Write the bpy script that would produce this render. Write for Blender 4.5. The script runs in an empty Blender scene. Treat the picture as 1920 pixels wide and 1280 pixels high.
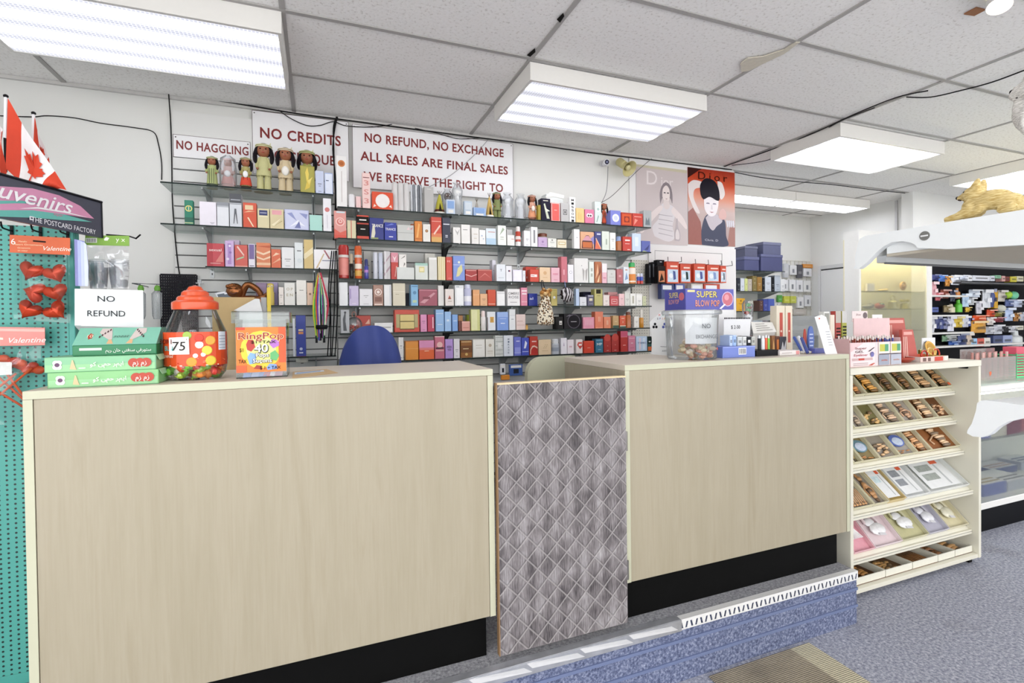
import bpy, math, random
from mathutils import Matrix, Vector
random.seed(7)
S = bpy.context.scene
COL = S.collection
H = 1.45                                   # eye height above the shop floor (m)

# ---------------------------------------------------------------- camera
YAW, PITCH, ROLL, FPX, CX, CY = .3680, -.0119, -.0126, 940.0, 960.0, 614.8
def _cam_basis():
 cy, sy, cp, sp, cr, sr = math.cos(YAW), math.sin(YAW), math.cos(PITCH), math.sin(PITCH), math.cos(ROLL), math.sin(ROLL)
 fw = Vector((sy*cp, cy*cp, sp)); rt = Vector((cy, -sy, 0)); up = rt.cross(fw)
 r2 = rt*cr + up*sr; u2 = -rt*sr + up*cr
 return r2, u2, fw
RT, UP, FW = _cam_basis()
cam = bpy.data.cameras.new('camera'); camo = bpy.data.objects.new('camera', cam); COL.objects.link(camo)
cam.sensor_width = 36; cam.lens = FPX/1920*36; cam.shift_y = -(640-CY)/1920; cam.clip_start = .05
m = Matrix((( RT.x, UP.x, -FW.x, 0), (RT.y, UP.y, -FW.y, 0), (RT.z, UP.z, -FW.z, H), (0,0,0,1)))
camo.matrix_world = m
S.camera = camo

# ---------------------------------------------------------------- world, exposure
w = bpy.data.worlds.new('world'); S.world = w; w.use_nodes = True
w.node_tree.nodes['Background'].inputs[0].default_value = (1, .99, .975, 1)
w.node_tree.nodes['Background'].inputs[1].default_value = 2.5     # fill light through front and left openings assumed for brightness
S.view_settings.view_transform = 'Standard'; S.view_settings.look = 'None'
S.view_settings.gamma = 1; S.view_settings.exposure = .52
S.view_settings.use_curve_mapping = False
LENS_SEEN, LENS_REST = 2.2, 3.5           # brightness of the lamps in view and of the rest of the shop's lamps

# ---------------------------------------------------------------- points on real planes of the room
def _ray(x, y): return RT*((x-CX)/FPX) + UP*(-(y-CY)/FPX) + FW
def PY(x, y, Y): v = _ray(x, y); v = v*(Y/v.y); return Vector((v.x, v.y, v.z+H))
def PX(x, y, X): v = _ray(x, y); v = v*(X/v.x); return Vector((v.x, v.y, v.z+H))
def PZ(x, y, z): v = _ray(x, y); v = v*((z-H)/v.z); return Vector((v.x, v.y, z))

# ---------------------------------------------------------------- materials
def lin(h):
 h = h.lstrip('#'); o = []
 for i in (0, 2, 4):
  c = int(h[i:i+2], 16)/255
  o.append(c/12.92 if c <= .04045 else ((c+.055)/1.055)**2.4)
 return (o[0], o[1], o[2], 1)
_mc = {}
def mat(h, rough=.5, metal=0., var=.06, scale=40., coat=0., emit=0., bump=0.):
 """principled colour with a little procedural mottling"""
 k = (h, rough, metal, var, scale, coat, emit, bump)
 if k in _mc: return _mc[k]
 M = bpy.data.materials.new('m_'+h.strip('#')); M.use_nodes = True
 nt = M.node_tree; b = nt.nodes['Principled BSDF']; c = lin(h)
 b.inputs['Roughness'].default_value = rough; b.inputs['Metallic'].default_value = metal
 b.inputs['Coat Weight'].default_value = coat
 if max(c[:3]) < .05: b.inputs['Specular IOR Level'].default_value = .12
 tc = nt.nodes.new('ShaderNodeTexCoord'); n = nt.nodes.new('ShaderNodeTexNoise'); n.inputs['Scale'].default_value = scale
 nt.links.new(tc.outputs['Object'], n.inputs['Vector'])
 mx = nt.nodes.new('ShaderNodeMixRGB'); mx.inputs[1].default_value = tuple(x*(1-var) for x in c[:3])+(1,)
 mx.inputs[2].default_value = tuple(min(1, x*(1+var)) for x in c[:3])+(1,)
 nt.links.new(n.outputs['Fac'], mx.inputs[0]); nt.links.new(mx.outputs[0], b.inputs['Base Color'])
 if emit:
  b.inputs['Emission Color'].default_value = c; b.inputs['Emission Strength'].default_value = emit
 if bump:
  bp = nt.nodes.new('ShaderNodeBump'); bp.inputs['Strength'].default_value = bump; bp.inputs['Distance'].default_value = .004
  nt.links.new(n.outputs['Fac'], bp.inputs['Height']); nt.links.new(bp.outputs[0], b.inputs['Normal'])
 _mc[k] = M; return M
def clear(h='#ffffff', gloss=.10, rough=.05, film=0.):
 """see-through sheet: tinted transparency, a fresnel gloss, optionally a milky film"""
 k = ('clear', h, gloss, rough, film)
 if k in _mc: return _mc[k]
 M = bpy.data.materials.new('m_clear'); M.use_nodes = True; nt = M.node_tree
 nt.nodes.remove(nt.nodes['Principled BSDF']); out = nt.nodes['Material Output']
 t = nt.nodes.new('ShaderNodeBsdfTransparent'); t.inputs[0].default_value = lin(h)
 g = nt.nodes.new('ShaderNodeBsdfGlossy'); g.inputs['Roughness'].default_value = rough
 lw = nt.nodes.new('ShaderNodeLayerWeight'); lw.inputs['Blend'].default_value = .25
 ma = nt.nodes.new('ShaderNodeMath'); ma.operation = 'MULTIPLY_ADD'; ma.inputs[1].default_value = .75; ma.inputs[2].default_value = gloss*.4
 nt.links.new(lw.outputs['Fresnel'], ma.inputs[0])
 x = nt.nodes.new('ShaderNodeMixShader'); nt.links.new(ma.outputs[0], x.inputs[0]); nt.links.new(t.outputs[0], x.inputs[1]); nt.links.new(g.outputs[0], x.inputs[2])
 src = x
 if film:
  d = nt.nodes.new('ShaderNodeBsdfDiffuse'); d.inputs[0].default_value = (.9, .92, .95, 1)
  y = nt.nodes.new('ShaderNodeMixShader'); y.inputs[0].default_value = film
  nt.links.new(x.outputs[0], y.inputs[1]); nt.links.new(d.outputs[0], y.inputs[2]); src = y
 nt.links.new(src.outputs[0], out.inputs[0]); _mc[k] = M; return M
def nodes_mat(name, rough=.6):
 M = bpy.data.materials.new(name); M.use_nodes = True; nt = M.node_tree
 b = nt.nodes['Principled BSDF']; b.inputs['Roughness'].default_value = rough
 tc = nt.nodes.new('ShaderNodeTexCoord')
 def N(t, **kw):
  n = nt.nodes.new(t)
  for k2, v in kw.items():
   if k2.startswith('i_'):
    key = k2[2:]; n.inputs[int(key) if key.isdigit() else key.replace('_', ' ')].default_value = v
   else: setattr(n, k2, v)
  return n
 return M, nt, b, tc, N
def ramp(nt, N, fac, stops):
 r = N('ShaderNodeValToRGB'); e = r.color_ramp.elements
 while len(e) < len(stops): e.new(.5)
 for el, (p, c) in zip(e, stops): el.position = p; el.color = c if len(c) == 4 else (*c, 1)
 nt.links.new(fac, r.inputs[0]); return r

# ---------------------------------------------------------------- mesh builder
_tx = {}
def text_geo(s, shear=0., bold=0., space=1.0):
 k = (s, shear, bold, space)
 if k in _tx: return _tx[k]
 cu = bpy.data.curves.new('t', 'FONT'); cu.body = s; cu.size = 1; cu.shear = shear; cu.offset = bold; cu.space_character = space
 cu.align_x = 'CENTER'; cu.align_y = 'BOTTOM_BASELINE'; cu.resolution_u = 3; cu.fill_mode = 'FRONT'
 o = bpy.data.objects.new('t', cu); COL.objects.link(o)
 dg = bpy.context.evaluated_depsgraph_get(); dg.update()
 me = o.evaluated_get(dg).to_mesh()
 v = [tuple(x.co) for x in me.vertices]; f = [tuple(p.vertices) for p in me.polygons]
 o.evaluated_get(dg).to_mesh_clear(); bpy.data.objects.remove(o); bpy.data.curves.remove(cu)
 if v:
  x0, x1 = min(a[0] for a in v), max(a[0] for a in v)
  v = [(a[0]-(x0+x1)/2, a[1], 0) for a in v]
 wd = max((a[0] for a in v), default=.5)*2
 _tx[k] = (v, f, wd); return _tx[k]

class MB:
 def __init__(s): s.v = []; s.f = []; s.fm = []; s.mats = []; s.xf = None
 def mi(s, m):
  if m not in s.mats: s.mats.append(m)
  return s.mats.index(m)
 def add(s, vs, fs, m):
  o = len(s.v); k = s.mi(m)
  for p in vs:
   p = Vector(p)
   s.v.append(s.xf @ p if s.xf is not None else p)
  for f in fs: s.f.append(tuple(i+o for i in f)); s.fm.append(k)
  return s
 def box(s, x0, x1, y0, y1, z0, z1, m, bev=0.):
  if x0 > x1: x0, x1 = x1, x0
  if y0 > y1: y0, y1 = y1, y0
  if z0 > z1: z0, z1 = z1, z0
  b = min(bev, (x1-x0)*.45, (y1-y0)*.45, (z1-z0)*.45)
  if b <= 0:
   vs = [(x, y, z) for x in (x0, x1) for y in (y0, y1) for z in (z0, z1)]
   return s.add(vs, [(0,1,3,2), (4,6,7,5), (0,4,5,1), (2,3,7,6), (0,2,6,4), (1,5,7,3)], m)
  vs = []; idx = {}
  for ix, x in enumerate((x0, x1)):
   for iy, y in enumerate((y0, y1)):
    for iz, z in enumerate((z0, z1)):
     sx, sy, sz = (1-2*ix)*b, (1-2*iy)*b, (1-2*iz)*b
     for a, p in enumerate(((x, y+sy, z+sz), (x+sx, y, z+sz), (x+sx, y+sy, z))):
      idx[(ix, iy, iz, a)] = len(vs); vs.append(p)
  I = lambda *k: idx[k]
  fs = []
  for q in (0, 1):
   r = [I(q,0,0,0), I(q,0,1,0), I(q,1,1,0), I(q,1,0,0)]; fs.append(r if q == 0 else r[::-1])
   r = [I(0,q,0,1), I(1,q,0,1), I(1,q,1,1), I(0,q,1,1)]; fs.append(r if q == 0 else r[::-1])
   r = [I(0,0,q,2), I(0,1,q,2), I(1,1,q,2), I(1,0,q,2)]; fs.append(r if q == 0 else r[::-1])
  for i in (0, 1):
   for j in (0, 1):
    fs.append([I(i,j,0,0), I(i,j,0,1), I(i,j,1,1), I(i,j,1,0)])
    fs.append([I(i,0,j,0), I(i,0,j,2), I(i,1,j,2), I(i,1,j,0)])
    fs.append([I(0,i,j,1), I(0,i,j,2), I(1,i,j,2), I(1,i,j,1)])
    for k in (0, 1): fs.append([I(i,j,k,0), I(i,j,k,1), I(i,j,k,2)])
  c = Vector(((x0+x1)/2, (y0+y1)/2, (z0+z1)/2)); out = []
  for f in fs:
   P = [Vector(vs[i]) for i in f]; n = (P[1]-P[0]).cross(P[2]-P[0]); mid = sum(P, Vector())/len(P)
   out.append(tuple(f) if n.dot(mid-c) > 0 else tuple(f[::-1]))
  return s.add(vs, out, m)
 def poly(s, pts, m): return s.add(pts, [tuple(range(len(pts)))], m)
 def prism(s, pts, ext, m):
  """outline pts (3-D, planar) pushed along vector ext"""
  n = len(pts); e = Vector(ext); P = [Vector(p) for p in pts]
  vs = P+[p+e for p in P]
  fs = [tuple(range(n)), tuple(range(2*n-1, n-1, -1))]+[(i, i+n, (i+1) % n+n, (i+1) % n) for i in range(n)]
  return s.add(vs, fs, m)
 def tube(s, path, r, m, n=6, cap=True):
  P = [Vector(p) for p in path]; vs = []; fs = []; prev = None
  for i, p in enumerate(P):
   t = (P[min(i+1, len(P)-1)]-P[max(i-1, 0)])
   t = t.normalized() if t.length > 1e-9 else Vector((0, 0, 1))
   if prev is None:
    a = Vector((0, 0, 1)) if abs(t.z) < .9 else Vector((1, 0, 0)); u = t.cross(a).normalized()
   else:
    u = prev-t*prev.dot(t); u = u.normalized() if u.length > 1e-6 else t.orthogonal().normalized()
   prev = u; b = t.cross(u); rr = r[i] if isinstance(r, (list, tuple)) else r
   for k in range(n):
    an = 2*math.pi*k/n; vs.append(p+(u*math.cos(an)+b*math.sin(an))*rr)
  for i in range(len(P)-1):
   for k in range(n): fs.append((i*n+k, i*n+(k+1) % n, (i+1)*n+(k+1) % n, (i+1)*n+k))
  if cap: fs.append(tuple(range(n-1, -1, -1))); fs.append(tuple((len(P)-1)*n+k for k in range(n)))
  return s.add(vs, fs, m)
 def lathe(s, prof, c, m, n=20, ax=None, cap=True, sx=1., sy=1.):
  """profile [(r, z)...] turned about +z at c (or about axis ax)"""
  vs = []; fs = []; q = Vector((0, 0, 1)).rotation_difference(Vector(ax).normalized()).to_matrix() if ax is not None else None
  c = Vector(c)
  for r, z in prof:
   for k in range(n):
    a = 2*math.pi*k/n; p = Vector((r*math.cos(a)*sx, r*math.sin(a)*sy, z)); vs.append(c+(q @ p if q else p))
  for i in range(len(prof)-1):
   for k in range(n): fs.append((i*n+k, i*n+(k+1) % n, (i+1)*n+(k+1) % n, (i+1)*n+k))
  if cap:
   if prof[0][0] > 1e-6: fs.append(tuple(range(n-1, -1, -1)))
   if prof[-1][0] > 1e-6: fs.append(tuple((len(prof)-1)*n+k for k in range(n)))
  return s.add(vs, fs, m)
 def ball(s, c, r, m, n=12, rot=None):
  r = r if isinstance(r, (tuple, list)) else (r, r, r); vs = []; fs = []; h = max(6, n//2+1); c = Vector(c)
  for i in range(h+1):
   ph = math.pi*i/h
   for k in range(n):
    a = 2*math.pi*k/n; p = Vector((r[0]*math.sin(ph)*math.cos(a), r[1]*math.sin(ph)*math.sin(a), -r[2]*math.cos(ph)))
    vs.append(c+(rot @ p if rot is not None else p))
  for i in range(h):
   for k in range(n): fs.append((i*n+k, i*n+(k+1) % n, (i+1)*n+(k+1) % n, (i+1)*n+k))
  return s.add(vs, fs, m)
 def text(s, t, org, size, m, right=(1, 0, 0), up=(0, 0, 1), width=None, shear=0., bold=0., off=.0006, space=1.0):
  """lettering centred on org (baseline) facing right x up; width squeezes it to a length"""
  v, f, wd = text_geo(t, shear, bold, space)
  R_, U_ = Vector(right).normalized(), Vector(up).normalized(); nrm = R_.cross(U_); o = Vector(org)+nrm*off
  kx = (width/wd) if width else size*1.43
  size = size*1.43                                            # size = height of a capital
  return s.add([o+R_*(p[0]*kx)+U_*(p[1]*size) for p in v], f, m)
 def build(s, name, parent=None, label=None, cat=None, group=None, kind=None, smooth=False, org=None):
  me = bpy.data.meshes.new(name)
  xs, ys, zs = zip(*[tuple(p) for p in s.v])
  if parent is not None: base = Vector(parent['_w'])
  elif org is not None: base = Vector(org)
  elif kind == 'structure': base = Vector((0, 0, 0))
  else: base = Vector(((min(xs)+max(xs))/2, (min(ys)+max(ys))/2, min(zs)))
  me.from_pydata([p-base for p in s.v], [], s.f)
  for m_ in s.mats: me.materials.append(m_)
  me.polygons.foreach_set('material_index', s.fm)
  if smooth:
   me.polygons.foreach_set('use_smooth', [True]*len(s.f)); me.set_sharp_from_angle(angle=math.radians(35))
  me.update()
  o = bpy.data.objects.new(name, me); COL.objects.link(o)
  if parent is not None: o.parent = parent; o['_w'] = base
  else: o.location = base; o['_w'] = base
  return tag(o, label, cat, group, kind)
def tag(o, label=None, cat=None, group=None, kind=None):
 for k, v in (('label', label), ('category', cat), ('group', group), ('kind', kind)):
  if v: o[k] = v
 return o
def thing(name, label, cat, loc, group=None):
 o = bpy.data.objects.new(name, None); COL.objects.link(o); o.location = loc; o.empty_display_size = .05
 o['_w'] = Vector(loc); return tag(o, label, cat, group)
def bez(pts, n=6):
 """smooth path through pts"""
 P = [Vector(p) for p in pts]; out = []
 for i in range(len(P)-1):
  a, b, c, d = P[max(i-1, 0)], P[i], P[i+1], P[min(i+2, len(P)-1)]
  for k in range(n):
   t = k/n; out.append(.5*((2*b)+(c-a)*t+(2*a-5*b+4*c-d)*t*t+(3*b-3*c+d-a)*t**3))
 return out+[P[-1]]
# ================================================================ the setting
YW, ZC, XL, XR, YB, YA, XA0, XA1 = 3.66, H+1.42, -2.5, 9.2, -4.2, 5.1, 3.66, 6.5
def m_wall():
 M, nt, b, tc, N = nodes_mat('painted_wall', .7)
 n = N('ShaderNodeTexNoise', i_Scale=3.); nt.links.new(tc.outputs['Object'], n.inputs['Vector'])
 r = ramp(nt, N, n.outputs['Fac'], [(.3, lin('#e3e3df')), (.7, lin('#e6e6e3'))]); nt.links.new(r.outputs[0], b.inputs['Base Color']); return M
def m_ceil():
 M, nt, b, tc, N = nodes_mat('mineral_tile', .9)
 n = N('ShaderNodeTexNoise', i_Scale=70., i_Detail=4.); v = N('ShaderNodeTexNoise', i_Scale=1.3)
 v2 = N('ShaderNodeTexVoronoi', i_Scale=60.)
 for q in (n, v, v2): nt.links.new(tc.outputs['Object'], q.inputs['Vector'])
 r = ramp(nt, N, n.outputs['Fac'], [(.30, lin('#d9d5d1')), (.43, lin('#f4f2ef')), (.7, lin('#f8f6f4'))])
 r2 = ramp(nt, N, v2.outputs['Distance'], [(.05, (.5, .49, .48)), (.12, (1, 1, 1))])
 mx = N('ShaderNodeMixRGB', blend_type='MULTIPLY'); mx.inputs[0].default_value = .55
 nt.links.new(r.outputs[0], mx.inputs[1]); nt.links.new(r2.outputs[0], mx.inputs[2])
 nt.links.new(mx.outputs[0], b.inputs['Base Color'])
 bp = N('ShaderNodeBump', i_Strength=.35, i_Distance=.003); nt.links.new(n.outputs['Fac'], bp.inputs['Height']); nt.links.new(bp.outputs[0], b.inputs['Normal']); return M
def m_carpet(name, a, c, d, s=330., stain=0.):
 M, nt, b, tc, N = nodes_mat(name, .95)
 n = N('ShaderNodeTexNoise', i_Scale=s, i_Detail=3., i_Roughness=.8); n2 = N('ShaderNodeTexNoise', i_Scale=3.2, i_Detail=4.)
 n3 = N('ShaderNodeTexNoise', i_Scale=s*.32, i_Detail=2.)
 for q in (n, n2, n3): nt.links.new(tc.outputs['Object'], q.inputs['Vector'])
 mm = N('ShaderNodeMath', operation='MULTIPLY_ADD'); mm.inputs[1].default_value = .5
 h = N('ShaderNodeMath', operation='MULTIPLY'); h.inputs[1].default_value = .5
 nt.links.new(n3.outputs['Fac'], h.inputs[0]); nt.links.new(n.outputs['Fac'], mm.inputs[0]); nt.links.new(h.outputs[0], mm.inputs[2])
 r = ramp(nt, N, mm.outputs[0], [(.36, lin(a)), (.5, lin(c)), (.64, lin(d))])
 r2 = ramp(nt, N, n2.outputs['Fac'], [(.25, (.62, .60, .58)), (.42, (1, 1, 1))])
 mx = N('ShaderNodeMixRGB', blend_type='MULTIPLY'); mx.inputs[0].default_value = stain
 nt.links.new(r.outputs[0], mx.inputs[1]); nt.links.new(r2.outputs[0], mx.inputs[2]); nt.links.new(mx.outputs[0], b.inputs['Base Color'])
 bp = N('ShaderNodeBump', i_Strength=.5, i_Distance=.006); nt.links.new(mm.outputs[0], bp.inputs['Height']); nt.links.new(bp.outputs[0], b.inputs['Normal']); return M
WALL, CEIL = m_wall(), m_ceil()
CARPET = m_carpet('grey_blue_carpet', '#6a6e80', '#9da0ae', '#cfd0d7', 260., .6)
STEPCARPET = m_carpet('blue_carpet', '#3a425e', '#656e8c', '#9da4bb', 300., .2)
PLATCARPET = m_carpet('grey_carpet', '#6f6f74', '#97979b', '#b5b5b8', 300.)
WHITE = mat('#ecebe8', .45, var=.02, scale=6)

def wallbox(name, x0, x1, y0, y1, z0, z1, m=WALL): return MB().box(x0, x1, y0, y1, z0, z1, m).build(name, kind='structure')
wallbox('floor', XL-.1, XR+.1, YB-.1, YA+.1, -.1, 0, CARPET)
wallbox('ceiling', XL-.1, XR+.1, YB-.1, YA+.1, ZC, ZC+.1, CEIL)
wallbox('wall_back', XL-.1, XA0, YW, YW+.12, 0, ZC)
wallbox('wall_alcove_left', XA0-.12, XA0, YW+.12, YA, 0, ZC)
wallbox('wall_alcove_back', XA0-.12, XA1+.1, YA, YA+.1, 0, ZC)
wallbox('wall_alcove_right', XA1, XA1+.1, 3.78, YA, 0, ZC)
wallbox('wall_back_right', 6.28, XR+.1, YW, 3.78, 0, ZC)
wallbox('wall_left', XL-.1, XL, .4, YW, 0, ZC)  # stops short: gap towards the front added to let in fill light
wallbox('wall_right', XR, XR+.1, YB, YW, 0, ZC)
wallbox('wall_front', XL-.1, XR+.1, YB-.1, YB, 0, .25)  # kept low: the opening above is assumed, for the world light
# ceiling tee grid
TEE = mat('#aaa7a4', .6, var=.03)  # grey darkened to carry the shadow on the bars
g = MB()
X0, Y0 = -.13, 2.49
for k in range(-2, 8):
 x = X0+1.22*k
 if XL < x < XR: g.box(x-.012, x+.012, YB, YW if (x < XA0 or x > 6.4) else YA, ZC-.006, ZC-.0005, TEE)
k = -11
while Y0+.61*k < YA:
 y = Y0+.61*k
 if y > YB: g.box(XL if y < YW else XA0, XR if y < YW else XA1, y-.012, y+.012, ZC-.0065, ZC-.0008, TEE)
 k += 1
g.build('trim_1', kind='structure')
wallbox('trim_2', XL, XA0, YW-.02, YW-.001, ZC-.02, ZC-.001, mat('#cfcdca', .6))
# raised sales platform behind the counters: carpeted step with two ribs
PT = H-1.198; PF = 1.635
p = MB()
p.box(-1.3, 2.36, PF, YW-.02, .0005, PT, PLATCARPET)
p.build('platform', label='raised grey carpeted platform that the two counters stand on', cat='platform')
st = MB()
st.box(-1.3, 2.361, PF-.012, PF-.001, .0006, PT-.004, STEPCARPET)
for zz in (.088, .168): st.box(-1.3, 2.362, PF-.018, PF-.011, zz-.006, zz+.006, mat('#6a7698', .8))
st.build('step_carpet', label='blue carpet strip with two ribs covering the front of the platform step', cat='carpet')
ed = thing('step_edging', 'white metal edging with punched triangle holes along the platform lip', 'edging', (1.9, PF-.02, PT))
e = MB(); ew = mat('#f0f0ee', .35, .2, var=.02)
ex0, ex1 = 1.32, 2.358
e.box(ex0, ex1, PF-.02, PF+.006, PT+.0005, PT+.004, ew)
e.box(ex0, ex1, PF-.021, PF-.019, PT-.008, PT+.004, ew); e.box(ex0, ex1, PF-.021, PF-.019, PT-.038, PT-.033, ew)
n = 42
for i in range(n+1):
 x = ex0+(ex1-ex0)*i/n; a = .011 if i % 2 else .004; b2 = .004 if i % 2 else .011
 e.prism([(max(ex0, x-a), PF-.021, PT-.008), (min(ex1, x+a), PF-.021, PT-.008), (min(ex1, x+b2), PF-.021, PT-.0335), (max(ex0, x-b2), PF-.021, PT-.0335)], (0, .002, 0), ew)
e.build('perforated_strip', ed)
tp = MB(); tm = mat('#b9bbc0', .3, .55, var=.25, scale=25., bump=.4)
tp.box(-.9, 1.33, PF-.022, PF+.012, PT+.001, PT+.005, tm, .002); tp.box(-.9, 1.33, PF-.025, PF-.02, PT-.04, PT+.004, tm, .001)
for i in range(9):
 x = -.6+i*.21; tp.prism([(x, PF-.026, PT+.003), (x+.2, PF-.027, PT-.01), (x+.23, PF-.026, PT-.03), (x+.02, PF-.028, PT-.016)], (0, .002, 0), mat('#dcdcdc', .35, .3))
tp.build('duct_tape', label='crumpled silver duct tape over the platform lip below the gate', cat='tape')

# ---------------------------------------------------------------- lamps on the ceiling grid
def m_lens(strength, tubes=4, lo=.16):
 M, nt, b, tc, N = nodes_mat('prismatic_lens', .3)
 b.inputs['Base Color'].default_value = (.25, .26, .28, 1)
 sep = N('ShaderNodeSeparateXYZ'); nt.links.new(tc.outputs['Object'], sep.inputs[0])
 def wave(sock, period, ph=0.):
  a = N('ShaderNodeMath', operation='MULTIPLY_ADD'); a.inputs[1].default_value = 2*math.pi/period; a.inputs[2].default_value = ph
  c = N('ShaderNodeMath', operation='COSINE'); nt.links.new(sock, a.inputs[0]); nt.links.new(a.outputs[0], c.inputs[0]); return c.outputs[0]
 t = wave(sep.outputs[1], .56/tubes, math.pi if tubes % 2 == 0 else 0)
 tr = ramp(nt, N, t, [(.0, (lo, lo, lo*1.12)), (.45, (lo*1.8, lo*1.8, lo*1.95)), (.8, (2.2, 2.2, 2.25))])
 mp = N('ShaderNodeMapRange'); mp.inputs[1].default_value = -1; nt.links.new(t, mp.inputs[0]); nt.links.new(mp.outputs[0], tr.inputs[0])
 px, py = wave(sep.outputs[0], .016), wave(sep.outputs[1], .016)
 mu = N('ShaderNodeMath', operation='MAXIMUM'); nt.links.new(px, mu.inputs[0]); nt.links.new(py, mu.inputs[1])
 pr = ramp(nt, N, mu.outputs[0], [(.2, (.56, .58, .63)), (.8, (1, 1, 1))])
 mx = N('ShaderNodeMixRGB', blend_type='MULTIPLY'); mx.inputs[0].default_value = 1
 nt.links.new(tr.outputs[0], mx.inputs[1]); nt.links.new(pr.outputs[0], mx.inputs[2])
 nt.links.new(mx.outputs[0], b.inputs['Emission Color']); b.inputs['Emission Strength'].default_value = strength; return M
L_SEEN, L_FLAT, L_REST = m_lens(LENS_SEEN*1.25), m_lens(LENS_SEEN*1.5, 3, .34), m_lens(LENS_REST)
HOUSE = mat('#e4e2dd', .4, var=.02)
def ceiling_light(x, y, wx, wy, lens, label, group=None):
 z1 = ZC-.007; z0 = ZC-.105
 t = thing('ceiling_light', label, 'ceiling light', (x+wx/2, y+wy/2, z0), group)
 h = MB(); b = .016
 for (a0, a1, c0, c1) in ((x, x+wx, y, y+b), (x, x+wx, y+wy-b, y+wy), (x, x+b, y+b, y+wy-b), (x+wx-b, x+wx, y+b, y+wy-b)):
  h.box(a0, a1, c0, c1, z0, z1, HOUSE)
 h.box(x+b, x+wx-b, y+b, y+wy-b, z1-.004, z1, HOUSE); h.build('housing', t)
 l = MB(); l.box(x+b+.001, x+wx-b-.001, y+b+.001, y+wy-b-.001, z0+.004, z0+.008, lens); l.build('diffuser', t)
ceiling_light(-1.35+.005, 2.495, 1.21, .60, m_lens(LENS_SEEN*.62, 4, .42), 'prismatic ceiling light box above the souvenir flags, largest in view')
ceiling_light(1.09+.005, 2.515, 1.21, .60, L_SEEN, 'ceiling light box with four bright tubes above the long glass rack')
ceiling_light(3.53+.01, 2.535, 1.21, .60, L_FLAT, 'smooth white ceiling light box just right of the two wall posters')
ceiling_light(5.97, 2.545, 1.21, .60, L_FLAT, 'ceiling light box behind the yellow wolf figurine')
L_ALC = m_lens(7., 3, .5)
ceiling_light(3.78, 4.09, 1.215, .31, L_ALC, 'narrow ceiling light partly behind the red poster in the alcove')
ceiling_light(5.00, 4.09, 1.215, .31, L_ALC, 'narrow ceiling light in the alcove corner above the navy boxes')
for yy in (.06, -1.77, -3.6):
 for xx in (-1.34, 1.10, 3.54, 5.98):
  ceiling_light(xx, yy, 1.21, .60, L_REST, 'ceiling light box of the shop floor behind the photographer', 'lamps behind the photographer')
# ================================================================ counters and gate
def m_maple():
 M, nt, b, tc, N = nodes_mat('maple_laminate', .42)
 mp = N('ShaderNodeMapping'); mp.inputs['Scale'].default_value = (9, 9, .7); nt.links.new(tc.outputs['Object'], mp.inputs[0])
 n = N('ShaderNodeTexNoise', i_Scale=1.6, i_Detail=6., i_Roughness=.6, i_Distortion=.5); nt.links.new(mp.outputs[0], n.inputs['Vector'])
 mp2 = N('ShaderNodeMapping'); mp2.inputs['Scale'].default_value = (90, 90, 3.5); nt.links.new(tc.outputs['Object'], mp2.inputs[0])
 n2 = N('ShaderNodeTexNoise', i_Scale=2., i_Detail=3.); nt.links.new(mp2.outputs[0], n2.inputs['Vector'])
 r = ramp(nt, N, n.outputs['Fac'], [(.3, lin('#9f9680')), (.55, lin('#a59c87')), (.75, lin('#9b917a'))])
 r2 = ramp(nt, N, n2.outputs['Fac'], [(.35, (.965, .96, .95)), (.6, (1, 1, 1))])
 mx = N('ShaderNodeMixRGB', blend_type='MULTIPLY'); mx.inputs[0].default_value = 1.
 nt.links.new(r.outputs[0], mx.inputs[1]); nt.links.new(r2.outputs[0], mx.inputs[2]); nt.links.new(mx.outputs[0], b.inputs['Base Color']); return M
MAPLE = m_maple(); MAPLE_EDGE = mat('#bfbfa6', .45, var=.03, scale=9); BLACK = mat('#050505', .7, var=.3, scale=5)
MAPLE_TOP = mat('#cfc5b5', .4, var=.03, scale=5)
YC = 1.66
def counter(x0, x1, ztop, depth, label, pz):
 t = thing('sales_counter', label, 'counter', ((x0+x1)/2, YC+depth/2, PT))
 zb = H+pz
 MB().box(x0+.021, x1-.021, YC, YC+.02, zb, ztop-.0225, MAPLE, .001).build('front_panel', t)
 MB().box(x0, x1, YC-.001, YC+depth, ztop-.022, ztop, MAPLE_TOP, .001).box(x0, x1, YC-.002, YC-.0005, ztop-.0215, ztop-.0005, MAPLE_EDGE).build('worktop', t)
 for a, b in ((x0, x0+.02), (x1-.02, x1)):
  MB().box(a, b, YC-.001, YC+depth, zb, ztop-.0225, MAPLE, .001).box(a, b, YC-.0022, YC-.0008, zb, ztop-.0225, MAPLE_EDGE).build('side_panel', t)
 MB().box(x0+.02, x1-.02, YC+.05, YC+.07, PT+.0005, zb, BLACK).build('kickboard', t, label='black scuffed kickboard')
 MB().box(x0+.02, x1-.02, YC+.021, YC+depth-.03, zb, zb+.02, MAPLE).build('bottom_board', t)
 return t
ZT1, ZT2 = H-.163, H-.173
counter(-.715, .565, ZT1, .44, 'pale maple sales counter holding the square candy tub, left of the gate', -1.03)
counter(1.107, 2.368, ZT2, .51, 'pale maple sales counter holding the round candy tub, right of the gate', -1.025)
# curved return panel behind the gate
cv = thing('curved_panel', 'beige board with a rounded top corner behind the gate', 'panel', (1.02, 2.4, PT))
pts = [(1.25, 2.33, PT), (1.25, 2.33, H-.180)]
for i in range(9):
 a = math.pi/2*i/8; pts.append((1.07-.09*math.sin(a), 2.33, H-.27+.09*math.cos(a)))
pts.append((.98, 2.33, PT))
MB().prism(pts, (0, .04, 0), MAPLE_EDGE).build('board', cv)
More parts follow.
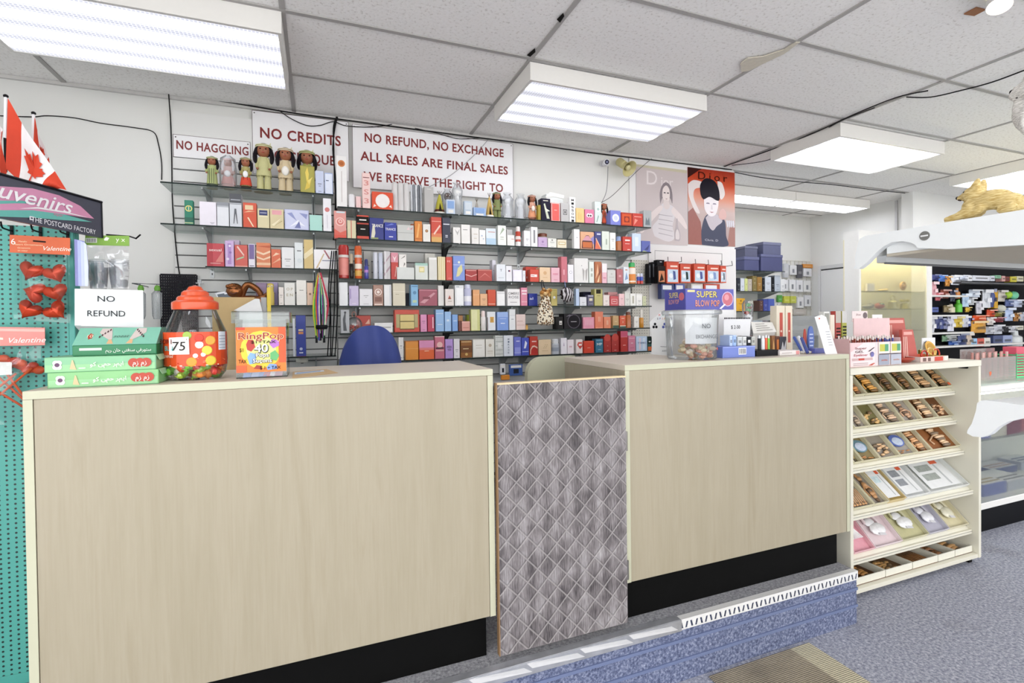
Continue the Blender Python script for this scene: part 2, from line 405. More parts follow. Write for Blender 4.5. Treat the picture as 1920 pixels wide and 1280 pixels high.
# quilted gate
def m_quilt():
 M, nt, b, tc, N = nodes_mat('quilted_grey', .55)
 sep = N('ShaderNodeSeparateXYZ'); nt.links.new(tc.outputs['Object'], sep.inputs[0])
 def mth(op, a, bb=None, c=None):
  q = N('ShaderNodeMath', operation=op)
  for i, v in enumerate((a, bb, c)):
   if v is None: continue
   if isinstance(v, (int, float)): q.inputs[i].default_value = v
   else: nt.links.new(v, q.inputs[i])
  return q.outputs[0]
 s = 1/.078
 u = mth('MULTIPLY', mth('ADD', sep.outputs[0], mth('MULTIPLY', sep.outputs[2], .97)), s); v = mth('MULTIPLY', mth('SUBTRACT', sep.outputs[0], mth('MULTIPLY', sep.outputs[2], .97)), s)
 du = mth('ABSOLUTE', mth('SUBTRACT', mth('FRACT', u), .5)); dv = mth('ABSOLUTE', mth('SUBTRACT', mth('FRACT', v), .5))
 ed = mth('MAXIMUM', du, dv)                       # .5 at the seams
 tile = N('ShaderNodeTexWhiteNoise', noise_dimensions='2D'); cb = N('ShaderNodeCombineXYZ')
 nt.links.new(mth('FLOOR', u), cb.inputs[0]); nt.links.new(mth('FLOOR', v), cb.inputs[1]); nt.links.new(cb.outputs[0], tile.inputs['Vector'])
 mp = N('ShaderNodeMapping'); mp.inputs['Scale'].default_value = (260, 1, 22); nt.links.new(tc.outputs['Object'], mp.inputs[0])
 n = N('ShaderNodeTexNoise', i_Scale=1., i_Detail=3.); nt.links.new(mp.outputs[0], n.inputs['Vector'])
 n2 = N('ShaderNodeTexNoise', i_Scale=9., i_Detail=4.); nt.links.new(tc.outputs['Object'], n2.inputs['Vector'])
 vs = mth('SINE', mth('MULTIPLY', sep.outputs[0], 2*math.pi/.062))
 f = mth('ADD', mth('MULTIPLY', n.outputs['Fac'], .55), mth('MULTIPLY', n2.outputs['Fac'], .55)); f = mth('ADD', f, mth('MULTIPLY', tile.outputs['Value'], .05)); f = mth('ADD', f, mth('MULTIPLY', vs, .045))
 r = ramp(nt, N, f, [(.42, lin('#403b3d')), (.58, lin('#736d6e')), (.8, lin('#aaa6a7'))])
 line = ramp(nt, N, ed, [(.44, (0, 0, 0)), (.47, (1, 1, 1))])
 mx = N('ShaderNodeMixRGB'); mx.inputs[2].default_value = lin('#a6a1a0'); nt.links.new(mth('MULTIPLY', line.outputs[0], .75), mx.inputs[0]); nt.links.new(r.outputs[0], mx.inputs[1])
 nt.links.new(mx.outputs[0], b.inputs['Base Color'])
 hh = ramp(nt, N, ed, [(.0, (1, 1, 1)), (.40, (.75, .75, .75)), (.5, (0, 0, 0))])
 bp = N('ShaderNodeBump', i_Strength=.9, i_Distance=.006); nt.links.new(hh.outputs[0], bp.inputs['Height']); nt.links.new(bp.outputs[0], b.inputs['Normal']); return M
gt = thing('swing_gate', 'grey quilted swing gate between the two maple counters', 'gate', (.836, 1.645, PT+.03))
gq = MB().box(.575, 1.098, 1.640, 1.662, PT+.03, H-.218, m_quilt(), .002).build('quilted_panel', gt)
MB().box(.575, 1.098, 1.641, 1.663, H-.2178, H-.212, mat('#d9c39a', .6)).box(.571, .5748, 1.642, 1.663, PT+.03, H-.212, mat('#8d6f4e', .6)).build('wood_edge', gt)
for zz in (.45, .95):
 MB().box(1.0985, 1.1055, 1.646, 1.652, zz, zz+.07, mat('#b9b6b0', .3, .8)).tube([(1.102, 1.644, zz-.002), (1.102, 1.644, zz+.072)], .004, mat('#8d8a85', .3, .8)).build('hinge', gq)
# doormat
rg = MB(); a, b_, c = Vector((2.03, 1.600, 0)), Vector((2.03-.62, 1.20, 0)), 0
def m_mat():
 M, nt, b, tc, N = nodes_mat('ribbed_mat', .95)
 wv = N('ShaderNodeTexWave', i_Scale=38., i_Distortion=.6, bands_direction='Y'); nt.links.new(tc.outputs['Object'], wv.inputs['Vector'])
 n = N('ShaderNodeTexNoise', i_Scale=3.); nt.links.new(tc.outputs['Object'], n.inputs['Vector'])
 sep = N('ShaderNodeSeparateXYZ'); nt.links.new(tc.outputs['Object'], sep.inputs[0])
 r = ramp(nt, N, n.outputs['Fac'], [(.35, lin('#8a8070')), (.6, lin('#ab9f89'))])
 bd = ramp(nt, N, sep.outputs[0], [(.165, (0, 0, 0)), (.17, (1, 1, 1))])
 mx = N('ShaderNodeMixRGB'); mx.inputs[2].default_value = lin('#cfc6a9'); nt.links.new(bd.outputs[0], mx.inputs[0]); nt.links.new(r.outputs[0], mx.inputs[1])
 mu = N('ShaderNodeMixRGB', blend_type='MULTIPLY'); mu.inputs[0].default_value = .35; nt.links.new(mx.outputs[0], mu.inputs[1]); nt.links.new(wv.outputs['Color'], mu.inputs[2])
 nt.links.new(mu.outputs[0], b.inputs['Base Color'])
 bp = N('ShaderNodeBump', i_Strength=.6, i_Distance=.004); nt.links.new(wv.outputs['Fac'], bp.inputs['Height']); nt.links.new(bp.outputs[0], b.inputs['Normal']); return M
rg.box(1.45, 2.015, .75, 1.60, .0008, .009, m_mat(), .003)
rg.build('doormat', label='brown ribbed doormat with a beige border on the blue carpet', cat='doormat')
# ================================================================ slat panels, signs, glass shelves behind the counters
YS, YSB = 3.34, 3.628                     # front and back of the wall shelves
SLAT = mat('#e2e2e0', .45, var=.02, scale=4); SLATGAP = mat('#6d6d70', .6); METAL = mat('#a7abad', .35, .7); DMETAL = mat('#2c2e30', .45, .4)
def slatwall(x0, x1, z0, z1, first, label):
 t = thing('slat_panel', label, 'wall panel', ((x0+x1)/2, 3.65, z0))
 MB().box(x0, x1, 3.650, 3.6585, z0, z1, SLATGAP).build('backing', t)
 s = MB(); z = first
 if z1-first > .01: s.box(x0, x1, 3.633, 3.6498, first+.0035, z1, SLAT)
 while z > z0+.08: s.box(x0, x1, 3.633, 3.6498, z-.0757+.0035, z-.0035, SLAT, .002); z -= .0757
 s.build('slats', t)
slatwall(-.822, .115, PT+.02, H+1.33, H+1.045, 'white slat panel carrying the left glass shelves and dolls')
slatwall(.122, 2.49, PT+.02, H+.885, H+.815, 'wide white slat panel behind the long rack of perfume shelves')
GLASS = clear('#f2f8f5', .03, .05, .11); EDGE = mat('#27302e', .25, .1)
def glass_shelf(x0, x1, z, label, brs, dark=()):
 t = thing('glass_shelf', label, 'shelf', ((x0+x1)/2, (YS+YSB)/2, H+z-.008), 'glass shelves behind the counters')
 pn = MB().box(x0, x1, YS+.0015, YSB, H+z-.008, H+z, GLASS).build('pane', t)
 MB().box(x0, x1, YS, YS+.0014, H+z-.0082, H+z, EDGE).build('polished_edge', pn)
 for x in brs:
  m = DMETAL if x in dark else METAL; zz = H+z-.0085
  MB().prism([(x-.004, YS+.03, zz), (x-.004, YSB, zz), (x-.004, YSB, zz-.085), (x-.004, YSB-.05, zz-.078), (x-.004, YS+.13, zz-.014), (x-.004, YS+.03, zz-.010)], (.008, 0, 0), m).build('bracket', t)
for x, z0, z1, d in ((-.62, .3, .9, 0), (-.02, .3, .9, 0), (.25, -1., .8, 0), (.862, -1., .74, 1), (1.30, -1., .80, 0), (1.46, -1., .80, 0), (1.86, -1., .86, 0), (2.36, -1., .80, 0)):
 s = MB(); s.box(x-.011, x+.011, 3.6285, 3.6328, H+z0, H+z1, METAL if not d else DMETAL)
 k = z0+.02
 while k < z1-.02: s.box(x-.003, x+.003, 3.6278, 3.6286, H+k, H+k+.012, mat('#3a3a3a', .6)); k += .026
 s.build('wall_standard', label='slotted metal wall standard '+{-.62: 'at the left end of the left rack', -.02: 'at the right end of the left rack', .25: 'behind the first boxes of the long rack', .862: 'dark, under the middle of the long rack', 1.30: 'above the leopard print bag', 1.46: 'just right of the leopard print bag', 1.86: 'in the right half of the long rack', 2.36: 'at the right end of the long rack'}[x], cat='shelf standard')
LZ = [.815, .582, .346, .120, -.195]; RZ = [.742, .545, .290, .116, -.058, -.244]
ORD = ['top', 'second', 'third', 'fourth', 'fifth', 'sixth']
glass_shelf(-.817, .10, LZ[0], 'top glass shelf of the left rack, under the dolls', (-.62, -.02))
glass_shelf(-.820, .10, LZ[1], 'second glass shelf of the left rack, under the green striped box', (-.62, -.02))
glass_shelf(-.605, .117, LZ[2], 'third glass shelf of the left rack, under the red boxes', (-.40, -.02))
glass_shelf(-.48, .112, LZ[3], 'fourth glass shelf of the left rack, under the bronze figure', (-.40, -.02))
glass_shelf(-.25, .10, LZ[4], 'lowest glass shelf of the left rack, under the blue box', (-.02,))
for i, z in enumerate(RZ):
 glass_shelf(.122, .905, z, ORD[i]+' glass shelf on the left half of the long rack', (.25, .862), (.862,))
 glass_shelf(.915, 2.488, z, ORD[i]+' glass shelf on the right half of the long rack', (1.30, 1.46, 1.86, 2.36))
def shade(h, k):
 h = h.lstrip('#'); c = [int(h[i:i+2], 16) for i in (0, 2, 4)]
 c = [int(max(0, min(255, v*k if k <= 1 else v+(255-v)*(k-1)))) for v in c]; return '#%02x%02x%02x' % tuple(c)
def decor(b, X0, X1, y, Z0, Z1, items):
 w, h = X1-X0, Z1-Z0
 for n, it in enumerate(items):
  yy = y-.0005-.00025*n; k = it[0]
  if k == 'r':
   _, c, u0, v0, u1, v1 = it
   b.poly([(X0+w*u0, yy, Z0+h*v0), (X0+w*u1, yy, Z0+h*v0), (X0+w*u1, yy, Z0+h*v1), (X0+w*u0, yy, Z0+h*v1)], mat(c, .4))
  elif k == 'd':
   _, c, u, v, r = it
   b.poly([(X0+w*u+r*w*math.cos(a*math.pi/8), yy, Z0+h*v+r*w*math.sin(a*math.pi/8)) for a in range(16)], mat(c, .4))
  elif k == 'p':
   b.poly([(X0+w*u, yy, Z0+h*v) for u, v in it[2]], mat(it[1], .4))
  elif k == 't':
   _, c, s, u, v, wd = it[:6]
   b.text(s, (X0+w*u, yy, Z0+h*v), (it[6] if len(it) > 6 else .16)*h, mat(c, .5), width=wd*w, bold=it[7] if len(it) > 7 else .01)
WR = random.Random(3)
def wrinkle(b, X0, X1, y, Z0, Z1, c):
 """cellophane creases printed as narrow pale slivers"""
 for _ in range(3):
  u = WR.uniform(.08, .7); v = WR.uniform(.1, .8); L = WR.uniform(.12, .3)
  x = X0+(X1-X0)*u; z = Z0+(Z1-Z0)*v; dx = (X1-X0)*L
  b.poly([(x, y-.0012, z), (x+dx, y-.0012, z+dx*.7), (x+dx*.96, y-.0012, z+dx*.78)], mat(shade(c, 1.45), .25))
def pbox(x0, x1, yt, Zs, hexc, label, group, items=(), Yf=3.36, depth=None, name='perfume_box', cat='box', zmax=9.):
 xm = (x0+x1)/2; X0 = PY(x0, yt, Yf).x+.0012; X1 = PY(x1, yt, Yf).x-.0012; Z1 = PY(xm, yt, Yf).z
 Z1 = min(max(Z1, Zs+.02), zmax); d = depth or min(.085, max(.035, (X1-X0)*.8)); Z0 = Zs+.0005
 b = MB(); b.box(X0, X1, Yf, Yf+d, Z0, Z1, mat(hexc, .42, coat=.08, var=.05, scale=25), .0015)
 if not items:
  k = .62 if sum(int(hexc.lstrip('#')[i:i+2], 16) for i in (0, 2, 4)) > 330 else 1.5; c2 = shade(hexc, k)
  v = WR.uniform(.35, .62); a = WR.uniform(.22, .32)
  items = [('r', c2, a, v, 1-a, v+.035), ('r', c2, a+.1, v-.09, .9-a, v-.065), ('r', c2, .3, .1, .7, .122)]
  if WR.random() < .35: items.append(('d', c2, .5, .8, .09))
  if WR.random() < .3: items.append(('r', shade(hexc, .85 if k < 1 else 1.2), 0, .93, 1, .955))
 if items != 'plain': decor(b, X0, X1, Yf, Z0, Z1, items)
 return b.build(name, label=label, cat=cat, group=group)
def pcyl(x0, x1, yt, Zs, hexc, label, group, capc=None, capf=.25, Yf=3.345, bands=(), name='perfume_bottle', cat='bottle', neck=1.0, zmax=9.):
 """round bottle or canister: body and cap are parts"""
 r0 = (PY(x1, yt, Yf).x-PY(x0, yt, Yf).x)/2; X0 = PY(x0, yt, Yf+r0*.4).x; X1 = PY(x1, yt, Yf+r0*.4).x; xm = (X0+X1)/2; r = r0*.93; Z1 = min(PY((x0+x1)/2, yt, Yf).z, zmax); h = Z1-Zs
 Y = Yf+r; t = thing(name, label, cat, (xm, Y, Zs+.0005), group); zb = Zs+.0005
 cf = capf if capc else 0.; bh = h*(1-cf)
 b = MB(); b.lathe([(r*.9, 0), (r, h*.02), (r, bh*.93), (r*.8, bh)], (xm, Y, zb), mat(hexc, .25, coat=.4), 18)
 for c, f0, f1 in bands: b.lathe([(r*1.006, h*f0), (r*1.006, h*f1)], (xm, Y, zb), mat(c, .35), 18, cap=False)
 b.build('body', t, smooth=True)
 if capc:
  c = MB(); c.lathe([(r*neck*.8, 0), (r*neck*.82, h*cf*.8), (r*neck*.6, h*cf-.0005)], (xm, Y, zb+bh+.0003), mat(capc, .3), 16); c.build('cap', t, smooth=True)
 return t
_SH = {'L': ('left rack', LZ), 'R': ('long rack', RZ)}
def row(side, i, items):
 nm, zs = _SH[side]; sh = "%s's %s shelf" % (nm, ORD[i]); grp = 'stock on the '+sh; Zs = H+zs[i]
 for it in items:
  x0, x1, yt, hx, desc = it[:5]; opt = it[5] if len(it) > 5 else {}
  lab = desc+' on the '+sh
  o = dict(opt); o['zmax'] = H+zs[i-1]-(.06 if o.get('back') else .024) if i else 9.; k = o.pop('k', 'box'); back = o.pop('back', 0)
  if k == 'box':
   if back: o['Yf'] = 3.462; o.setdefault('depth', .06)
   pbox(x0, x1, yt, Zs, hx, lab, grp, **o)
  else:
   if back: o['Yf'] = 3.50
   pcyl(x0, x1, yt, Zs, hx, lab, grp, **o)
R_, D_, T_, P_ = (lambda *a: ('r',)+a), (lambda *a: ('d',)+a), (lambda *a: ('t',)+a), (lambda c, pts: ('p', c, pts))
I = lambda *a, **k: dict(items=list(a), **k)
row('L', 0, [
 (562, 590, 310.6, '#8f8836', 'olive gold box with a raised golden flower', I(R_('#a8a04a', .05, .03, .95, .97), P_('#e2c95c', [(.45, .4), (.35, .75), (.5, .95), (.6, .7), (.56, .45)]), P_('#d6bb4c', [(.3, .1), (.5, .5), (.75, .45), (.65, .2)]), P_('#e6d272', [(.5, .45), (.85, .6), (.6, .3)]))),
 (591, 607, 320, '#c6cee6', 'pale blue box beside the olive gold flower box'),
 (608, 624, 324, '#aebce2', 'mid blue box at the right end', I(R_('#dfe5f4', .08, .05, .92, .95), R_('#55627e', .15, .62, .5, .66)))])
row('L', 1, [
 (345, 362, 375, '#0d7a5f', 'narrow green striped box with a yellow ring', I(R_('#0a5a48', 0, .12, 1, .3), R_('#d8d7a0', 0, .06, 1, .09), D_('#e0d478', .5, .66, .42), D_('#1d8a70', .5, .66, .3), R_('#d8d7a0', .45, .58, .55, .74))),
 (373, 405.5, 378, '#ece6ef', 'wide lilac white box', I(R_('#8b8690', .62, .12, .88, .14), R_('#8b8690', .68, .08, .82, .095))),
 (406, 429, 379, '#e2e3e8', 'white box with a crumpled silver top band', I(R_('#8f9299', 0, .86, 1, 1), R_('#b4b7bd', 0, .80, 1, .86))),
 (429.5, 453, 363, '#d3d6dc', 'tall silver box with a black patterned top', I(R_('#4c4e54', 0, .72, 1, 1), R_('#a9acb3', .1, .8, .9, .83), R_('#7a7d84', 0, .68, 1, .7), P_('#55585f', [(.4, .55), (.3, .1), (.36, .1), (.48, .4), (.6, .1), (.66, .1), (.55, .55)]))),
 (455, 481, 380, '#d2502f', 'orange red foil box with cream streaks', I(R_('#e8cda4', .15, .72, .75, .9), P_('#f0d9b8', [(.3, .4), (.7, .05), (.8, .05), (.4, .42)]), P_('#e9b98f', [(.05, .6), (.9, .66), (.4, .68)]))),
 (482, 505, 391, '#dacfa6', 'cream box with a navy label', I(R_('#2d3468', .15, .66, .85, .92), R_('#cfd2e4', .22, .77, .78, .8), R_('#eee6c8', .12, .58, .88, .62))),
 (505.5, 532, 392, '#d8c99f', 'beige creased box with a pink label', I(R_('#e3a2a8', .15, .72, .85, .94), P_('#efe3c2', [(.1, .2), (.8, .55), (.3, .15)]), P_('#b9a877', [(.2, .1), (.9, .4), (.85, .44)]))),
 (533, 579, 393, '#b7bcdc', 'lavender cellophane gift pack', I(R_('#cdd1ea', .04, .04, .96, .96), P_('#eceefa', [(.2, .15), (.55, .5), (.85, .2), (.5, .3)]), P_('#8f97c6', [(.1, .8), (.5, .45), (.3, .85)]), P_('#8f97c6', [(.6, .85), (.9, .55), (.95, .8)]), P_('#6d74a8', [(.4, .1), (.6, .45), (.66, .1)]))),
 (580, 604, 403, '#abd9ce', 'plain mint green box', I(R_('#9ccabf', .0, .0, 1, .03))),
 (605, 621, 368, '#edebef', 'tall white box with a small red oval', I(D_('#d07a78', .5, .66, .3), R_('#c9c4cc', .47, .1, .53, .5)))])
row('L', 2, [
 (387, 420, 456, '#c7434d', 'square crimson box with white lettering near its top', I(R_('#b52f3c', .0, .0, .35, 1), P_('#d98078', [(.5, .2), (.95, .2), (.95, .7)]), T_('#f6e2df', 'sexual', .5, .66, .72, .12), R_('#f0cfc9', .2, .13, .8, .15))),
 (421, 438.5, 451, '#cfb2dc', 'lilac patterned narrow box in front', I(R_('#b08cc8', .3, .1, .7, .9), D_('#efe4f5', .3, .3, .16), D_('#8f6db0', .6, .55, .15), D_('#efe4f5', .55, .8, .14))),
 (427, 449, 440.5, '#d9cbe6', 'pale violet box standing behind the lilac one', dict(back=1)),
 (439.5, 464, 459, '#d05a4d', 'rose red box with a green and white swirl', I(P_('#a9c7a0', [(.1, .3), (.7, .42), (.75, .5), (.15, .38)]), P_('#efc9bd', [(.15, .9), (.7, .5), (.76, .55), (.25, .95)]), R_('#e7a799', 0, .0, 1, .06))),
 (465, 478, 457, '#e6e2ec', 'narrow white box with a purple block', I(R_('#75629a', .1, .35, .9, .97), R_('#3c3450', .15, .05, .85, .08))),
 (480, 507, 455, '#da7f53', 'orange box with cream waves', I(P_('#f1cfae', [(0, .6), (.5, .5), (1, .62), (1, .7), (.5, .58), (0, .68)]), P_('#f1cfae', [(0, .38), (.5, .3), (1, .4), (1, .48), (.5, .36), (0, .46)]), P_('#c2562f', [(0, .85), (1, .8), (1, .9)]), R_('#eec09a', 0, .1, 1, .2))),
 (508, 526.5, 467, '#d8663f', 'short orange red creased box', I(P_('#eeb18c', [(0, .2), (1, .45), (.9, .55)]), P_('#f2c9a8', [(.1, .6), (.9, .75), (.5, .82)]))),
 (527.5, 551, 463.5, '#e6e6e7', 'plain white box right of the short orange box'),
 (551.5, 568, 454.5, '#dfe4e5', 'pearl white box left of the tall gold box', I(R_('#6e7072', .3, .66, .8, .70), D_('#cfd8da', .6, .3, .3))),
 (569, 587, 449, '#d2b97a', 'tall pale gold box', I(P_('#e9dab0', [(0, .3), (1, .55), (1, .75), (0, .5)]))),
 (588, 631, 468, '#eeecee', 'white box printed with a large open triangle', I(P_('#cdb48c', [(.08, .05), (.15, .05), (.47, .78), (.42, .8)]), P_('#a05a62', [(.42, .97), (.5, .97), (.72, .55), (.66, .52)]), R_('#6b6f88', .36, .42, 1, .46)))])
row('L', 3, [
 (479, 500, 530, '#b79bc0', 'mauve box behind the bronze figure', dict(Yf=3.51, depth=.05)),
 (502, 521, 529, '#b5a6d6', 'lilac box behind the yellow owl bottle', dict(Yf=3.51, depth=.05)),
 (522, 532, 538, '#efe6df', 'narrow cream box with a rose mark'),
 (532.5, 553, 530, '#e9e7e2', 'white box with four embossed letters', I(T_('#b4aa8f', 'O P', .5, .66, .6, .12), T_('#b4aa8f', 'E N', .5, .4, .6, .12))),
 (555, 574.5, 525, '#ece9e3', 'tall ivory box in the middle', I(R_('#9c9a94', .3, .58, .7, .61))),
 (575, 587, 530, '#e6c4ab', 'peach box partly behind the lanyards', I(D_('#8f6a50', .5, .5, .2))),
 (601, 616, 520, '#e9e8e6', 'white box right of the lanyards')])
row('R', 0, [
 (629.5, 650, 292, '#eeecea', 'tall white box with an orange seal', I(D_('#cf7f45', .5, .85, .34), D_('#b5622e', .5, .85, .2), R_('#b9a9a4', .48, .1, .52, .7))),
 (653, 666, 363.5, '#e8e6e8', 'small white roll', dict(k='cyl', name='paper_roll', cat='roll')),
 (667, 677, 368, '#eab6b4', 'short pink and white striped box', I(R_('#f4dfdd', .1, 0, .3, 1), R_('#f4dfdd', .5, 0, .7, 1))),
 (678.5, 694, 324, '#f0cfca', 'tall pink box with a red scroll pattern', I(T_('#d98f88', '3', .5, .65, .6, .14), T_('#d98f88', 'S', .5, .4, .6, .14), T_('#d98f88', '3', .5, .15, .6, .14), R_('#7d3a3a', .1, .86, .9, .88))),
 (697, 737, 360, '#dc4b22', 'flat orange red box with a white scalloped plate', I(D_('#f0e3da', .5, .5, .34), D_('#efe9e6', .5, .5, .3), P_('#f3e0d4', [(.05, .12), (.2, .2), (.1, .3)]), P_('#f3e0d4', [(.95, .12), (.8, .2), (.9, .3)]))),
 (794.5, 813, 350, '#b9b7b4', 'tall stone grey box beside the silver cylinder', I(R_('#8a8884', 0, 0, .06, 1), R_('#d5d3cf', .3, .9, .75, .92))),
 (1014.5, 1032, 372, '#262334', 'black box with a pale palm leaf', I(P_('#c9ceb8', [(.25, .75), (.4, .78), (.9, .1), (.6, .1)]), P_('#dfe2cf', [(.35, .6), (.95, .45), (.5, .4)]), R_('#d8d3c2', .2, .88, .75, .92))),
 (1033, 1050, 380.5, '#de5f58', 'coral red box with a white border', I(R_('#efd9d4', .03, .02, .97, .98), R_('#de5f58', .09, .04, .91, .96), R_('#f0c2ba', .35, .6, .65, .63))),
 (1051.5, 1067, 380.5, '#bcbab9', 'grey box with a square maze emblem', I(R_('#5d5b5a', .25, .38, .75, .66), R_('#bcbab9', .32, .42, .68, .62), R_('#5d5b5a', .4, .46, .6, .58))),
 (1067.5, 1079, 369.5, '#f4f3f2', 'tall white box lettered vertically', I(*[T_('#1d1d1f', c, .5, .84-.135*i, .42, .085) for i, c in enumerate('MISSONI')])),
 (1080, 1095.5, 390, '#e8c586', 'pale yellow box left of the pink hearts box', I(R_('#d3a55f', .3, .25, .36, .7), R_('#d3a55f', .55, .2, .6, .65))),
 (1096.5, 1114, 392.5, '#db7d9f', 'pink box with a white heart pair', I(D_('#f6eaea', .36, .58, .2), D_('#f6eaea', .64, .58, .2), D_('#4b3038', .38, .56, .1), D_('#4b3038', .62, .56, .1))),
 (1115, 1127.5, 377.5, '#d8e2de', 'tall pale mint box with ring pattern', I(D_('#f5f8f6', .5, .66, .36), D_('#a9c2bb', .5, .66, .2), P_('#87a59d', [(.2, .1), (.5, .4), (.6, .35), (.3, .08)]))),
 (1144.5, 1164, 394.5, '#7e85d2', 'periwinkle box with a white medallion', I(D_('#eef0f8', .5, .5, .34), D_('#cfd4ee', .5, .5, .2))),
 (1164.5, 1185.5, 398.5, '#b2361f', 'dark red box with an ornate square tile', I(R_('#d9561f', .1, .12, .9, .88), R_('#8f2413', .25, .28, .75, .72), D_('#d9561f', .5, .5, .16))),
 (1186, 1205.5, 400, '#c93f31', 'red foil box next to the grey end box', I(R_('#e9a79a', .15, .72, .85, .78), P_('#ea8f80', [(.1, .1), (.5, .5), (.2, .6)]))),
 (1206.5, 1221.5, 394.5, '#aeb1b3', 'grey box with a dark flame at the right end', I(P_('#6d787f', [(.2, .15), (.3, .6), (.5, .4), (.7, .62), (.8, .15)])))])
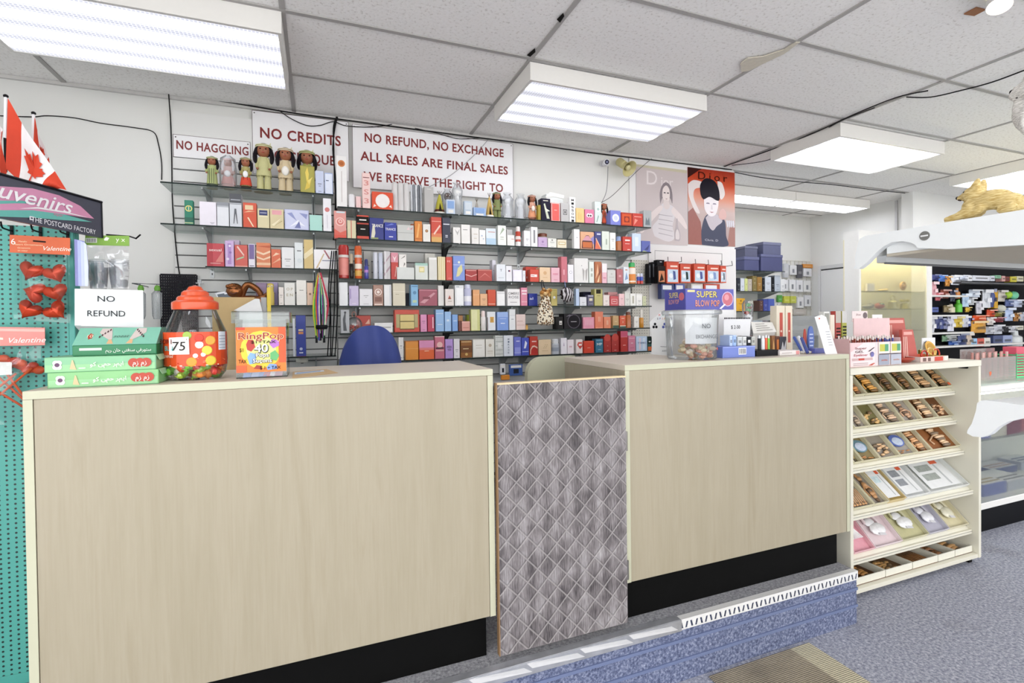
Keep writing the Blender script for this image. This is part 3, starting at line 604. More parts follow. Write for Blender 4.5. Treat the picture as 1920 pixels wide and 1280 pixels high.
row('R', 1, [
 (625.5, 649, 388, '#e09a92', 'pink box with a large rose print', I(R_('#d8503f', 0, 0, 1, .12), D_('#f0c3bc', .5, .6, .38), D_('#d77b73', .5, .6, .28), D_('#f0c3bc', .52, .62, .18), D_('#d77b73', .52, .62, .08), R_('#cfe0e8', .2, .92, .9, .98), P_('#d8604f', [(0, .12), (1, .12), (1, .3), (.5, .2), (0, .34)]))),
 (650.5, 667.5, 413, '#d6cda9', 'cream box with a red ribbon line', I(R_('#c24538', .42, 0, .5, 1))),
 (668.5, 691.5, 403.5, '#17120f', 'black box with red bands', I(R_('#c8442e', 0, 0, 1, .13), R_('#c8442e', 0, .94, 1, 1), R_('#b33a2a', 0, .62, 1, .68), R_('#ece6e2', .2, .78, .8, .83), R_('#d8d2ce', .3, .4, .7, .44))),
 (692.5, 719.5, 408.5, '#26307f', 'navy foil box with big white lettering', I(T_('#f0eee6', 'TRANCE', .56, .58, .8, .14), P_('#d9d6c0', [(.08, .05), (.2, .6), (.34, .72), (.4, .3), (.3, .05)]), R_('#8f9a5c', .1, .03, .6, .1))),
 (720.5, 743.5, 417, '#2c3a9c', 'royal blue foil box with white lettering', I(T_('#eeeef6', 'TRANCE', .5, .56, .86, .13), R_('#e7e5f2', .35, .18, .7, .23), P_('#6c7fd0', [(.1, .8), (.8, .9), (.6, .95)]))),
 (744.5, 776, 421.5, '#c9cac6', 'wide silver box with pink petals', I(P_('#e9cfd0', [(.55, .7), (.7, .9), (.75, .7)]), P_('#c98f90', [(.75, .75), (.95, .9), (.9, .72)]), R_('#a5a6a2', 0, .5, 1, .53))),
 (770, 784, 410, '#c85a1a', 'dark orange box behind the bright orange one', dict(back=1)),
 (777, 791.5, 414.5, '#d9822f', 'bright orange creased box', I(P_('#f0b468', [(.2, .2), (.5, .9), (.7, .85), (.45, .2)]), R_('#b9631c', 0, .12, 1, .16))),
 (792.5, 807, 420, '#e7e4dd', 'white box with a brown oval seal', I(D_('#9a6a3c', .5, .62, .2), D_('#d0a878', .5, .62, .09))),
 (808, 828, 402, '#cc4632', 'tall red box fading to gold', I(R_('#d8a860', 0, 0, 1, .22), R_('#d97c52', 0, .22, 1, .36), P_('#efc9b8', [(.2, .35), (.8, .7), (.9, .65), (.3, .3)]), R_('#efb9a8', .05, .82, .95, .84))),
 (829, 844.5, 406.5, '#2d3246', 'dark navy tall box left of the white group', I(R_('#d9dbe2', .1, .72, .9, .76), R_('#d9dbe2', .35, .22, .65, .25), R_('#d9dbe2', .35, .28, .65, .31))),
 (849, 863.5, 426, '#eceae6', 'white box with a grey star fold', I(P_('#b9b7b2', [(.2, .9), (.6, .5), (.9, .9), (.6, .7)]))),
 (864.5, 881.5, 421, '#eeece8', 'taller white box in the white group', I(R_('#8b8a86', .2, .72, .7, .75))),
 (884, 898, 427, '#e9e6e1', 'white box with a beige script', I(R_('#b49f82', .25, .6, .8, .63), R_('#c9b9a2', .3, .35, .7, .38))),
 (898.5, 910.5, 431, '#f0eeec', 'white box dotted with blue', I(D_('#9fb4cf', .4, .6, .12), D_('#9fb4cf', .65, .4, .1))),
 (911, 930, 428, '#dfe8ef', 'white box with a pale blue lower half', I(R_('#b6d0e4', 0, 0, 1, .4), R_('#c9897e', .2, .76, .9, .8))),
 (933, 949, 422.5, '#eef0ea', 'white box with a green sketch', I(P_('#a3b39a', [(.2, .5), (.6, .9), (.8, .8)]), R_('#9aa291', .3, .4, .7, .43), R_('#9aa291', .3, .3, .7, .32))),
 (949.5, 961, 424, '#f0eded', 'white box with red scribbles in the back', dict(back=1, items=[R_('#c98a86', .2, .6, .9, .68)])),
 (951, 965, 440.5, '#ebe9e6', 'short white box in front of the red scribbles', I(R_('#cc8f88', .55, .6, .95, .66))),
 (967, 977, 424, '#b9402c', 'clear topped red spray bottle', dict(k='cyl', capc='#e4dcd8', capf=.25, bands=[('#e9e6e4', 0, .22), ('#efe1dc', .34, .5)])),
 (982, 994.5, 432.5, '#eeecf0', 'narrow white box with violet print'),
 (995.5, 1008, 425.5, '#f3f1f2', 'tall white box with vertical grey lettering', I(R_('#8f8d92', .35, .2, .62, .85))),
 (1008.5, 1030, 430, '#e9e0d0', 'cream bottle behind the mauve box', dict(k='cyl', back=1, capc='#8a4a34', capf=.2)),
 (1009, 1026, 444.5, '#c3a9cc', 'square mauve box', I(D_('#9a7cab', .5, .55, .12), R_('#9a7cab', .3, .25, .7, .28))),
 (1027, 1043.5, 446.5, '#e6e6de', 'pale box right of the mauve box'),
 (1045, 1062.5, 449, '#e6dcc3', 'cream box with a gold pattern', I(R_('#cbb583', .1, .4, .9, .75), R_('#efe8d6', .2, .5, .8, .65))),
 (1076, 1087, 429.5, '#f2f1f1', 'narrow white box after the gap', I(R_('#b9b7bd', .4, .55, .65, .6))),
 (1088.5, 1114, 434.5, '#e0ab86', 'wide perfume set with an arched window', I(P_('#8d86c2', [(.55, .5), (1, .8), (1, .3)]), P_('#5a2f2c', [(.06, .05), (.1, .45), (.4, .8), (.6, .8), (.88, .42), (.92, .05)]), P_('#d49aa8', [(.12, .5), (.4, .77), (.6, .77), (.82, .5)]), R_('#c86a32', .14, .1, .84, .42))),
 (1115, 1127.5, 434, '#3a3f7c', 'navy box with an orange diagonal', I(P_('#dd6f4c', [(0, .05), (.95, .05), (.2, .62)]), P_('#e6b896', [(.1, .6), (.2, .66), (1, .08), (.92, .05)]), R_('#cfd1e2', .3, .82, .9, .9))),
 (1128.5, 1142.5, 433.5, '#dfe6da', 'pale green box left of a plain white box', I(R_('#a8b3a2', .5, .3, .7, .6))),
 (1143.5, 1154.5, 436, '#efeee9', 'plain white box left of the amber bottle'),
 (1156, 1166.5, 442.5, '#b0622a', 'amber bottle with a blue cap', dict(k='cyl', capc='#8d9fc8', capf=.32)),
 (1167.5, 1184.5, 443.5, '#c63a2d', 'bright red box with white lettering', I(R_('#f3e2dc', .25, .7, .8, .8), R_('#f3e2dc', .25, .5, .75, .53), R_('#f3e2dc', .5, .1, .8, .14))),
 (1185, 1202, 437.5, '#c9d9ec', 'pale blue box next to the blue foil', I(R_('#dfe9f5', .3, .3, .7, .8))),
 (1203, 1219.5, 451.5, '#5a64ad', 'crinkled blue foil box at the right end', I(P_('#c9cdea', [(0, .6), (.6, .9), (.2, .7)]), P_('#2f3576', [(.3, .2), (.9, .7), (.7, .2)]), P_('#b3c08c', [(0, 0), (.8, 0), (.2, .14)])))])
row('R', 2, [
 (633.5, 655, 458.5, '#b02a25', 'big red foil roll', dict(k='cyl', name='foil_roll', cat='roll', bands=[('#e08a80', .1, .6), ('#d9d2cc', .62, .7)])),
 (654.5, 663, 475.5, '#1d1512', 'black bottle with a metal cap', dict(k='cyl', capc='#b6a58c', capf=.4)),
 (664, 679, 460.5, '#cf5a22', 'orange cylinder with a silver collar', dict(k='cyl', name='perfume_canister', bands=[('#cfc9c2', .64, .72), ('#d9a64a', .08, .25), ('#efe0d0', .3, .45)])),
 (681, 696, 461, '#c2c1bc', 'grey box behind the blue topped roll-on', dict(back=1)),
 (682.5, 691, 485.5, '#3a3f9c', 'roll-on with a dark blue ball cap', dict(k='cyl', capc='#26306e', capf=.35, bands=[('#b57fc8', .32, .45)])),
 (699, 708.5, 473, '#cfd2dc', 'first silver tube', dict(k='cyl', name='silver_tube', cat='tube')),
 (709, 718, 473.5, '#c3c9d8', 'second silver tube left of the plaid box', dict(k='cyl', name='silver_tube', cat='tube')),
 (719, 731.5, 470.5, '#c8c4c6', 'silver plaid box', I(P_('#a98f98', [(0, .1), (1, .4), (1, .5), (0, .2)]), P_('#a98f98', [(0, .5), (1, .8), (1, .88), (0, .58)]), R_('#e4e2e4', .2, 0, .35, 1))),
 (732.5, 746.5, 473.5, '#bf3329', 'red box with a pink heart lid', I(R_('#d88f9c', 0, .64, 1, 1), P_('#efd6d8', [(.2, .9), (.5, .66), (.8, .9), (.5, .8)]), P_('#e8b0a4', [(.5, .1), (.6, .1), (.8, .5), (.7, .5)]))),
 (747.5, 762, 476.5, '#e9e5e0', 'white box with dark script', I(P_('#6c6660', [(.2, .8), (.8, .9), (.8, .95)]), P_('#6c6660', [(.6, .5), (.85, .62), (.7, .68)]), R_('#55504c', .4, .2, .65, .26)), ),
 (744, 777, 501, '#d5d8d4', 'low wide pale grey box', dict(items='plain', Yf=3.342, depth=.017)),
 (778, 802.5, 493, '#d9ddd6', 'square white gift with a gold tag', I(R_('#a8cdbf', 0, .85, 1, 1), R_('#d9cf8f', .3, .45, .72, .78), R_('#f0e6b8', .36, .52, .66, .7))),
 (796.5, 816, 470, '#d6d4cc', 'tall stone box at the back', dict(back=1, items='plain')),
 (803.5, 819.5, 482, '#dbdad4', 'light grey box left of the cream stripes', I(R_('#f0efec', .05, .9, .95, .96))),
 (820.5, 835, 481, '#dccb92', 'cream box with white stripes', I(*[R_('#f1e9cf', .08+.24*i, 0, .16+.24*i, 1) for i in range(4)])),
 (836, 848, 481.5, '#d0483a', 'red box with a small 212 mark', I(T_('#f2cfc8', '212', .4, .78, .5, .07), R_('#e08a80', .3, .08, .8, .1))),
 (849, 871.5, 479.5, '#7f97d8', 'blue box with a yellow leaf', I(P_('#d9d49a', [(.25, .15), (.4, .5), (.75, .68), (.8, .4), (.5, .18)]), R_('#b9c6ea', 0, .62, 1, .65), D_('#e9ecd9', .5, .74, .1))),
 (872.5, 894.5, 505, '#a42a28', 'low red gift box with a ribbon', I(P_('#e9b3ac', [(0, .5), (.5, .35), (1, .55), (1, .62), (.5, .42), (0, .58)]), R_('#e2a19a', .05, .88, .95, .94))),
 (895.5, 922.5, 505, '#b04038', 'wider low red gift box', I(P_('#d9837a', [(.05, .2), (.5, .7), (.95, .25), (.5, .6)]), R_('#d98f86', .02, .9, .98, .95))),
 (922.5, 930, 487, '#e4e2ee', 'lilac white sliver box behind the letter T box', dict(back=1)),
 (930.5, 948, 495.5, '#e6eaf0', 'white box with a letter T', I(T_('#2f3440', 'T', .5, .58, .22, .14), R_('#9aa3b3', .2, .2, .8, .22))),
 (948.5, 960, 498, '#ecebef', 'white box with a tiny flag', I(R_('#1f2a55', .35, .62, .7, .72), R_('#cc3333', .55, .65, .7, .70))),
 (961.5, 979, 505.5, '#e7e3f0', 'lilac white box beside the flag box', I(R_('#f4f2f8', .1, .1, .9, .9))),
 (979.5, 985.5, 507, '#e9e8ec', 'slim white box left of the big red box'),
 (985.5, 1009, 500, '#d43f2a', 'large red box in the back', dict(back=1, items=[R_('#f2e4de', .05, .28, .3, .4)])),
 (993.5, 1010.5, 505, '#cf452f', 'red box with a white label in front', I(R_('#f4ecea', .06, .4, .8, .6), R_('#b9342a', .1, .48, .5, .52))),
 (1011.5, 1032, 501, '#e9c9a4', 'peach box with a faint gold emblem', I(D_('#d6aa7c', .5, .62, .16), R_('#cfa273', .3, .3, .7, .33))),
 (1033, 1049.5, 501.5, '#e6b4c0', 'pink box with rose lettering', I(R_('#d98fa2', .2, .5, .8, .62), R_('#d98fa2', .3, .15, .75, .2))),
 (1050.5, 1063.5, 481, '#c76d79', 'tall rose box', I(R_('#8f2f38', 0, .0, .12, 1), R_('#e2a7ae', .4, .3, .6, .5))),
 (1064.5, 1075.5, 496, '#eeecf2', 'white box with a thin oval', I(D_('#9a8fa0', .5, .58, .24), D_('#eeecf2', .5, .58, .2))),
 (1076.5, 1103, 484, '#e3e1df', 'large white box with glass outline', I(P_('#a9a6a3', [(.62, .1), (.66, .1), (.72, .5), (.6, .6), (.57, .58)]), P_('#a9a6a3', [(.86, .1), (.82, .1), (.78, .5), (.92, .6), (.95, .58)]), D_('#8d8a88', .52, .7, .03))),
 (1104.5, 1114, 490.5, '#e2e8e2', 'mint white box with grey dots', I(R_('#b3b8ae', .3, .55, .7, .7), R_('#b3b8ae', .3, .3, .7, .45))),
 (1115, 1128, 490.5, '#b5683c', 'brown box with flame streaks', I(P_('#e6b48c', [(.1, .2), (.4, .9), (.55, .5)]), P_('#7c3a22', [(.5, .3), (.8, .9), (.9, .5)]), P_('#f0d2a8', [(.3, .05), (.7, .4), (.6, .05)]))),
 (1128.5, 1138, 494, '#e8b8c4', 'pink box with a white upper half', I(R_('#f0e8ea', 0, .55, 1, 1), R_('#cf7f94', .2, .25, .8, .3))),
 (1138.5, 1154.5, 506, '#cfcecb', 'square silver grey box', I(R_('#a8a7a3', .2, .45, .8, .48), D_('#b9b8b4', .5, .7, .1))),
 (1156.5, 1168, 504.5, '#b96a70', 'mauve red box', I(R_('#d9a0a4', .3, .45, .7, .6), R_('#8f3f46', .2, .1, .8, .14))),
 (1169, 1179.5, 500.5, '#dfe6ee', 'white box with blue figure print', I(P_('#7f9cc6', [(.2, .2), (.5, .7), (.8, .3)]), R_('#c9865c', .3, .8, .7, .86))),
 (1180, 1193.5, 491.5, '#dc8534', 'orange bottle with a green cap', dict(k='cyl', capc='#35a85a', capf=.22, bands=[('#f0e4d8', .45, .74), ('#efe2cf', .08, .14)])),
 (1195, 1200.5, 512.5, '#c23a30', 'first small red and blue bottle', dict(k='cyl', capc='#dfe3ee', capf=.3, bands=[('#2f4aa8', .3, .68)])),
 (1201, 1206.5, 512.5, '#c23a30', 'last small red and blue bottle', dict(k='cyl', capc='#cfd6ea', capf=.3, bands=[('#3a5ab8', .3, .68)]))])
row('R', 3, [
 (635, 652, 523.5, '#dfe2e6', 'tall pale silver box at the left end', I(R_('#f1f2f4', .04, .02, .94, .97))),
 (654, 672.5, 535.5, '#c9bcdc', 'lilac box with vertical print', I(R_('#9d8bbb', .08, .35, .2, .85), R_('#e2daec', .3, .1, .7, .14))),
 (673.5, 698.5, 541.5, '#e6e5e8', 'plain square white box'),
 (699.5, 718.5, 534, '#a88070', 'brown lace patterned box', I(D_('#efe0d8', .5, .66, .36), D_('#a88070', .5, .66, .28), D_('#efe0d8', .5, .66, .16), R_('#7c4f40', .15, .2, .85, .42), R_('#e9d6c9', .1, .04, .9, .1))),
 (719.5, 734, 533.5, '#e9e9e9', 'white box right of the brown lace box', I(R_('#c9ccd2', .75, .05, .95, .95))),
 (736, 760, 529, '#d8d0b9', 'tall cream box', I(R_('#efe9d9', .03, .62, .97, .64), R_('#a39877', .2, .5, .5, .52))),
 (761, 768, 549, '#1e2440', 'small dark navy box', dict(back=1, items='plain')),
 (768.5, 784, 533.5, '#7fb2d8', 'light blue box with a crest', I(R_('#1f3a5c', 0, 0, .1, 1), D_('#4f7fa8', .56, .62, .22), R_('#b9cfa8', .3, .15, .8, .27), R_('#3f6f98', .2, .9, .95, .93))),
 (785, 820, 542, '#9d4a5c', 'wide rose box in clear wrap', I(R_('#c07a88', .02, .9, .98, .96), P_('#c98f98', [(.05, .2), (.3, .15), (.9, .75), (.8, .8)]), R_('#7c2f40', .2, .4, .6, .55))),
 (821, 832, 535, '#e0ded9', 'narrow light grey box', I(R_('#bdbab3', .7, 0, .74, 1))),
 (834.5, 851, 541.5, '#e6dcd6', 'off white box with a red triangle', I(P_('#b5563f', [(.3, .4), (.5, .64), (.7, .4)]), P_('#7c3a2c', [(.4, .4), (.5, .52), (.6, .4)]), R_('#a89a90', .3, .25, .75, .29))),
 (852.5, 869.5, 534.5, '#e4e6e8', 'frosted white bottle box', I(R_('#9aa3a8', .12, .9, .5, .94), R_('#f4f5f6', .2, .05, .9, .85))),
 (870, 885, 532, '#c2c4de', 'lilac frosted bottle with a white tag', dict(k='cyl', capc='#d3d6ea', capf=.18, bands=[('#eeeef4', .2, .45)])),
 (886.5, 899.5, 543, '#e3a36c', 'light orange box', I(R_('#efc79c', 0, .68, 1, .7))),
 (900, 914, 550.5, '#e6b487', 'short peach box'),
 (914.5, 929.5, 543, '#cf4a24', 'red orange box', I(R_('#efd0bd', .05, .1, .95, .13))),
 (931, 947, 546, '#e9e8e8', 'white jar box with a flat cap', I(R_('#c9c9cb', 0, .86, 1, .89), R_('#f4f4f4', .08, .05, .92, .8))),
 (951, 975, 541.5, '#f1efef', 'white box with two lines of big letters', I(T_('#8f8b8e', 'OMBRE', .5, .66, .86, .15), T_('#8f8b8e', 'ROSE', .5, .44, .8, .15), R_('#9d999c', .2, .2, .75, .23))),
 (976.5, 989, 539, '#e08aa2', 'pink box with white lettering in front', I(R_('#f8e6ea', .1, .78, .9, .86), R_('#f8e6ea', .15, .62, .85, .7), R_('#f3c4cf', .1, .2, .9, .24))),
 (971, 986, 530.5, '#d8476f', 'deep pink box in the back', dict(back=1, items='plain')),
 (991, 1008, 550, '#2b3a94', 'navy box left of the leopard print bag', I(T_('#dfe3f4', 'al', .3, .5, .4, .2))),
 (1024, 1032, 542, '#7a6a3a', 'narrow olive box beside the gold box', dict(back=1)),
 (1033, 1045, 541.5, '#c9b96c', 'gold box left of the black netted ball', I(D_('#e9ecf2', .5, .5, .2), R_('#a8974a', .1, .9, .9, .93))),
 (1079.5, 1086, 541, '#bfd2ee', 'pale blue box right of the netted ball', dict(items='plain')),
 (1087, 1100, 556.5, '#dedfe4', 'short white box left of the dark label box'),
 (1093, 1113, 546, '#2a2a3c', 'wide dark box in the back', dict(back=1, items='plain')),
 (1101.5, 1113.5, 552.5, '#55526a', 'dark grey box with a cream label', I(R_('#d8cfb4', .25, .45, .78, .68), R_('#b9bccb', .1, .85, .9, .93), R_('#9d9cae', .2, .18, .8, .22))),
 (1114.5, 1130, 541.5, '#b9b26c', 'olive green box with a dark cap window', I(R_('#2d2a1c', .2, .72, .78, .97), R_('#8d8748', .3, .58, .7, .62))),
 (1131, 1143, 552.5, '#eadcd6', 'blush white box'),
 (1144, 1159.5, 555, '#c94b4f', 'short red box with a white frame', I(R_('#eab9b6', .14, .2, .86, .7), R_('#c94b4f', .2, .25, .8, .65), R_('#f2dcd8', .3, .42, .7, .48))),
 (1140, 1158, 546, '#e4a2a2', 'salmon pink box in the back', dict(back=1)),
 (1160.5, 1171, 550.5, '#efc6c8', 'light pink box'),
 (1171.5, 1181, 546, '#d9d9d2', 'pale grey box right of the pink boxes'),
 (1181.5, 1192.5, 550, '#efeee8', 'first ivory box near the right end', I(R_('#b4b19f', .35, .2, .65, .8))),
 (1193, 1204.5, 550.5, '#f1efea', 'second ivory box near the right end'),
 (1205, 1212, 555, '#c9cca6', 'pale olive box at the right end')])
row('R', 4, [
 (638, 655, 578, '#b9bcc0', 'tall silver box with a dark figure', I(P_('#4c4f55', [(.3, .1), (.25, .6), (.45, .85), (.6, .85), (.55, .5), (.7, .1)]), D_('#3a3c42', .52, .88, .14))),
 (668, 695, 585.5, '#c63a26', 'red box behind the glass ornament', dict(back=1, items=[P_('#efb9a2', [(.6, .5), (.9, .8), (.95, .5)])])),
 (702, 736.5, 605, '#e9e8e6', 'low white box behind the chair', I(R_('#b7b6b3', .2, .45, .9, .6), R_('#d9d8d5', .0, .0, 1, .1))),
 (788, 800.5, 589.5, '#d98fb8', 'orchid pink box'),
 (801.5, 814.5, 589.5, '#b5264e', 'crimson box with white vertical script', I(R_('#f0c9d2', .72, .2, .86, .85))),
 (815.5, 832.5, 577, '#8db4e0', 'tall sky blue box', I(R_('#1c2a48', 0, 0, .06, 1), R_('#e2edf8', .1, .8, .9, .82), R_('#e2edf8', .25, .3, .8, .33))),
 (833.5, 846, 584, '#97bce6', 'second sky blue box', I(R_('#d3e3f5', .3, .5, .7, .6))),
 (847.5, 858.5, 589.5, '#7ea6de', 'third and shortest sky blue box', I(R_('#d3e3f5', .2, .6, .8, .64))),
 (859, 868, 591, '#dd9a5c', 'apricot box behind the small pink box', dict(back=1, items='plain')),
 (859.5, 865, 601.5, '#6b2a1c', 'small brown box', dict(items='plain')),
 (865.5, 881.5, 602, '#d99a8c', 'small salmon box', I(R_('#b56a5c', .15, .3, .85, .36), R_('#eec4b8', 0, .88, 1, .94))),
 (876, 884, 580, '#b4c43c', 'lime sliver box in the back', dict(back=1, items='plain')),
 (882.5, 900, 578.5, '#d0d08a', 'tall pale lime box', I(R_('#e3e2ae', .08, .04, .7, .97))),
 (901.5, 911.5, 582.5, '#ece6e4', 'white bottle with a pink shoulder', dict(k='cyl', capc='#efdcd8', capf=.3)),
 (913, 929, 584, '#e6e8ec', 'white box with a gold square label', I(R_('#d0a04a', .35, .42, .8, .72), R_('#b98a36', .5, .5, .65, .64), R_('#4a2c22', 0, 0, .08, .7))),
 (932, 953, 584.5, '#9db8ea', 'wide light blue box', I(R_('#7f9fe0', .05, 0, 1, .72), R_('#e6edfa', .3, .36, .7, .4), R_('#cfdcf5', .2, .62, .8, .64))),
 (954.5, 966.5, 578.5, '#e8eaec', 'tall white bottle box', I(R_('#c9ccd0', .0, .7, 1, .72), R_('#aab3b9', .3, .5, .7, .54))),
 (967.5, 985.5, 589, '#e6d0c9', 'beige pink box', I(R_('#b9948b', .1, .55, .7, .58), R_('#cfaaa0', .1, .3, .9, .33))),
 (986, 990.5, 608.5, '#d8a548', 'tiny gold jar', dict(k='cyl', capc='#b9832c', capf=.3)),
 (1041, 1056, 593.5, '#151414', 'black box with a white square', I(R_('#d9d6d2', .5, .35, .85, .66), R_('#151414', .56, .44, .8, .5))),
 (1057, 1091, 588, '#17141a', 'large black glossy box with a round ridge', I(D_('#4a4350', .55, .5, .36), D_('#17141a', .55, .5, .32), R_('#b9b4ba', .38, .46, .7, .5), P_('#5d5866', [(.1, .8), (.3, .95), (.5, .9)]))),
 (1093, 1114.5, 594.5, '#e396ac', 'pink box with pale stripes', I(*[R_('#efc0cc', .2+.14*i, .3, .25+.14*i, .8) for i in range(5)])),
 (1115.5, 1131, 584, '#df7a58', 'tall coral box', I(R_('#f0c2a8', .06, .03, .94, .05), R_('#f0c2a8', .4, .4, .46, .7), R_('#f0c2a8', .56, .4, .62, .7))),
 (1132, 1145.5, 594, '#e08560', 'short coral box', I(R_('#f5d3b4', .4, .3, .46, .7), R_('#f5d3b4', .54, .3, .6, .7))),
 (1149, 1160.5, 591.5, '#c2a06c', 'gold box on a green base', I(R_('#1f4a3a', 0, 0, 1, .22), R_('#e0c99c', .3, .5, .7, .55))),
 (1162, 1173.5, 591.5, '#d4552f', 'red orange box on a green base', I(R_('#1f4a3a', 0, 0, 1, .14), R_('#f0e0cc', 0, .14, 1, .2), R_('#f2d0b4', .25, .75, .75, .8), R_('#f2d0b4', .45, .4, .55, .55))),
 (1174.5, 1184, 584.5, '#b5622c', 'brown bottle with a dark cap', dict(k='cyl', capc='#6e3a24', capf=.2)),
 (1189, 1198, 593, '#efede6', 'white box left of the amber spray'),
 (1200, 1207.5, 580, '#c98a2c', 'amber spray bottle with a clear top', dict(k='cyl', capc='#ece6dc', capf=.45, neck=.7))])
row('R', 5, [
 (747, 756.5, 632, '#e6e4e2', 'white box beside the blue chair'),
 (760, 784.5, 639, '#e3912b', 'orange yellow box', I(R_('#f0b96a', .0, .58, 1, .6), R_('#c9741a', .0, .95, 1, 1))),
 (785.5, 814, 638, '#e2642d', 'box fading from pink to orange', I(R_('#dc8fb8', 0, .62, 1, 1), R_('#df7d7c', 0, .5, 1, .62), R_('#f3c2a0', .35, .42, .65, .46))),
 (815, 833.5, 630, '#c76a80', 'tall rose box with a cream badge', I(D_('#e6b8b4', .5, .62, .3), R_('#3f3336', .08, .44, .92, .5), R_('#efd0cc', .0, .96, 1, 1), R_('#e6b8b4', .1, .34, .9, .38))),
 (834.5, 849.5, 635.5, '#b593d6', 'lilac box with dark lettering', I(T_('#33284a', 'ARIA', .5, .54, .66, .12), T_('#33284a', 'YES', .5, .4, .5, .1))),
 (850.5, 862, 635, '#e3dfe2', 'pearl white box right of the lilac box'),
 (863.5, 885, 638, '#8f5a22', 'brown gold box', I(R_('#6e3f14', .0, .3, 1, .7), R_('#e9d2a0', .2, .5, .7, .54), D_('#d9b46a', .5, .2, .12), R_('#dfc08a', .05, .9, .95, .94))),
 (886, 909.5, 635.5, '#e2dfd6', 'ivory square box', I(R_('#f1efe8', .06, .06, .94, .94), R_('#b3ad9c', .25, .65, .75, .67), R_('#c9c4b4', .25, .5, .75, .52))),
 (910.5, 927, 635.5, '#e9e6dc', 'ivory box with a printed drawing', I(D_('#b9ad98', .5, .65, .18), R_('#c9c1ae', .2, .3, .8, .34), R_('#c9c1ae', .2, .2, .8, .22))),
 (928, 943.5, 629, '#e2e4e0', 'white box with a grey grid', I(*[R_('#aab0aa', .08+.2*i, .03, .12+.2*i, .97) for i in range(5)], *[R_('#aab0aa', .03, .1+.2*i, .97, .13+.2*i) for i in range(5)], R_('#e9eae6', .3, .4, .75, .65))),
 (944, 962.5, 628.5, '#dde2ea', 'white box with letters running down', I(*[T_('#5f6f86', c, .5, .78-.13*i, .16, .075) for i, c in enumerate('MIRAGE')])),
 (963.5, 977, 631.5, '#6a72c9', 'violet blue box', I(R_('#8f97dd', .1, .1, .9, .45), R_('#d5d8f2', .3, .75, .8, .8), R_('#b9bfe8', 0, .16, 1, .18))),
 (977.5, 992, 633, '#4352b8', 'deep blue box with a white feather', I(P_('#dfe4f6', [(.3, .4), (.5, .85), (.75, .7), (.55, .4)]), R_('#b9c2ea', .1, .2, .9, .24))),
 (993, 1008.5, 630.5, '#bf3b2b', 'red box with a melon slice', I(P_('#e9c7b4', [(.02, .05), (.05, .3), (.3, .5), (.6, .52), (.95, .42), (.98, .05)]), P_('#b32b24', [(.1, .05), (.14, .28), (.36, .42), (.6, .44), (.95, .34), (.98, .05)]), R_('#f0d2c4', .25, .7, .8, .76))),
 (1009.5, 1033.5, 636.5, '#e6cda8', 'peach box with a dotted emblem', I(*[D_('#b99d70', .42+.05*i, .45+.1*(i % 3), .03) for i in range(6)], R_('#b99d70', .25, .25, .75, .27))),
 (1034.5, 1050, 635.5, '#b9bec6', 'chrome grey bottle with a domed top', dict(k='cyl', capc='#d3d6da', capf=.3, bands=[('#8f98a5', .2, .45)])),
 (1051.5, 1063, 633.5, '#eeeaf0', 'white box with a lilac drop', I(P_('#b9a6c2', [(.4, .5), (.5, .75), (.6, .5)]))),
 (1063.5, 1076, 636.5, '#efe6ea', 'pinkish white box with a small bow', I(D_('#d9b3bd', .4, .5, .12), D_('#d9b3bd', .6, .5, .12))),
 (1080, 1092.5, 636, '#e9dfdc', 'white box with a red heart sticker', I(P_('#cf4a40', [(.15, .6), (.3, .8), (.9, .8), (.98, .5), (.6, .3)]), R_('#f4e4de', .4, .55, .85, .68))),
 (1094, 1114, 639, '#d23b1f', 'square bright red box', I(R_('#f0c2ae', .35, .42, .65, .45), R_('#b92f18', 0, 0, .06, 1), R_('#e26a4c', .04, .94, .96, .97))),
 (1103, 1161, 619.5, '#100d0e', 'wide black box at the back', dict(back=1, items='plain')),
 (1116.5, 1131, 635, '#2c6f8c', 'teal box with white letters', I(T_('#e2eef2', 'MP', .5, .52, .7, .18), R_('#7fb0c4', .1, .88, .9, .93), R_('#9cc2d0', .3, .2, .7, .24))),
 (1132, 1146, 631, '#a8231c', 'first dark red box with an arched top', I(D_('#c23a2e', .5, .93, .44), R_('#d98a7c', .42, .4, .58, .43), R_('#e6b4a8', .35, .1, .65, .13))),
 (1146.5, 1160.5, 630, '#a8231c', 'other dark red box with an arched top', I(D_('#c23a2e', .5, .93, .44), R_('#d98a7c', .42, .44, .58, .47), R_('#e6b4a8', .35, .1, .65, .13))),
 (1163.5, 1177, 619.5, '#b82a24', 'tall crimson box with a rose lid', I(R_('#c94f70', 0, .72, 1, 1), R_('#efb3a8', .3, .3, .7, .33), R_('#e28a90', 0, .7, 1, .72))),
 (1178, 1191.5, 629, '#d27d97', 'dusty pink box', I(R_('#efc4d0', .1, .82, .9, .85), R_('#b9607c', .2, .2, .8, .24), R_('#f3d9e0', .35, .5, .65, .55))),
 (1192.5, 1213.5, 630.5, '#bfd3ea', 'pale blue striped box', I(R_('#e4d3de', .25, .1, .42, .9), R_('#d9e6f4', .6, .1, .8, .9), T_('#7f8fb0', 'TIME', .5, .5, .8, .12))),
 (1214.5, 1222, 630.5, '#1d4a44', 'dark green and orange box at the right end', I(R_('#d0642a', 0, 0, 1, .28), R_('#14211f', 0, .5, 1, 1), R_('#c9cfc9', .2, .6, .7, .68)))])
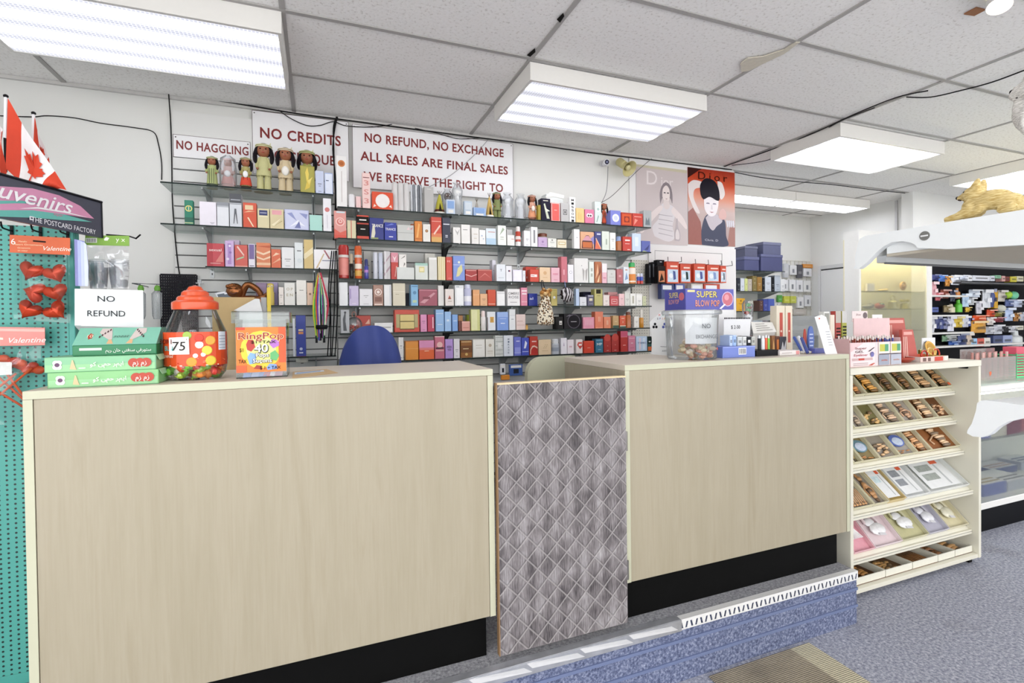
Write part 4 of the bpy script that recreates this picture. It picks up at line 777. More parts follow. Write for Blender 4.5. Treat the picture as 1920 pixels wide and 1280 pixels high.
# ---- signs
SIGN = mat('#f0eff1', .35, var=.01); SLINE = mat('#4a2224', .5); RED = mat('#7d1a1a', .45, var=.03)
def sign(p0, p1, label, lines, Yf, border=True, lm=None):
 a, b = PY(*p0, Yf), PY(*p1, Yf); x0, x1, z1, z0 = a.x, b.x, a.z, b.z
 t = thing('wall_sign', label, 'sign', ((x0+x1)/2, Yf+.003, z0))
 s = MB(); s.box(x0, x1, Yf, Yf+.006, z0, z1, SIGN)
 e = .0022
 if border:
  for q in ((x0, x1, z1-e, z1), (x0, x0+e, z0, z1), (x1-e, x1, z0, z1)): s.box(q[0], q[1], Yf-.0006, Yf, q[2], q[3], SLINE)
 for xx in (x0+.014, x1-.014): s.lathe([(.004, 0), (.003, .002)], (xx, Yf-.0005, z1-.016), mat('#3a3030', .4, .5), 8, ax=(0, -1, 0))
 l = s
 for txt, xl, xr, yb, yt in lines:
  A, B, C = PY((xl+xr)/2, yb, Yf), PY((xl+xr)/2, yt, Yf), None
  l.text(txt, ((PY(xl, yb, Yf).x+PY(xr, yb, Yf).x)/2, Yf-.0008, A.z), B.z-A.z, lm or RED, width=PY(xr, yb, Yf).x-PY(xl, yb, Yf).x, bold=.022, space=1.08)
 s.build('board', t)
sign((324, 251), (470, 306), 'low white sign reading NO HAGGLING in red', [('NO HAGGLING', 331, 466, 285, 269.5)], 3.626)
sign((472, 206), (655, 340), 'white sign reading NO CREDITS in red, crossed by a black cable', [('NO CREDITS', 488, 639, 265.5, 247), ('NO CHEQUE', 497, 628, 304, 286.5)], 3.626)
sign((660, 232), (963, 375), 'wide white sign reading NO REFUND, NO EXCHANGE in red', [('NO REFUND, NO EXCHANGE', 684, 944, 280, 264.5), ('ALL SALES ARE FINAL SALES', 676, 952, 313.5, 298), ('WE RESERVE THE RIGHT TO', 682, 943, 349, 333.5)], 3.626)
# ================================================================ dolls and ornaments on the top shelves
SKIN, HAIR, FEET = mat('#9a5f42', .5, var=.04), mat('#171318', .4, var=.2), mat('#c9b284', .7)
CLEARBAG = clear('#f6f8fa', .22, .12, .12); CLEARPL = clear('#f2f6f8', .15, .04, .05)
def doll(x0, x1, yt, yb, Zs, label, dress='#b9ba7c', trim='#4b4a30', trousers=False, skirt=None, bag=False, feather=True, Yf=3.40, apron=None, hair=HAIR, group='dolls on the top glass shelves'):
 xm = (x0+x1)/2; Zt = PY(xm, yt, Yf).z; h = Zt-Zs; X = PY(xm, yb, Yf).x; w = (PY(x1, yb, Yf).x-PY(x0, yb, Yf).x)/2
 w = min(w, h*.24); Y = Yf+w*.3; t = thing('souvenir_doll', label, 'doll', (X, Y, Zs+.0005), group); z = Zs+.0005
 D, Tm = mat(dress, .7, var=.08, scale=60), mat(trim, .6)
 b = MB()
 if trousers:
  for s in (-1, 1): b.lathe([(w*.36, 0), (w*.42, h*.06), (w*.36, h*.28), (w*.40, h*.36)], (X+s*w*.40, Y, z), D, 12)
  b.lathe([(w*.86, h*.30), (w*.80, h*.42), (w*.62, h*.56), (w*.44, h*.68), (w*.2, h*.72)], (X, Y, z), D, 16, sy=.7)
  for i in range(14):
   a = i/14*2*math.pi; b.box(X+w*.84*math.cos(a)-.001, X+w*.84*math.cos(a)+.001, Y+w*.6*math.sin(a)-.001, Y+w*.6*math.sin(a)+.001, z+h*.265, z+h*.31, Tm)
 else:
  b.lathe([(w*.80, 0), (w*.82, h*.03), (w*.70, h*.35), (w*.62, h*.55), (w*.44, h*.68), (w*.2, h*.72)], (X, Y, z), D, 16, sy=.75)
  b.lathe([(w*.835, h*.05), (w*.80, h*.11)], (X, Y, z), Tm, 16, sy=.76, cap=False)
  for s in (-.3, 0, .3): b.box(X+s*w-.0012, X+s*w+.0012, Y-w*.60, Y-w*.585, z+h*.12, z+h*.56, Tm)
 for s in (-1, 1):
  b.tube(bez([(X+s*w*.38, Y, z+h*.66), (X+s*w*.78, Y-w*.1, z+h*.52), (X+s*w*.66, Y-w*.6, z+h*.43)], 4), [w*.2, w*.2, w*.2, w*.19, w*.18, w*.17, w*.17, w*.16, w*.15], D, 8)
  b.ball((X+s*w*.66, Y-w*.62, z+h*.425), w*.15, SKIN, 8)
 b.build('dress', t, smooth=True)
 if skirt:
  q = MB(); q.lathe([(w*.95, h*.13), (w*.92, h*.18), (w*.72, h*.36)], (X, Y, z), mat(skirt, .7), 16, sy=.8); q.build('skirt', t, smooth=True)
 if apron:
  q = MB(); q.ball((X, Y-w*.62, z+h*.44), (w*.42, w*.25, h*.10), mat(apron, .9, bump=.5), 12); q.build('fur_muff', t, smooth=True)
 hd = MB(); hr = h*.135; hz = z+h*.80
 hd.ball((X, Y-w*.06, hz), (hr*.86, hr*.9, hr), SKIN, 14)
 for s in (-1, 1): hd.ball((X+s*hr*.36, Y-w*.06-hr*.82, hz+hr*.08), (hr*.13, hr*.06, hr*.09), mat('#1a1210', .2), 8)
 hd.ball((X, Y-w*.06-hr*.86, hz-hr*.42), (hr*.2, hr*.06, hr*.07), mat('#a2352c', .4), 8); hd.ball((X, Y-w*.06-hr*.92, hz-hr*.14), hr*.1, SKIN, 6)
 hd.lathe([(hr*.34, -hr*1.25), (hr*.36, -hr*.8)], (X, Y, hz), SKIN, 10); hdo = hd.build('head', t, smooth=True)
 hh = MB(); hh.ball((X, Y+hr*.28, hz+hr*.16), (hr*1.08, hr*1.0, hr*1.06), hair, 14)
 for s in (-1, 1): hh.tube(bez([(X+s*hr*.85, Y, hz+hr*.3), (X+s*hr*1.12, Y-hr*.1, hz-hr*.7), (X+s*hr*1.05, Y-hr*.35, hz-hr*1.9)], 4), [hr*.3]*5+[hr*.32, hr*.28, hr*.24, hr*.12], hair, 8)
 hh.build('hair', hdo, smooth=True)
 bd = MB(); bd.lathe([(hr*1.10, -hr*.16), (hr*1.12, hr*.18)], (X, Y+hr*.2, hz+hr*.62), mat(shade(dress, 1.2), .7), 16, cap=False)
 bd.lathe([(hr*1.125, -hr*.03), (hr*1.128, hr*.05)], (X, Y+hr*.2, hz+hr*.62), Tm, 16, cap=False)
 if feather: bd.prism([(X+hr*.6, Y+hr*1.1, hz+hr*.5), (X+hr*.85, Y+hr*1.1, hz+hr*.6), (X+hr*.9, Y+hr*1.1, hz+hr*1.7), (X+hr*.7, Y+hr*1.1, hz+hr*1.4)], (0, .002, 0), mat('#d6d2a4', .7))
 bd.build('headband', hdo, smooth=True)
 if bag:
  g = MB(); g.lathe([(w*1.12, 0.0005), (w*1.16, h*.5), (w*1.0, h*.92), (w*.25, h*1.04)], (X, Y, z), CLEARBAG, 14, sy=.9, cap=False); g.build('clear_bag', t, smooth=True)
 return t
ZL0, ZR0 = H+LZ[0], H+RZ[0]
doll(384, 411, 289, 346, ZL0, 'small black haired doll in a long green dress on the left rack', '#a9b277', '#35402a', feather=False)
doll(413, 442, 292, 348, ZL0, 'small white haired doll in a pink skirt inside a clear bag', '#c9a59c', '#b9837c', skirt='#bd7f76', bag=True, feather=False, hair=mat('#e9e9ec', .6), apron='#f0f0f0')
doll(449, 473, 291, 350, ZL0, 'small doll with a red skirt and white fur muff', '#a9a066', '#3a2f26', skirt='#d2452c', apron='#efefef', feather=False)
doll(478, 512, 263, 354, ZL0, 'tallest green suited doll with a feather headband', '#bcb985', '#7d7a4c', trousers=True)
doll(519, 553, 271, 357, ZL0, 'cream suited doll with a feather headband and white fur', '#cdbb98', '#6d5c40', trousers=True, apron='#ece8df')
doll(563, 590, 276, 360, ZL0, 'green doll standing behind the olive gold flower box', '#a7ab5e', '#4d4a26', trousers=True, Yf=3.485)
doll(924, 942, 357, 403, ZR0, 'small doll in a green robe beside the tan tent', '#7d8552', '#3c3f22', feather=False, trousers=True)
doll(991, 1007, 362, 408, ZR0, 'small doll in a peach skirt on the long rack', '#d3a089', '#7c4a38', skirt='#d9956f', apron='#e6ddd4', feather=False)
doll(1129.5, 1137.5, 379, 420, ZR0, 'little doll in a red and brown dress before the periwinkle box', '#b5502f', '#4a2018', skirt='#c24a2a', feather=False)
def tipi(x0, x1, yt, yb, Zs, label, c, band=None, Yf=3.39):
 xm = (x0+x1)/2; X = PY(xm, yb, Yf).x; r = (PY(x1, yb, Yf).x-PY(x0, yb, Yf).x)/2; h = PY(xm, yt, Yf).z-Zs; z = Zs+.0005; Y = Yf+r*.5
 t = thing('tipi_ornament', label, 'ornament', (X, Y, z), 'tent ornaments on the long rack')
 MB().lathe([(r, 0), (r*.98, h*.12)], (X, Y, z), mat('#e9e6df', .7), 16, sy=.7).build('base', t)
 b = MB(); b.lathe([(r*.9, h*.12), (r*.5, h*.55), (r*.14, h*.85)], (X, Y, z), mat(c, .7, var=.12), 14, sy=.7)
 b.poly([(X-r*.3, Y-r*.655, z+h*.13), (X+r*.3, Y-r*.655, z+h*.13), (X, Y-r*.42, z+h*.5)], mat('#2a2016', .8)); 
 if band: b.lathe([(r*.915, h*.13), (r*.84, h*.22)], (X, Y, z), mat(band, .7), 14, sy=.72, cap=False)
 b.build('tent', t, smooth=True)
 p = MB()
 for a in (-.3, .0, .3): p.tube([(X-a*r*.3, Y, z+h*.8), (X+a*r*1.2, Y-a*r*.2, z+h)], .0016, mat('#5d4630', .7), 5)
 p.build('poles', t)
tipi(815, 836, 357, 395, ZR0, 'yellow green tent ornament with a dark red patterned band', '#b9b13e', '#5d1f18')
tipi(888, 902, 371, 388, ZR0, 'tiny grey tent ornament behind the low blue box', '#b5aea6', Yf=3.49)
tipi(911.5, 927, 361, 404, ZR0, 'tan tent ornament beside the green robed doll', '#c6a45a')
def framebox(x0, x1, yt, Zs, label, c, Yf=3.36, inner='#87a7d6'):
 X0, X1 = PY(x0, yt, Yf).x, PY(x1, yt, Yf).x; Z1 = PY((x0+x1)/2, yt, Yf).z; z = Zs+.0005; d = .03
 t = thing('souvenir_box', label, 'box', ((X0+X1)/2, Yf+d/2, z), 'small souvenir boxes on the long rack')
 MB().box(X0, X1, Yf, Yf+d, z, Z1, mat(c, .5), .001).build('carton', t)
 b = MB(); h = Z1-z; w = X1-X0; b.box(X0+w*.12, X1-w*.12, Yf-.002, Yf-.0004, z+h*.4, Z1-h*.1, mat(inner, .2)); b.box(X0+w*.2, X1-w*.2, Yf-.0018, Yf-.0004, z+h*.1, z+h*.3, mat('#e9e7e2', .5)); b.build('picture_window', t)
framebox(837, 853, 374, ZR0, 'small box with a square blue window beside the yellow green tent', '#c3d0e2')
framebox(870, 885, 377, ZR0, 'pale grey blue box beside the clear wrapped figurine', '#b5c4d4', inner='#cdd6de')
framebox(888, 911, 389, ZR0, 'low wide blue box beside the tan tent', '#9db4d6')
def wrapped(x0, x1, yt, yb, Zs, label, core='#e8e8ea', face=None, Yf=3.42):
 """white figurine in a crumpled clear bag"""
 xm = (x0+x1)/2; X = PY(xm, yb, Yf).x; r = (PY(x1, yb, Yf).x-PY(x0, yb, Yf).x)/2; h = PY(xm, yt, Yf).z-Zs; z = Zs+.0005; Y = Yf+r*.7
 t = thing('wrapped_figurine', label, 'figurine', (X, Y, z), 'figurines in clear bags on the long rack')
 b = MB(); m_ = mat(core, .6); b.lathe([(r*.7, 0), (r*.72, h*.1), (r*.45, h*.2), (r*.55, h*.4), (r*.3, h*.6), (r*.1, h*.66)], (X, Y, z), m_, 12, sy=.8)
 b.ball((X, Y, z+h*.72), h*.13, mat(face, .5) if face else m_, 10)
 if face:
  for s in (-1, 1): b.ball((X+s*h*.05, Y-h*.115, z+h*.74), h*.02, mat('#e9e4df', .4), 6)
 b.build('figure', t, smooth=True)
 g = MB(); rr = random.Random(int(x0)); n = 14; prof = [(1.0, 0), (1.02, .25), (.9, .55), (1.0, .8), (.5, .97), (.75, 1.05)]
 vs = []; fs = []
 for pr, pz in prof:
  for k in range(n):
   a = 2*math.pi*k/n; q = pr*(1+rr.uniform(-.12, .12)); vs.append((X+r*q*math.cos(a), Y+r*.7*q*math.sin(a), z+h*.95*pz))
 for i in range(len(prof)-1):
  for k in range(n): fs.append((i*n+k, i*n+(k+1) % n, (i+1)*n+(k+1) % n, (i+1)*n+k))
 g.add(vs, fs, CLEARBAG); g.build('clear_bag', t)
wrapped(831, 851, 351, 396, ZR0, 'bagged figurine with a dark face behind the blue window box', '#d9d3cf', '#4a2c22', 3.47)
wrapped(849, 870, 340, 399, ZR0, 'taller all white bagged figurine under the word THE', '#f0efec')
wrapped(944, 965, 360, 404, ZR0, 'bagged white figurine right of the green robed doll')
wrapped(969, 989, 362, 405, ZR0, 'bagged white figurine left of the peach skirted doll')
s = MB(); 
for i in range(5):
 xx = 741+i*5.5; X = PY(xx, 390, 3.40).x; s.lathe([(.020, 0), (.021, .02), (.019, .19-.012*(i % 2)), (.012, .2-.012*(i % 2))], (X, 3.41+.03*(i % 2), ZR0+.0005), mat('#d9d7d6', .3, var=.12, scale=12), 12)
s.build('tissue_rolls', label='bundle of white wrapped rolls right of the orange plate box', cat='rolls')
s = MB(); X0, X1 = PY(771, 390, 3.38).x, PY(793, 390, 3.38).x; Z1 = PY(782, 345, 3.38).z
for i in range(5):
 a, b2 = X0+(X1-X0)*i/5, X0+(X1-X0)*(i+1)/5; s.lathe([((b2-a)/2, 0), ((b2-a)/2, Z1-ZR0-.006), ((b2-a)/2*.6, Z1-ZR0)], ((a+b2)/2, 3.40, ZR0+.0005), mat(['#c9ccd0', '#8f9398', '#dfe1e4', '#777b80', '#b9bcc0'][i], .25, .5), 10)
s.build('silver_canister_pack', label='pack of narrow silver canisters left of the stone grey box', cat='pack')
t = thing('gift_box', 'white gift box with a folded ribbon behind the coral red box', 'box', (PY(1040, 395, 3.47).x, 3.5, ZR0+.0005))
X0, X1 = PY(1024, 362, 3.47).x, PY(1056, 362, 3.47).x; Zt = PY(1040, 364, 3.47).z
MB().box(X0, X1, 3.47, 3.56, ZR0+.0005, Zt, mat('#e4e8e6', .4), .003).build('carton', t)
MB().prism([(X0-.01, 3.469, Zt-.03), (X0+.03, 3.469, Zt+.012), (X1+.006, 3.469, Zt-.002), (X1, 3.469, Zt-.03), (X0+.06, 3.469, Zt-.02)], (0, -.004, 0), mat('#f3f3ef', .35)).build('ribbon', t)
pbox(1008.5, 1014, 384, ZR0, '#9a8b2c', "slim gold box left of the black palm leaf box", 'stock on the long rack\'s top shelf', items='plain')
# circular pads seen through the top left shelf
for i, (xa, xb, yy) in enumerate(((388, 408, 354), (420, 440, 355), (451, 472, 357), (477, 512, 361), (524, 547, 365))):
 a, b_ = PZ(xa, yy, ZL0-.0095), PZ(xb, yy, ZL0-.0095)
 MB().lathe([((b_.x-a.x)/2, 0), ((b_.x-a.x)/2, .001)], ((a.x+b_.x)/2, (a.y+b_.y)/2, ZL0-.0098), mat('#9b9a86', .7), 20, sy=.7).build('doll_stand_pad', label=['under the green dressed small doll', 'under the white haired doll', 'under the red skirted doll', 'under the tallest green doll', 'under the cream suited doll'][i].replace('under', 'round grey pad below the glass under'), cat='pad', group='round pads under the dolls')

# bronze reclining figure, owl bottle, leaning frames on the left rack's fourth shelf
ZL3 = H+LZ[3]; BRZ = mat('#9a6038', .28, .75, var=.15, scale=30)
c = PY(465, 556, 3.42); t = thing('reclining_figurine', 'bronze laughing figure lying with one arm raised on the left rack', 'figurine', (c.x, 3.44, ZL3+.0005))
b = MB(); z = ZL3; x = c.x
b.ball((x-.07, 3.42, z+.085), (.048, .045, .05), BRZ, 16); b.ball((x-.07, 3.378, z+.085), (.034, .012, .03), BRZ, 12)
b.ball((x+.015, 3.44, z+.032), (.10, .05, .032), BRZ, 16); b.ball((x+.06, 3.43, z+.03), (.06, .045, .028), BRZ, 12)
b.tube(bez([(x-.04, 3.43, z+.05), (x-.005, 3.42, z+.125), (x+.05, 3.42, z+.10), (x+.075, 3.41, z+.06)], 6), [.02]*7+[.018]*6+[.016]*6, BRZ, 10)
b.tube(bez([(x+.02, 3.42, z+.03), (x+.085, 3.40, z+.05), (x+.11, 3.39, z+.07)], 5), [.018]*6+[.014]*5, BRZ, 10)
for k in range(4): b.ball((x+.112+.006*k, 3.385, z+.085-.007*k), (.008, .006, .012), BRZ, 8)
for k in range(5): b.ball((x-.105+.012*k, 3.40, z+.122-.004*abs(k-2)), .012, BRZ, 8)
b.build('body', t, smooth=True)
f = MB(); 
for s in (-1, 1): f.tube(bez([(x-.07+s*.016-.008, 3.367, z+.098), (x-.07+s*.016, 3.365, z+.102), (x-.07+s*.016+.008, 3.367, z+.098)], 3), .0022, mat('#3a2012', .4), 5)
f.tube(bez([(x-.088, 3.368, z+.078), (x-.07, 3.362, z+.066), (x-.052, 3.368, z+.078)], 4), .003, mat('#5d2a18', .4), 6); f.build('face', t)
c = PY(507.5, 560, 3.365); t = thing('owl_bottle', 'yellow bottle with two round owl eyes beside the bronze figure', 'bottle', (c.x, 3.362, ZL3+.0005))
r = (PY(514.5, 560, 3.365).x-PY(500.5, 560, 3.365).x)/2; hh = PY(507, 531, 3.365).z-ZL3
MB().lathe([(r*.9, 0), (r, hh*.05), (r, hh*.55), (r*.8, hh*.66), (r*.92, hh*.8), (r*.9, hh*.95), (r*.4, hh)], (c.x, 3.362, ZL3+.0005), mat('#cdb65a', .4), 16, sy=.7).build('body', t, smooth=True)
e = MB()
for s in (-1, 1): e.ball((c.x+s*r*.45, 3.362-r*.66, ZL3+hh*.86), (r*.32, r*.1, r*.32), mat('#efe6c4', .4), 10); e.ball((c.x+s*r*.45, 3.362-r*.74, ZL3+hh*.86), (r*.14, r*.08, r*.14), mat('#1b1510', .3), 8)
e.build('eyes', t)
for k, lab in enumerate(('first small silver photo frame leaning left of the bronze figure', 'second small silver photo frame leaning against the bronze figure')):
 X0 = PY(414+k*13, 552, 3.40).x; t = thing('photo_frame', lab, 'picture frame', (X0+.03, 3.41, ZL3+.0005), 'leaning photo frames')
 P = [Vector((X0-.03, 3.40+.0, ZL3+.075)), Vector((X0+.022, 3.40, ZL3+.085)), Vector((X0+.045, 3.385, ZL3+.002)), Vector((X0+.0, 3.385, ZL3+.002))]
 cc = sum(P, Vector())/4; m_ = MB(); m_.prism(P, (0, .006, 0), mat('#cfd2d6', .3, .6)); m_.build('frame', t)
 MB().prism([cc+(p-cc)*.72+Vector((0, -.0015, 0)) for p in P], (0, .001, 0), mat('#5c6672', .2)).build('photo', t)
# lower left shelf: blue box, white cup; hanging lanyards
ZL4 = H+LZ[4]
pbox(554, 573, 591, ZL4, '#2b3f9c', 'tall royal blue box on the lowest shelf of the left rack', 'stock on the left rack\'s lowest shelf', items=[R_('#e8d9a8', .25, .62, .75, .66), R_('#d58a52', .25, .54, .75, .60), R_('#dfe3f2', .3, .07, .7, .1), D_('#c9d0ea', .5, .18, .16), R_('#c4453c', 0, -.04, 1, 0)])
pbox(548, 553.5, 597, ZL4, '#dfe2ea', 'slim white folder left of the royal blue box', 'stock on the left rack\'s lowest shelf', items='plain')
t = MB(); c = PY(566, 650, 3.45); t.lathe([(.03, -.035), (.036, -.03), (.036, 0)], (c.x, 3.45, ZL4-.0095), mat('#e4e2d8', .4), 16); t.tube([(c.x, 3.45, ZL4-.0447), (c.x, 3.45, ZL4-.052)], .008, mat('#777777', .4), 8)
t.build('puck_lamp', label='small round white lamp under the lowest left shelf', cat='lamp')
hk = PY(599, 506, 3.325); t = thing('lanyard_bundle', 'bundle of multicoloured lanyards hanging from the left rack', 'lanyards', (hk.x, 3.325, H+LZ[2]-.5))
cols = ['#c9d43a', '#3fae62', '#e0872e', '#d9433a', '#3c55b8', '#7a4aa6', '#e6e4e0', '#25252b', '#5fc0a4', '#d8d04a', '#8a3a8f', '#2f8f57', '#efe8dc', '#c23a52']
lr = random.Random(5)
MB().tube(bez([(hk.x, 3.345, H+LZ[2]+.003), (hk.x, 3.328, H+LZ[2]+.004), (hk.x, 3.322, H+LZ[2]-.012), (hk.x+.004, 3.322, H+LZ[2]-.03)], 4), .0035, mat('#222222', .4, .5), 6).build('hook', t)
for i, cl in enumerate(cols):
 b = MB(); f = (i+.5)/len(cols)-.5; zt = H+LZ[2]-.028; L = .36+lr.uniform(-.03, .06); s = f*.085
 b.tube(bez([(hk.x+f*.01, 3.318-.001*i, zt), (hk.x+s*.7, 3.312-.0015*i, zt-L*.3), (hk.x+s*1.05+lr.uniform(-.006, .006), 3.31-.001*i, zt-L*.6), (hk.x+s*.6, 3.312, zt-L)], 5), .0055, mat(cl, .7, var=.2, scale=60), 5)
 if i % 3 == 0: b.box(hk.x+s*.6-.007, hk.x+s*.6+.007, 3.308, 3.314, zt-L-.045, zt-L, mat('#1e1e22', .4))
 b.build('lanyard', t)
MB().lathe([(.032, 0), (.036, .012), (.034, .026)], (hk.x+.006, 3.31, H+LZ[2]-.375), mat('#19191d', .5), 12, sy=.6).build('tie', t)
# black cords hanging in the gap between the two racks
b = MB()
for k, (xa, xb, xc) in enumerate(((622, 616, 620), (626, 620, 614), (629, 627, 622), (631, 633, 628))):
 b.tube(bez([PY(xa, 470, 3.332), PY(xb, 540, 3.330), PY((xb+xc)/2+2, 590, 3.330), PY(xc, 668, 3.332)], 6), .0035, mat('#141416', .5), 5)
b.build('power_cable', label='black power cords hanging in the gap between the two racks', cat='cable')
# hanging leopard bag, netted ball, glass heart ornament, window gift box
z3, z4, z5 = H+RZ[3], H+RZ[4], H+RZ[2]
c = PY(1018, 600, 3.325); zt = PY(1018, 553, 3.325).z; zb = PY(1018, 610, 3.325).z
def m_leopard():
 M, nt, b, tc, N = nodes_mat('leopard_print', .8)
 v = N('ShaderNodeTexVoronoi', i_Scale=62.); v.inputs['Randomness'].default_value = .85; nt.links.new(tc.outputs['Object'], v.inputs['Vector'])
 r = ramp(nt, N, v.outputs['Distance'], [(.0, lin('#a87c4a')), (.24, lin('#a87c4a')), (.27, lin('#2a1c12')), (.42, lin('#2a1c12')), (.46, lin('#eadfc8'))]); r.color_ramp.interpolation = 'CONSTANT'
 nt.links.new(r.outputs[0], b.inputs['Base Color']); return M
t = thing('drawstring_bag', 'leopard print pouch with a fur collar hanging on the long rack', 'bag', (c.x, 3.3, zb))
h = zt-zb; b = MB(); b.lathe([(.030, .0), (.065, .012), (.066, h*.25), (.052, h*.6), (.033, h*.9), (.026, h)], (c.x+.004, 3.29, zb), m_leopard(), 20, sy=.55); b.build('pouch', t, smooth=True)
f = MB(); fr = random.Random(9)
for k in range(26):
 a = fr.uniform(0, 6.28); q = fr.uniform(.012, .045); f.ball((c.x+q*math.cos(a)*1.1, 3.285+q*.5*math.sin(a)-.01, zt+.012+fr.uniform(-.018, .03)), fr.uniform(.010, .017), mat(['#c79a5e', '#a87438', '#e0bd86', '#7c5022'][k % 4], .95, bump=.6), 8)
f.build('fur_collar', t, smooth=True)
MB().tube(bez([(c.x-.014, 3.288, zt+.02), (c.x-.012, 3.318, z5-.03), (c.x-.008, 3.326, z5+.006), (c.x, 3.345, z5+.008)], 5), .003, mat('#23232a', .6), 5).tube(bez([(c.x+.012, 3.288, zt+.02), (c.x+.008, 3.318, z5-.03), (c.x+.004, 3.326, z5+.006), (c.x+.002, 3.345, z5+.008)], 5), .003, mat('#23232a', .6), 5).build('cord', t)
c = PY(1063, 552, 3.30); R = .052
t = thing('netted_ball', 'black and white netted ball purse hanging right of the leopard pouch', 'purse', (c.x, 3.30, c.z-R))
def m_zebra():
 M, nt, b, tc, N = nodes_mat('striped_glossy', .2)
 wv = N('ShaderNodeTexWave', i_Scale=13., i_Distortion=9., i_Detail=2.); nt.links.new(tc.outputs['Object'], wv.inputs['Vector'])
 r = ramp(nt, N, wv.outputs['Fac'], [(.45, lin('#1a1216')), (.55, lin('#c9c4c8'))]); nt.links.new(r.outputs[0], b.inputs['Base Color']); return M
MB().ball((c.x, 3.30, c.z), (R, R*.55, R), m_zebra(), 20).build('ball', t, smooth=True)
q = MB()
for k in range(12): q.ball((c.x+R*1.02*math.cos(k*math.pi/6), 3.30, c.z+R*1.02*math.sin(k*math.pi/6)), .006, mat('#2b2126', .3), 6)
q.build('beaded_rim', t)
MB().tube(bez([(c.x-.01, 3.30, c.z+R), (c.x-.004, 3.32, z5-.02), (c.x, 3.332, z5+.005), (c.x+.006, 3.35, z5+.004)], 5), .0025, mat('#7f93c4', .4), 5).build('ribbon', t)
c = PY(664, 605, 3.40); R = .052
t = thing('glass_ornament', 'round clear ornament holding red hearts beside the tall silver box', 'ornament', (c.x, 3.41, z4+.0005))
MB().ball((c.x, 3.41, z4+R+.001), (R, R*.8, R), clear('#f3f6f8', .3, .02, .06), 20).build('globe', t, smooth=True)
q = MB(); qr = random.Random(2)
for k in range(16): q.ball((c.x+qr.uniform(-.028, .026), 3.41+qr.uniform(-.02, .02), z4+.014+qr.uniform(0, .04)), (.009, .006, .009), mat(['#c5301f', '#d9452c', '#8a1c14'][k % 3], .25), 8)
q.build('hearts', t, smooth=True)
MB().tube(bez([(c.x-.008, 3.41, z4+2*R), (c.x-.012, 3.41, z4+2*R+.022), (c.x, 3.41, z4+2*R+.034), (c.x+.012, 3.41, z4+2*R+.022), (c.x+.008, 3.41, z4+2*R)], 5), .0025, mat('#d08a78', .4), 5).build('loop', t)
X0, X1 = PY(740, 600, 3.36).x, PY(786.5, 600, 3.36).x; Z1 = PY(763, 580.5, 3.36).z; t = thing('gift_set', 'red gift set with two gold bars in its window on the long rack', 'gift set', ((X0+X1)/2, 3.39, z4+.0005))
w, h = X1-X0, Z1-z4
MB().box(X0, X1, 3.364, 3.43, z4+.0005, Z1, mat('#c93c20', .35), .002).box(X0+w*.06, X1-w*.06, 3.3625, 3.3637, z4+h*.2, Z1-h*.2, mat('#b5a878', .5)).box(X0+w*.2, X1-w*.2, 3.3612, 3.3624, z4+h*.12, Z1-h*.2, mat('#6b5a2c', .6)).build('carton', t)
MB().box(X0+w*.22, X1-w*.22, 3.3595, 3.361, z4+h*.50, Z1-h*.22, mat('#d3bd72', .3)).build('gold_bar', t); MB().box(X0+w*.22, X1-w*.22, 3.3595, 3.361, z4+h*.16, z4+h*.46, mat('#d3bd72', .3)).build('gold_bar', t)

# ================================================================ upper wall: posters, camera, horn, cables, white panel
YP = 3.640
MB().box(2.50, 3.655, 3.644, 3.659, PT, ZC-.03, mat('#e7e6e6', .5, var=.01)).build('wall_lining', label='smooth white lining board at the right end of the back wall', cat='wall panel')
def poster(x0, x1, yt0, yb0, label, bg):
 a = PY(x0, yt0, YP); b = PY(x1, yt0, YP); zt = (a.z+PY(x1, yt0+7, YP).z)/2; zb = PY((x0+x1)/2, yb0, YP).z
 return a.x+.002, b.x-.002, zb, zt
x0, x1, z0, z1 = poster(1192, 1288, 310, 458, '', ''); w, h = x1-x0, z1-z0
def at(u, v, k=1): k += 3 if k >= 5 else 0; return (x0+w*u, YP-.0012-.0003*k, z0+h*v)
_bk = [0.]
def blob(b, pts, c, k, n=5):
 _bk[0] += .11; k += _bk[0]; P = bez([at(u, v, k) for u, v in pts+[pts[0]]], n)[:-1]; b.poly([tuple(p) for p in P], mat(c, .35, var=.04, scale=15))
b = MB(); b.box(x0, x1, YP-.0012, YP+.002, z0, z1, mat('#cbbfbf', .35, var=.06, scale=3))
b.poly([at(0, .97), at(1, .96), at(1, 1), at(0, 1)], mat('#c9c2a8', .4))
b.text('D', at(.30, .76, 1), .20*h*.9, mat('#e6dddd', .4)); b.text('ior', at(.60, .76, 1), .12*h, mat('#e2d9d9', .4))
blob(b, [(.34, .10), (.30, .22), (.42, .33), (.47, .5), (.56, .54), (.72, .5), (.76, .42), (.70, .25), (.74, .1), (.6, .04)], '#d9d3d6', 2)      # dress
blob(b, [(.02, .22), (.25, .38), (.45, .50), (.5, .46), (.3, .30), (.1, .13)], '#e3d6d4', 2)
blob(b, [(.72, .5), (.9, .38), (.99, .26), (.97, .22), (.85, .30), (.68, .43)], '#e3d6d4', 2)
blob(b, [(.46, .52), (.45, .66), (.50, .77), (.58, .81), (.66, .77), (.70, .66), (.695, .54), (.66, .60), (.58, .62), (.5, .60)], '#857a7f', 3)   # hair
blob(b, [(.50, .62), (.51, .72), (.58, .77), (.64, .72), (.645, .62), (.61, .55), (.55, .55)], '#e6d9d6', 4)                                  # face
blob(b, [(.52, .48), (.53, .57), (.62, .57), (.64, .49), (.58, .46)], '#dccfcd', 4)
for s in (.545, .61): b.poly([at(s-.022, .665, 5), at(s+.022, .665, 5), at(s+.015, .68, 5), at(s-.015, .68, 5)], mat('#4a4248', .4))
b.poly([at(.555, .598, 5), at(.605, .598, 5), at(.58, .588, 5)], mat('#8f6a6c', .4))
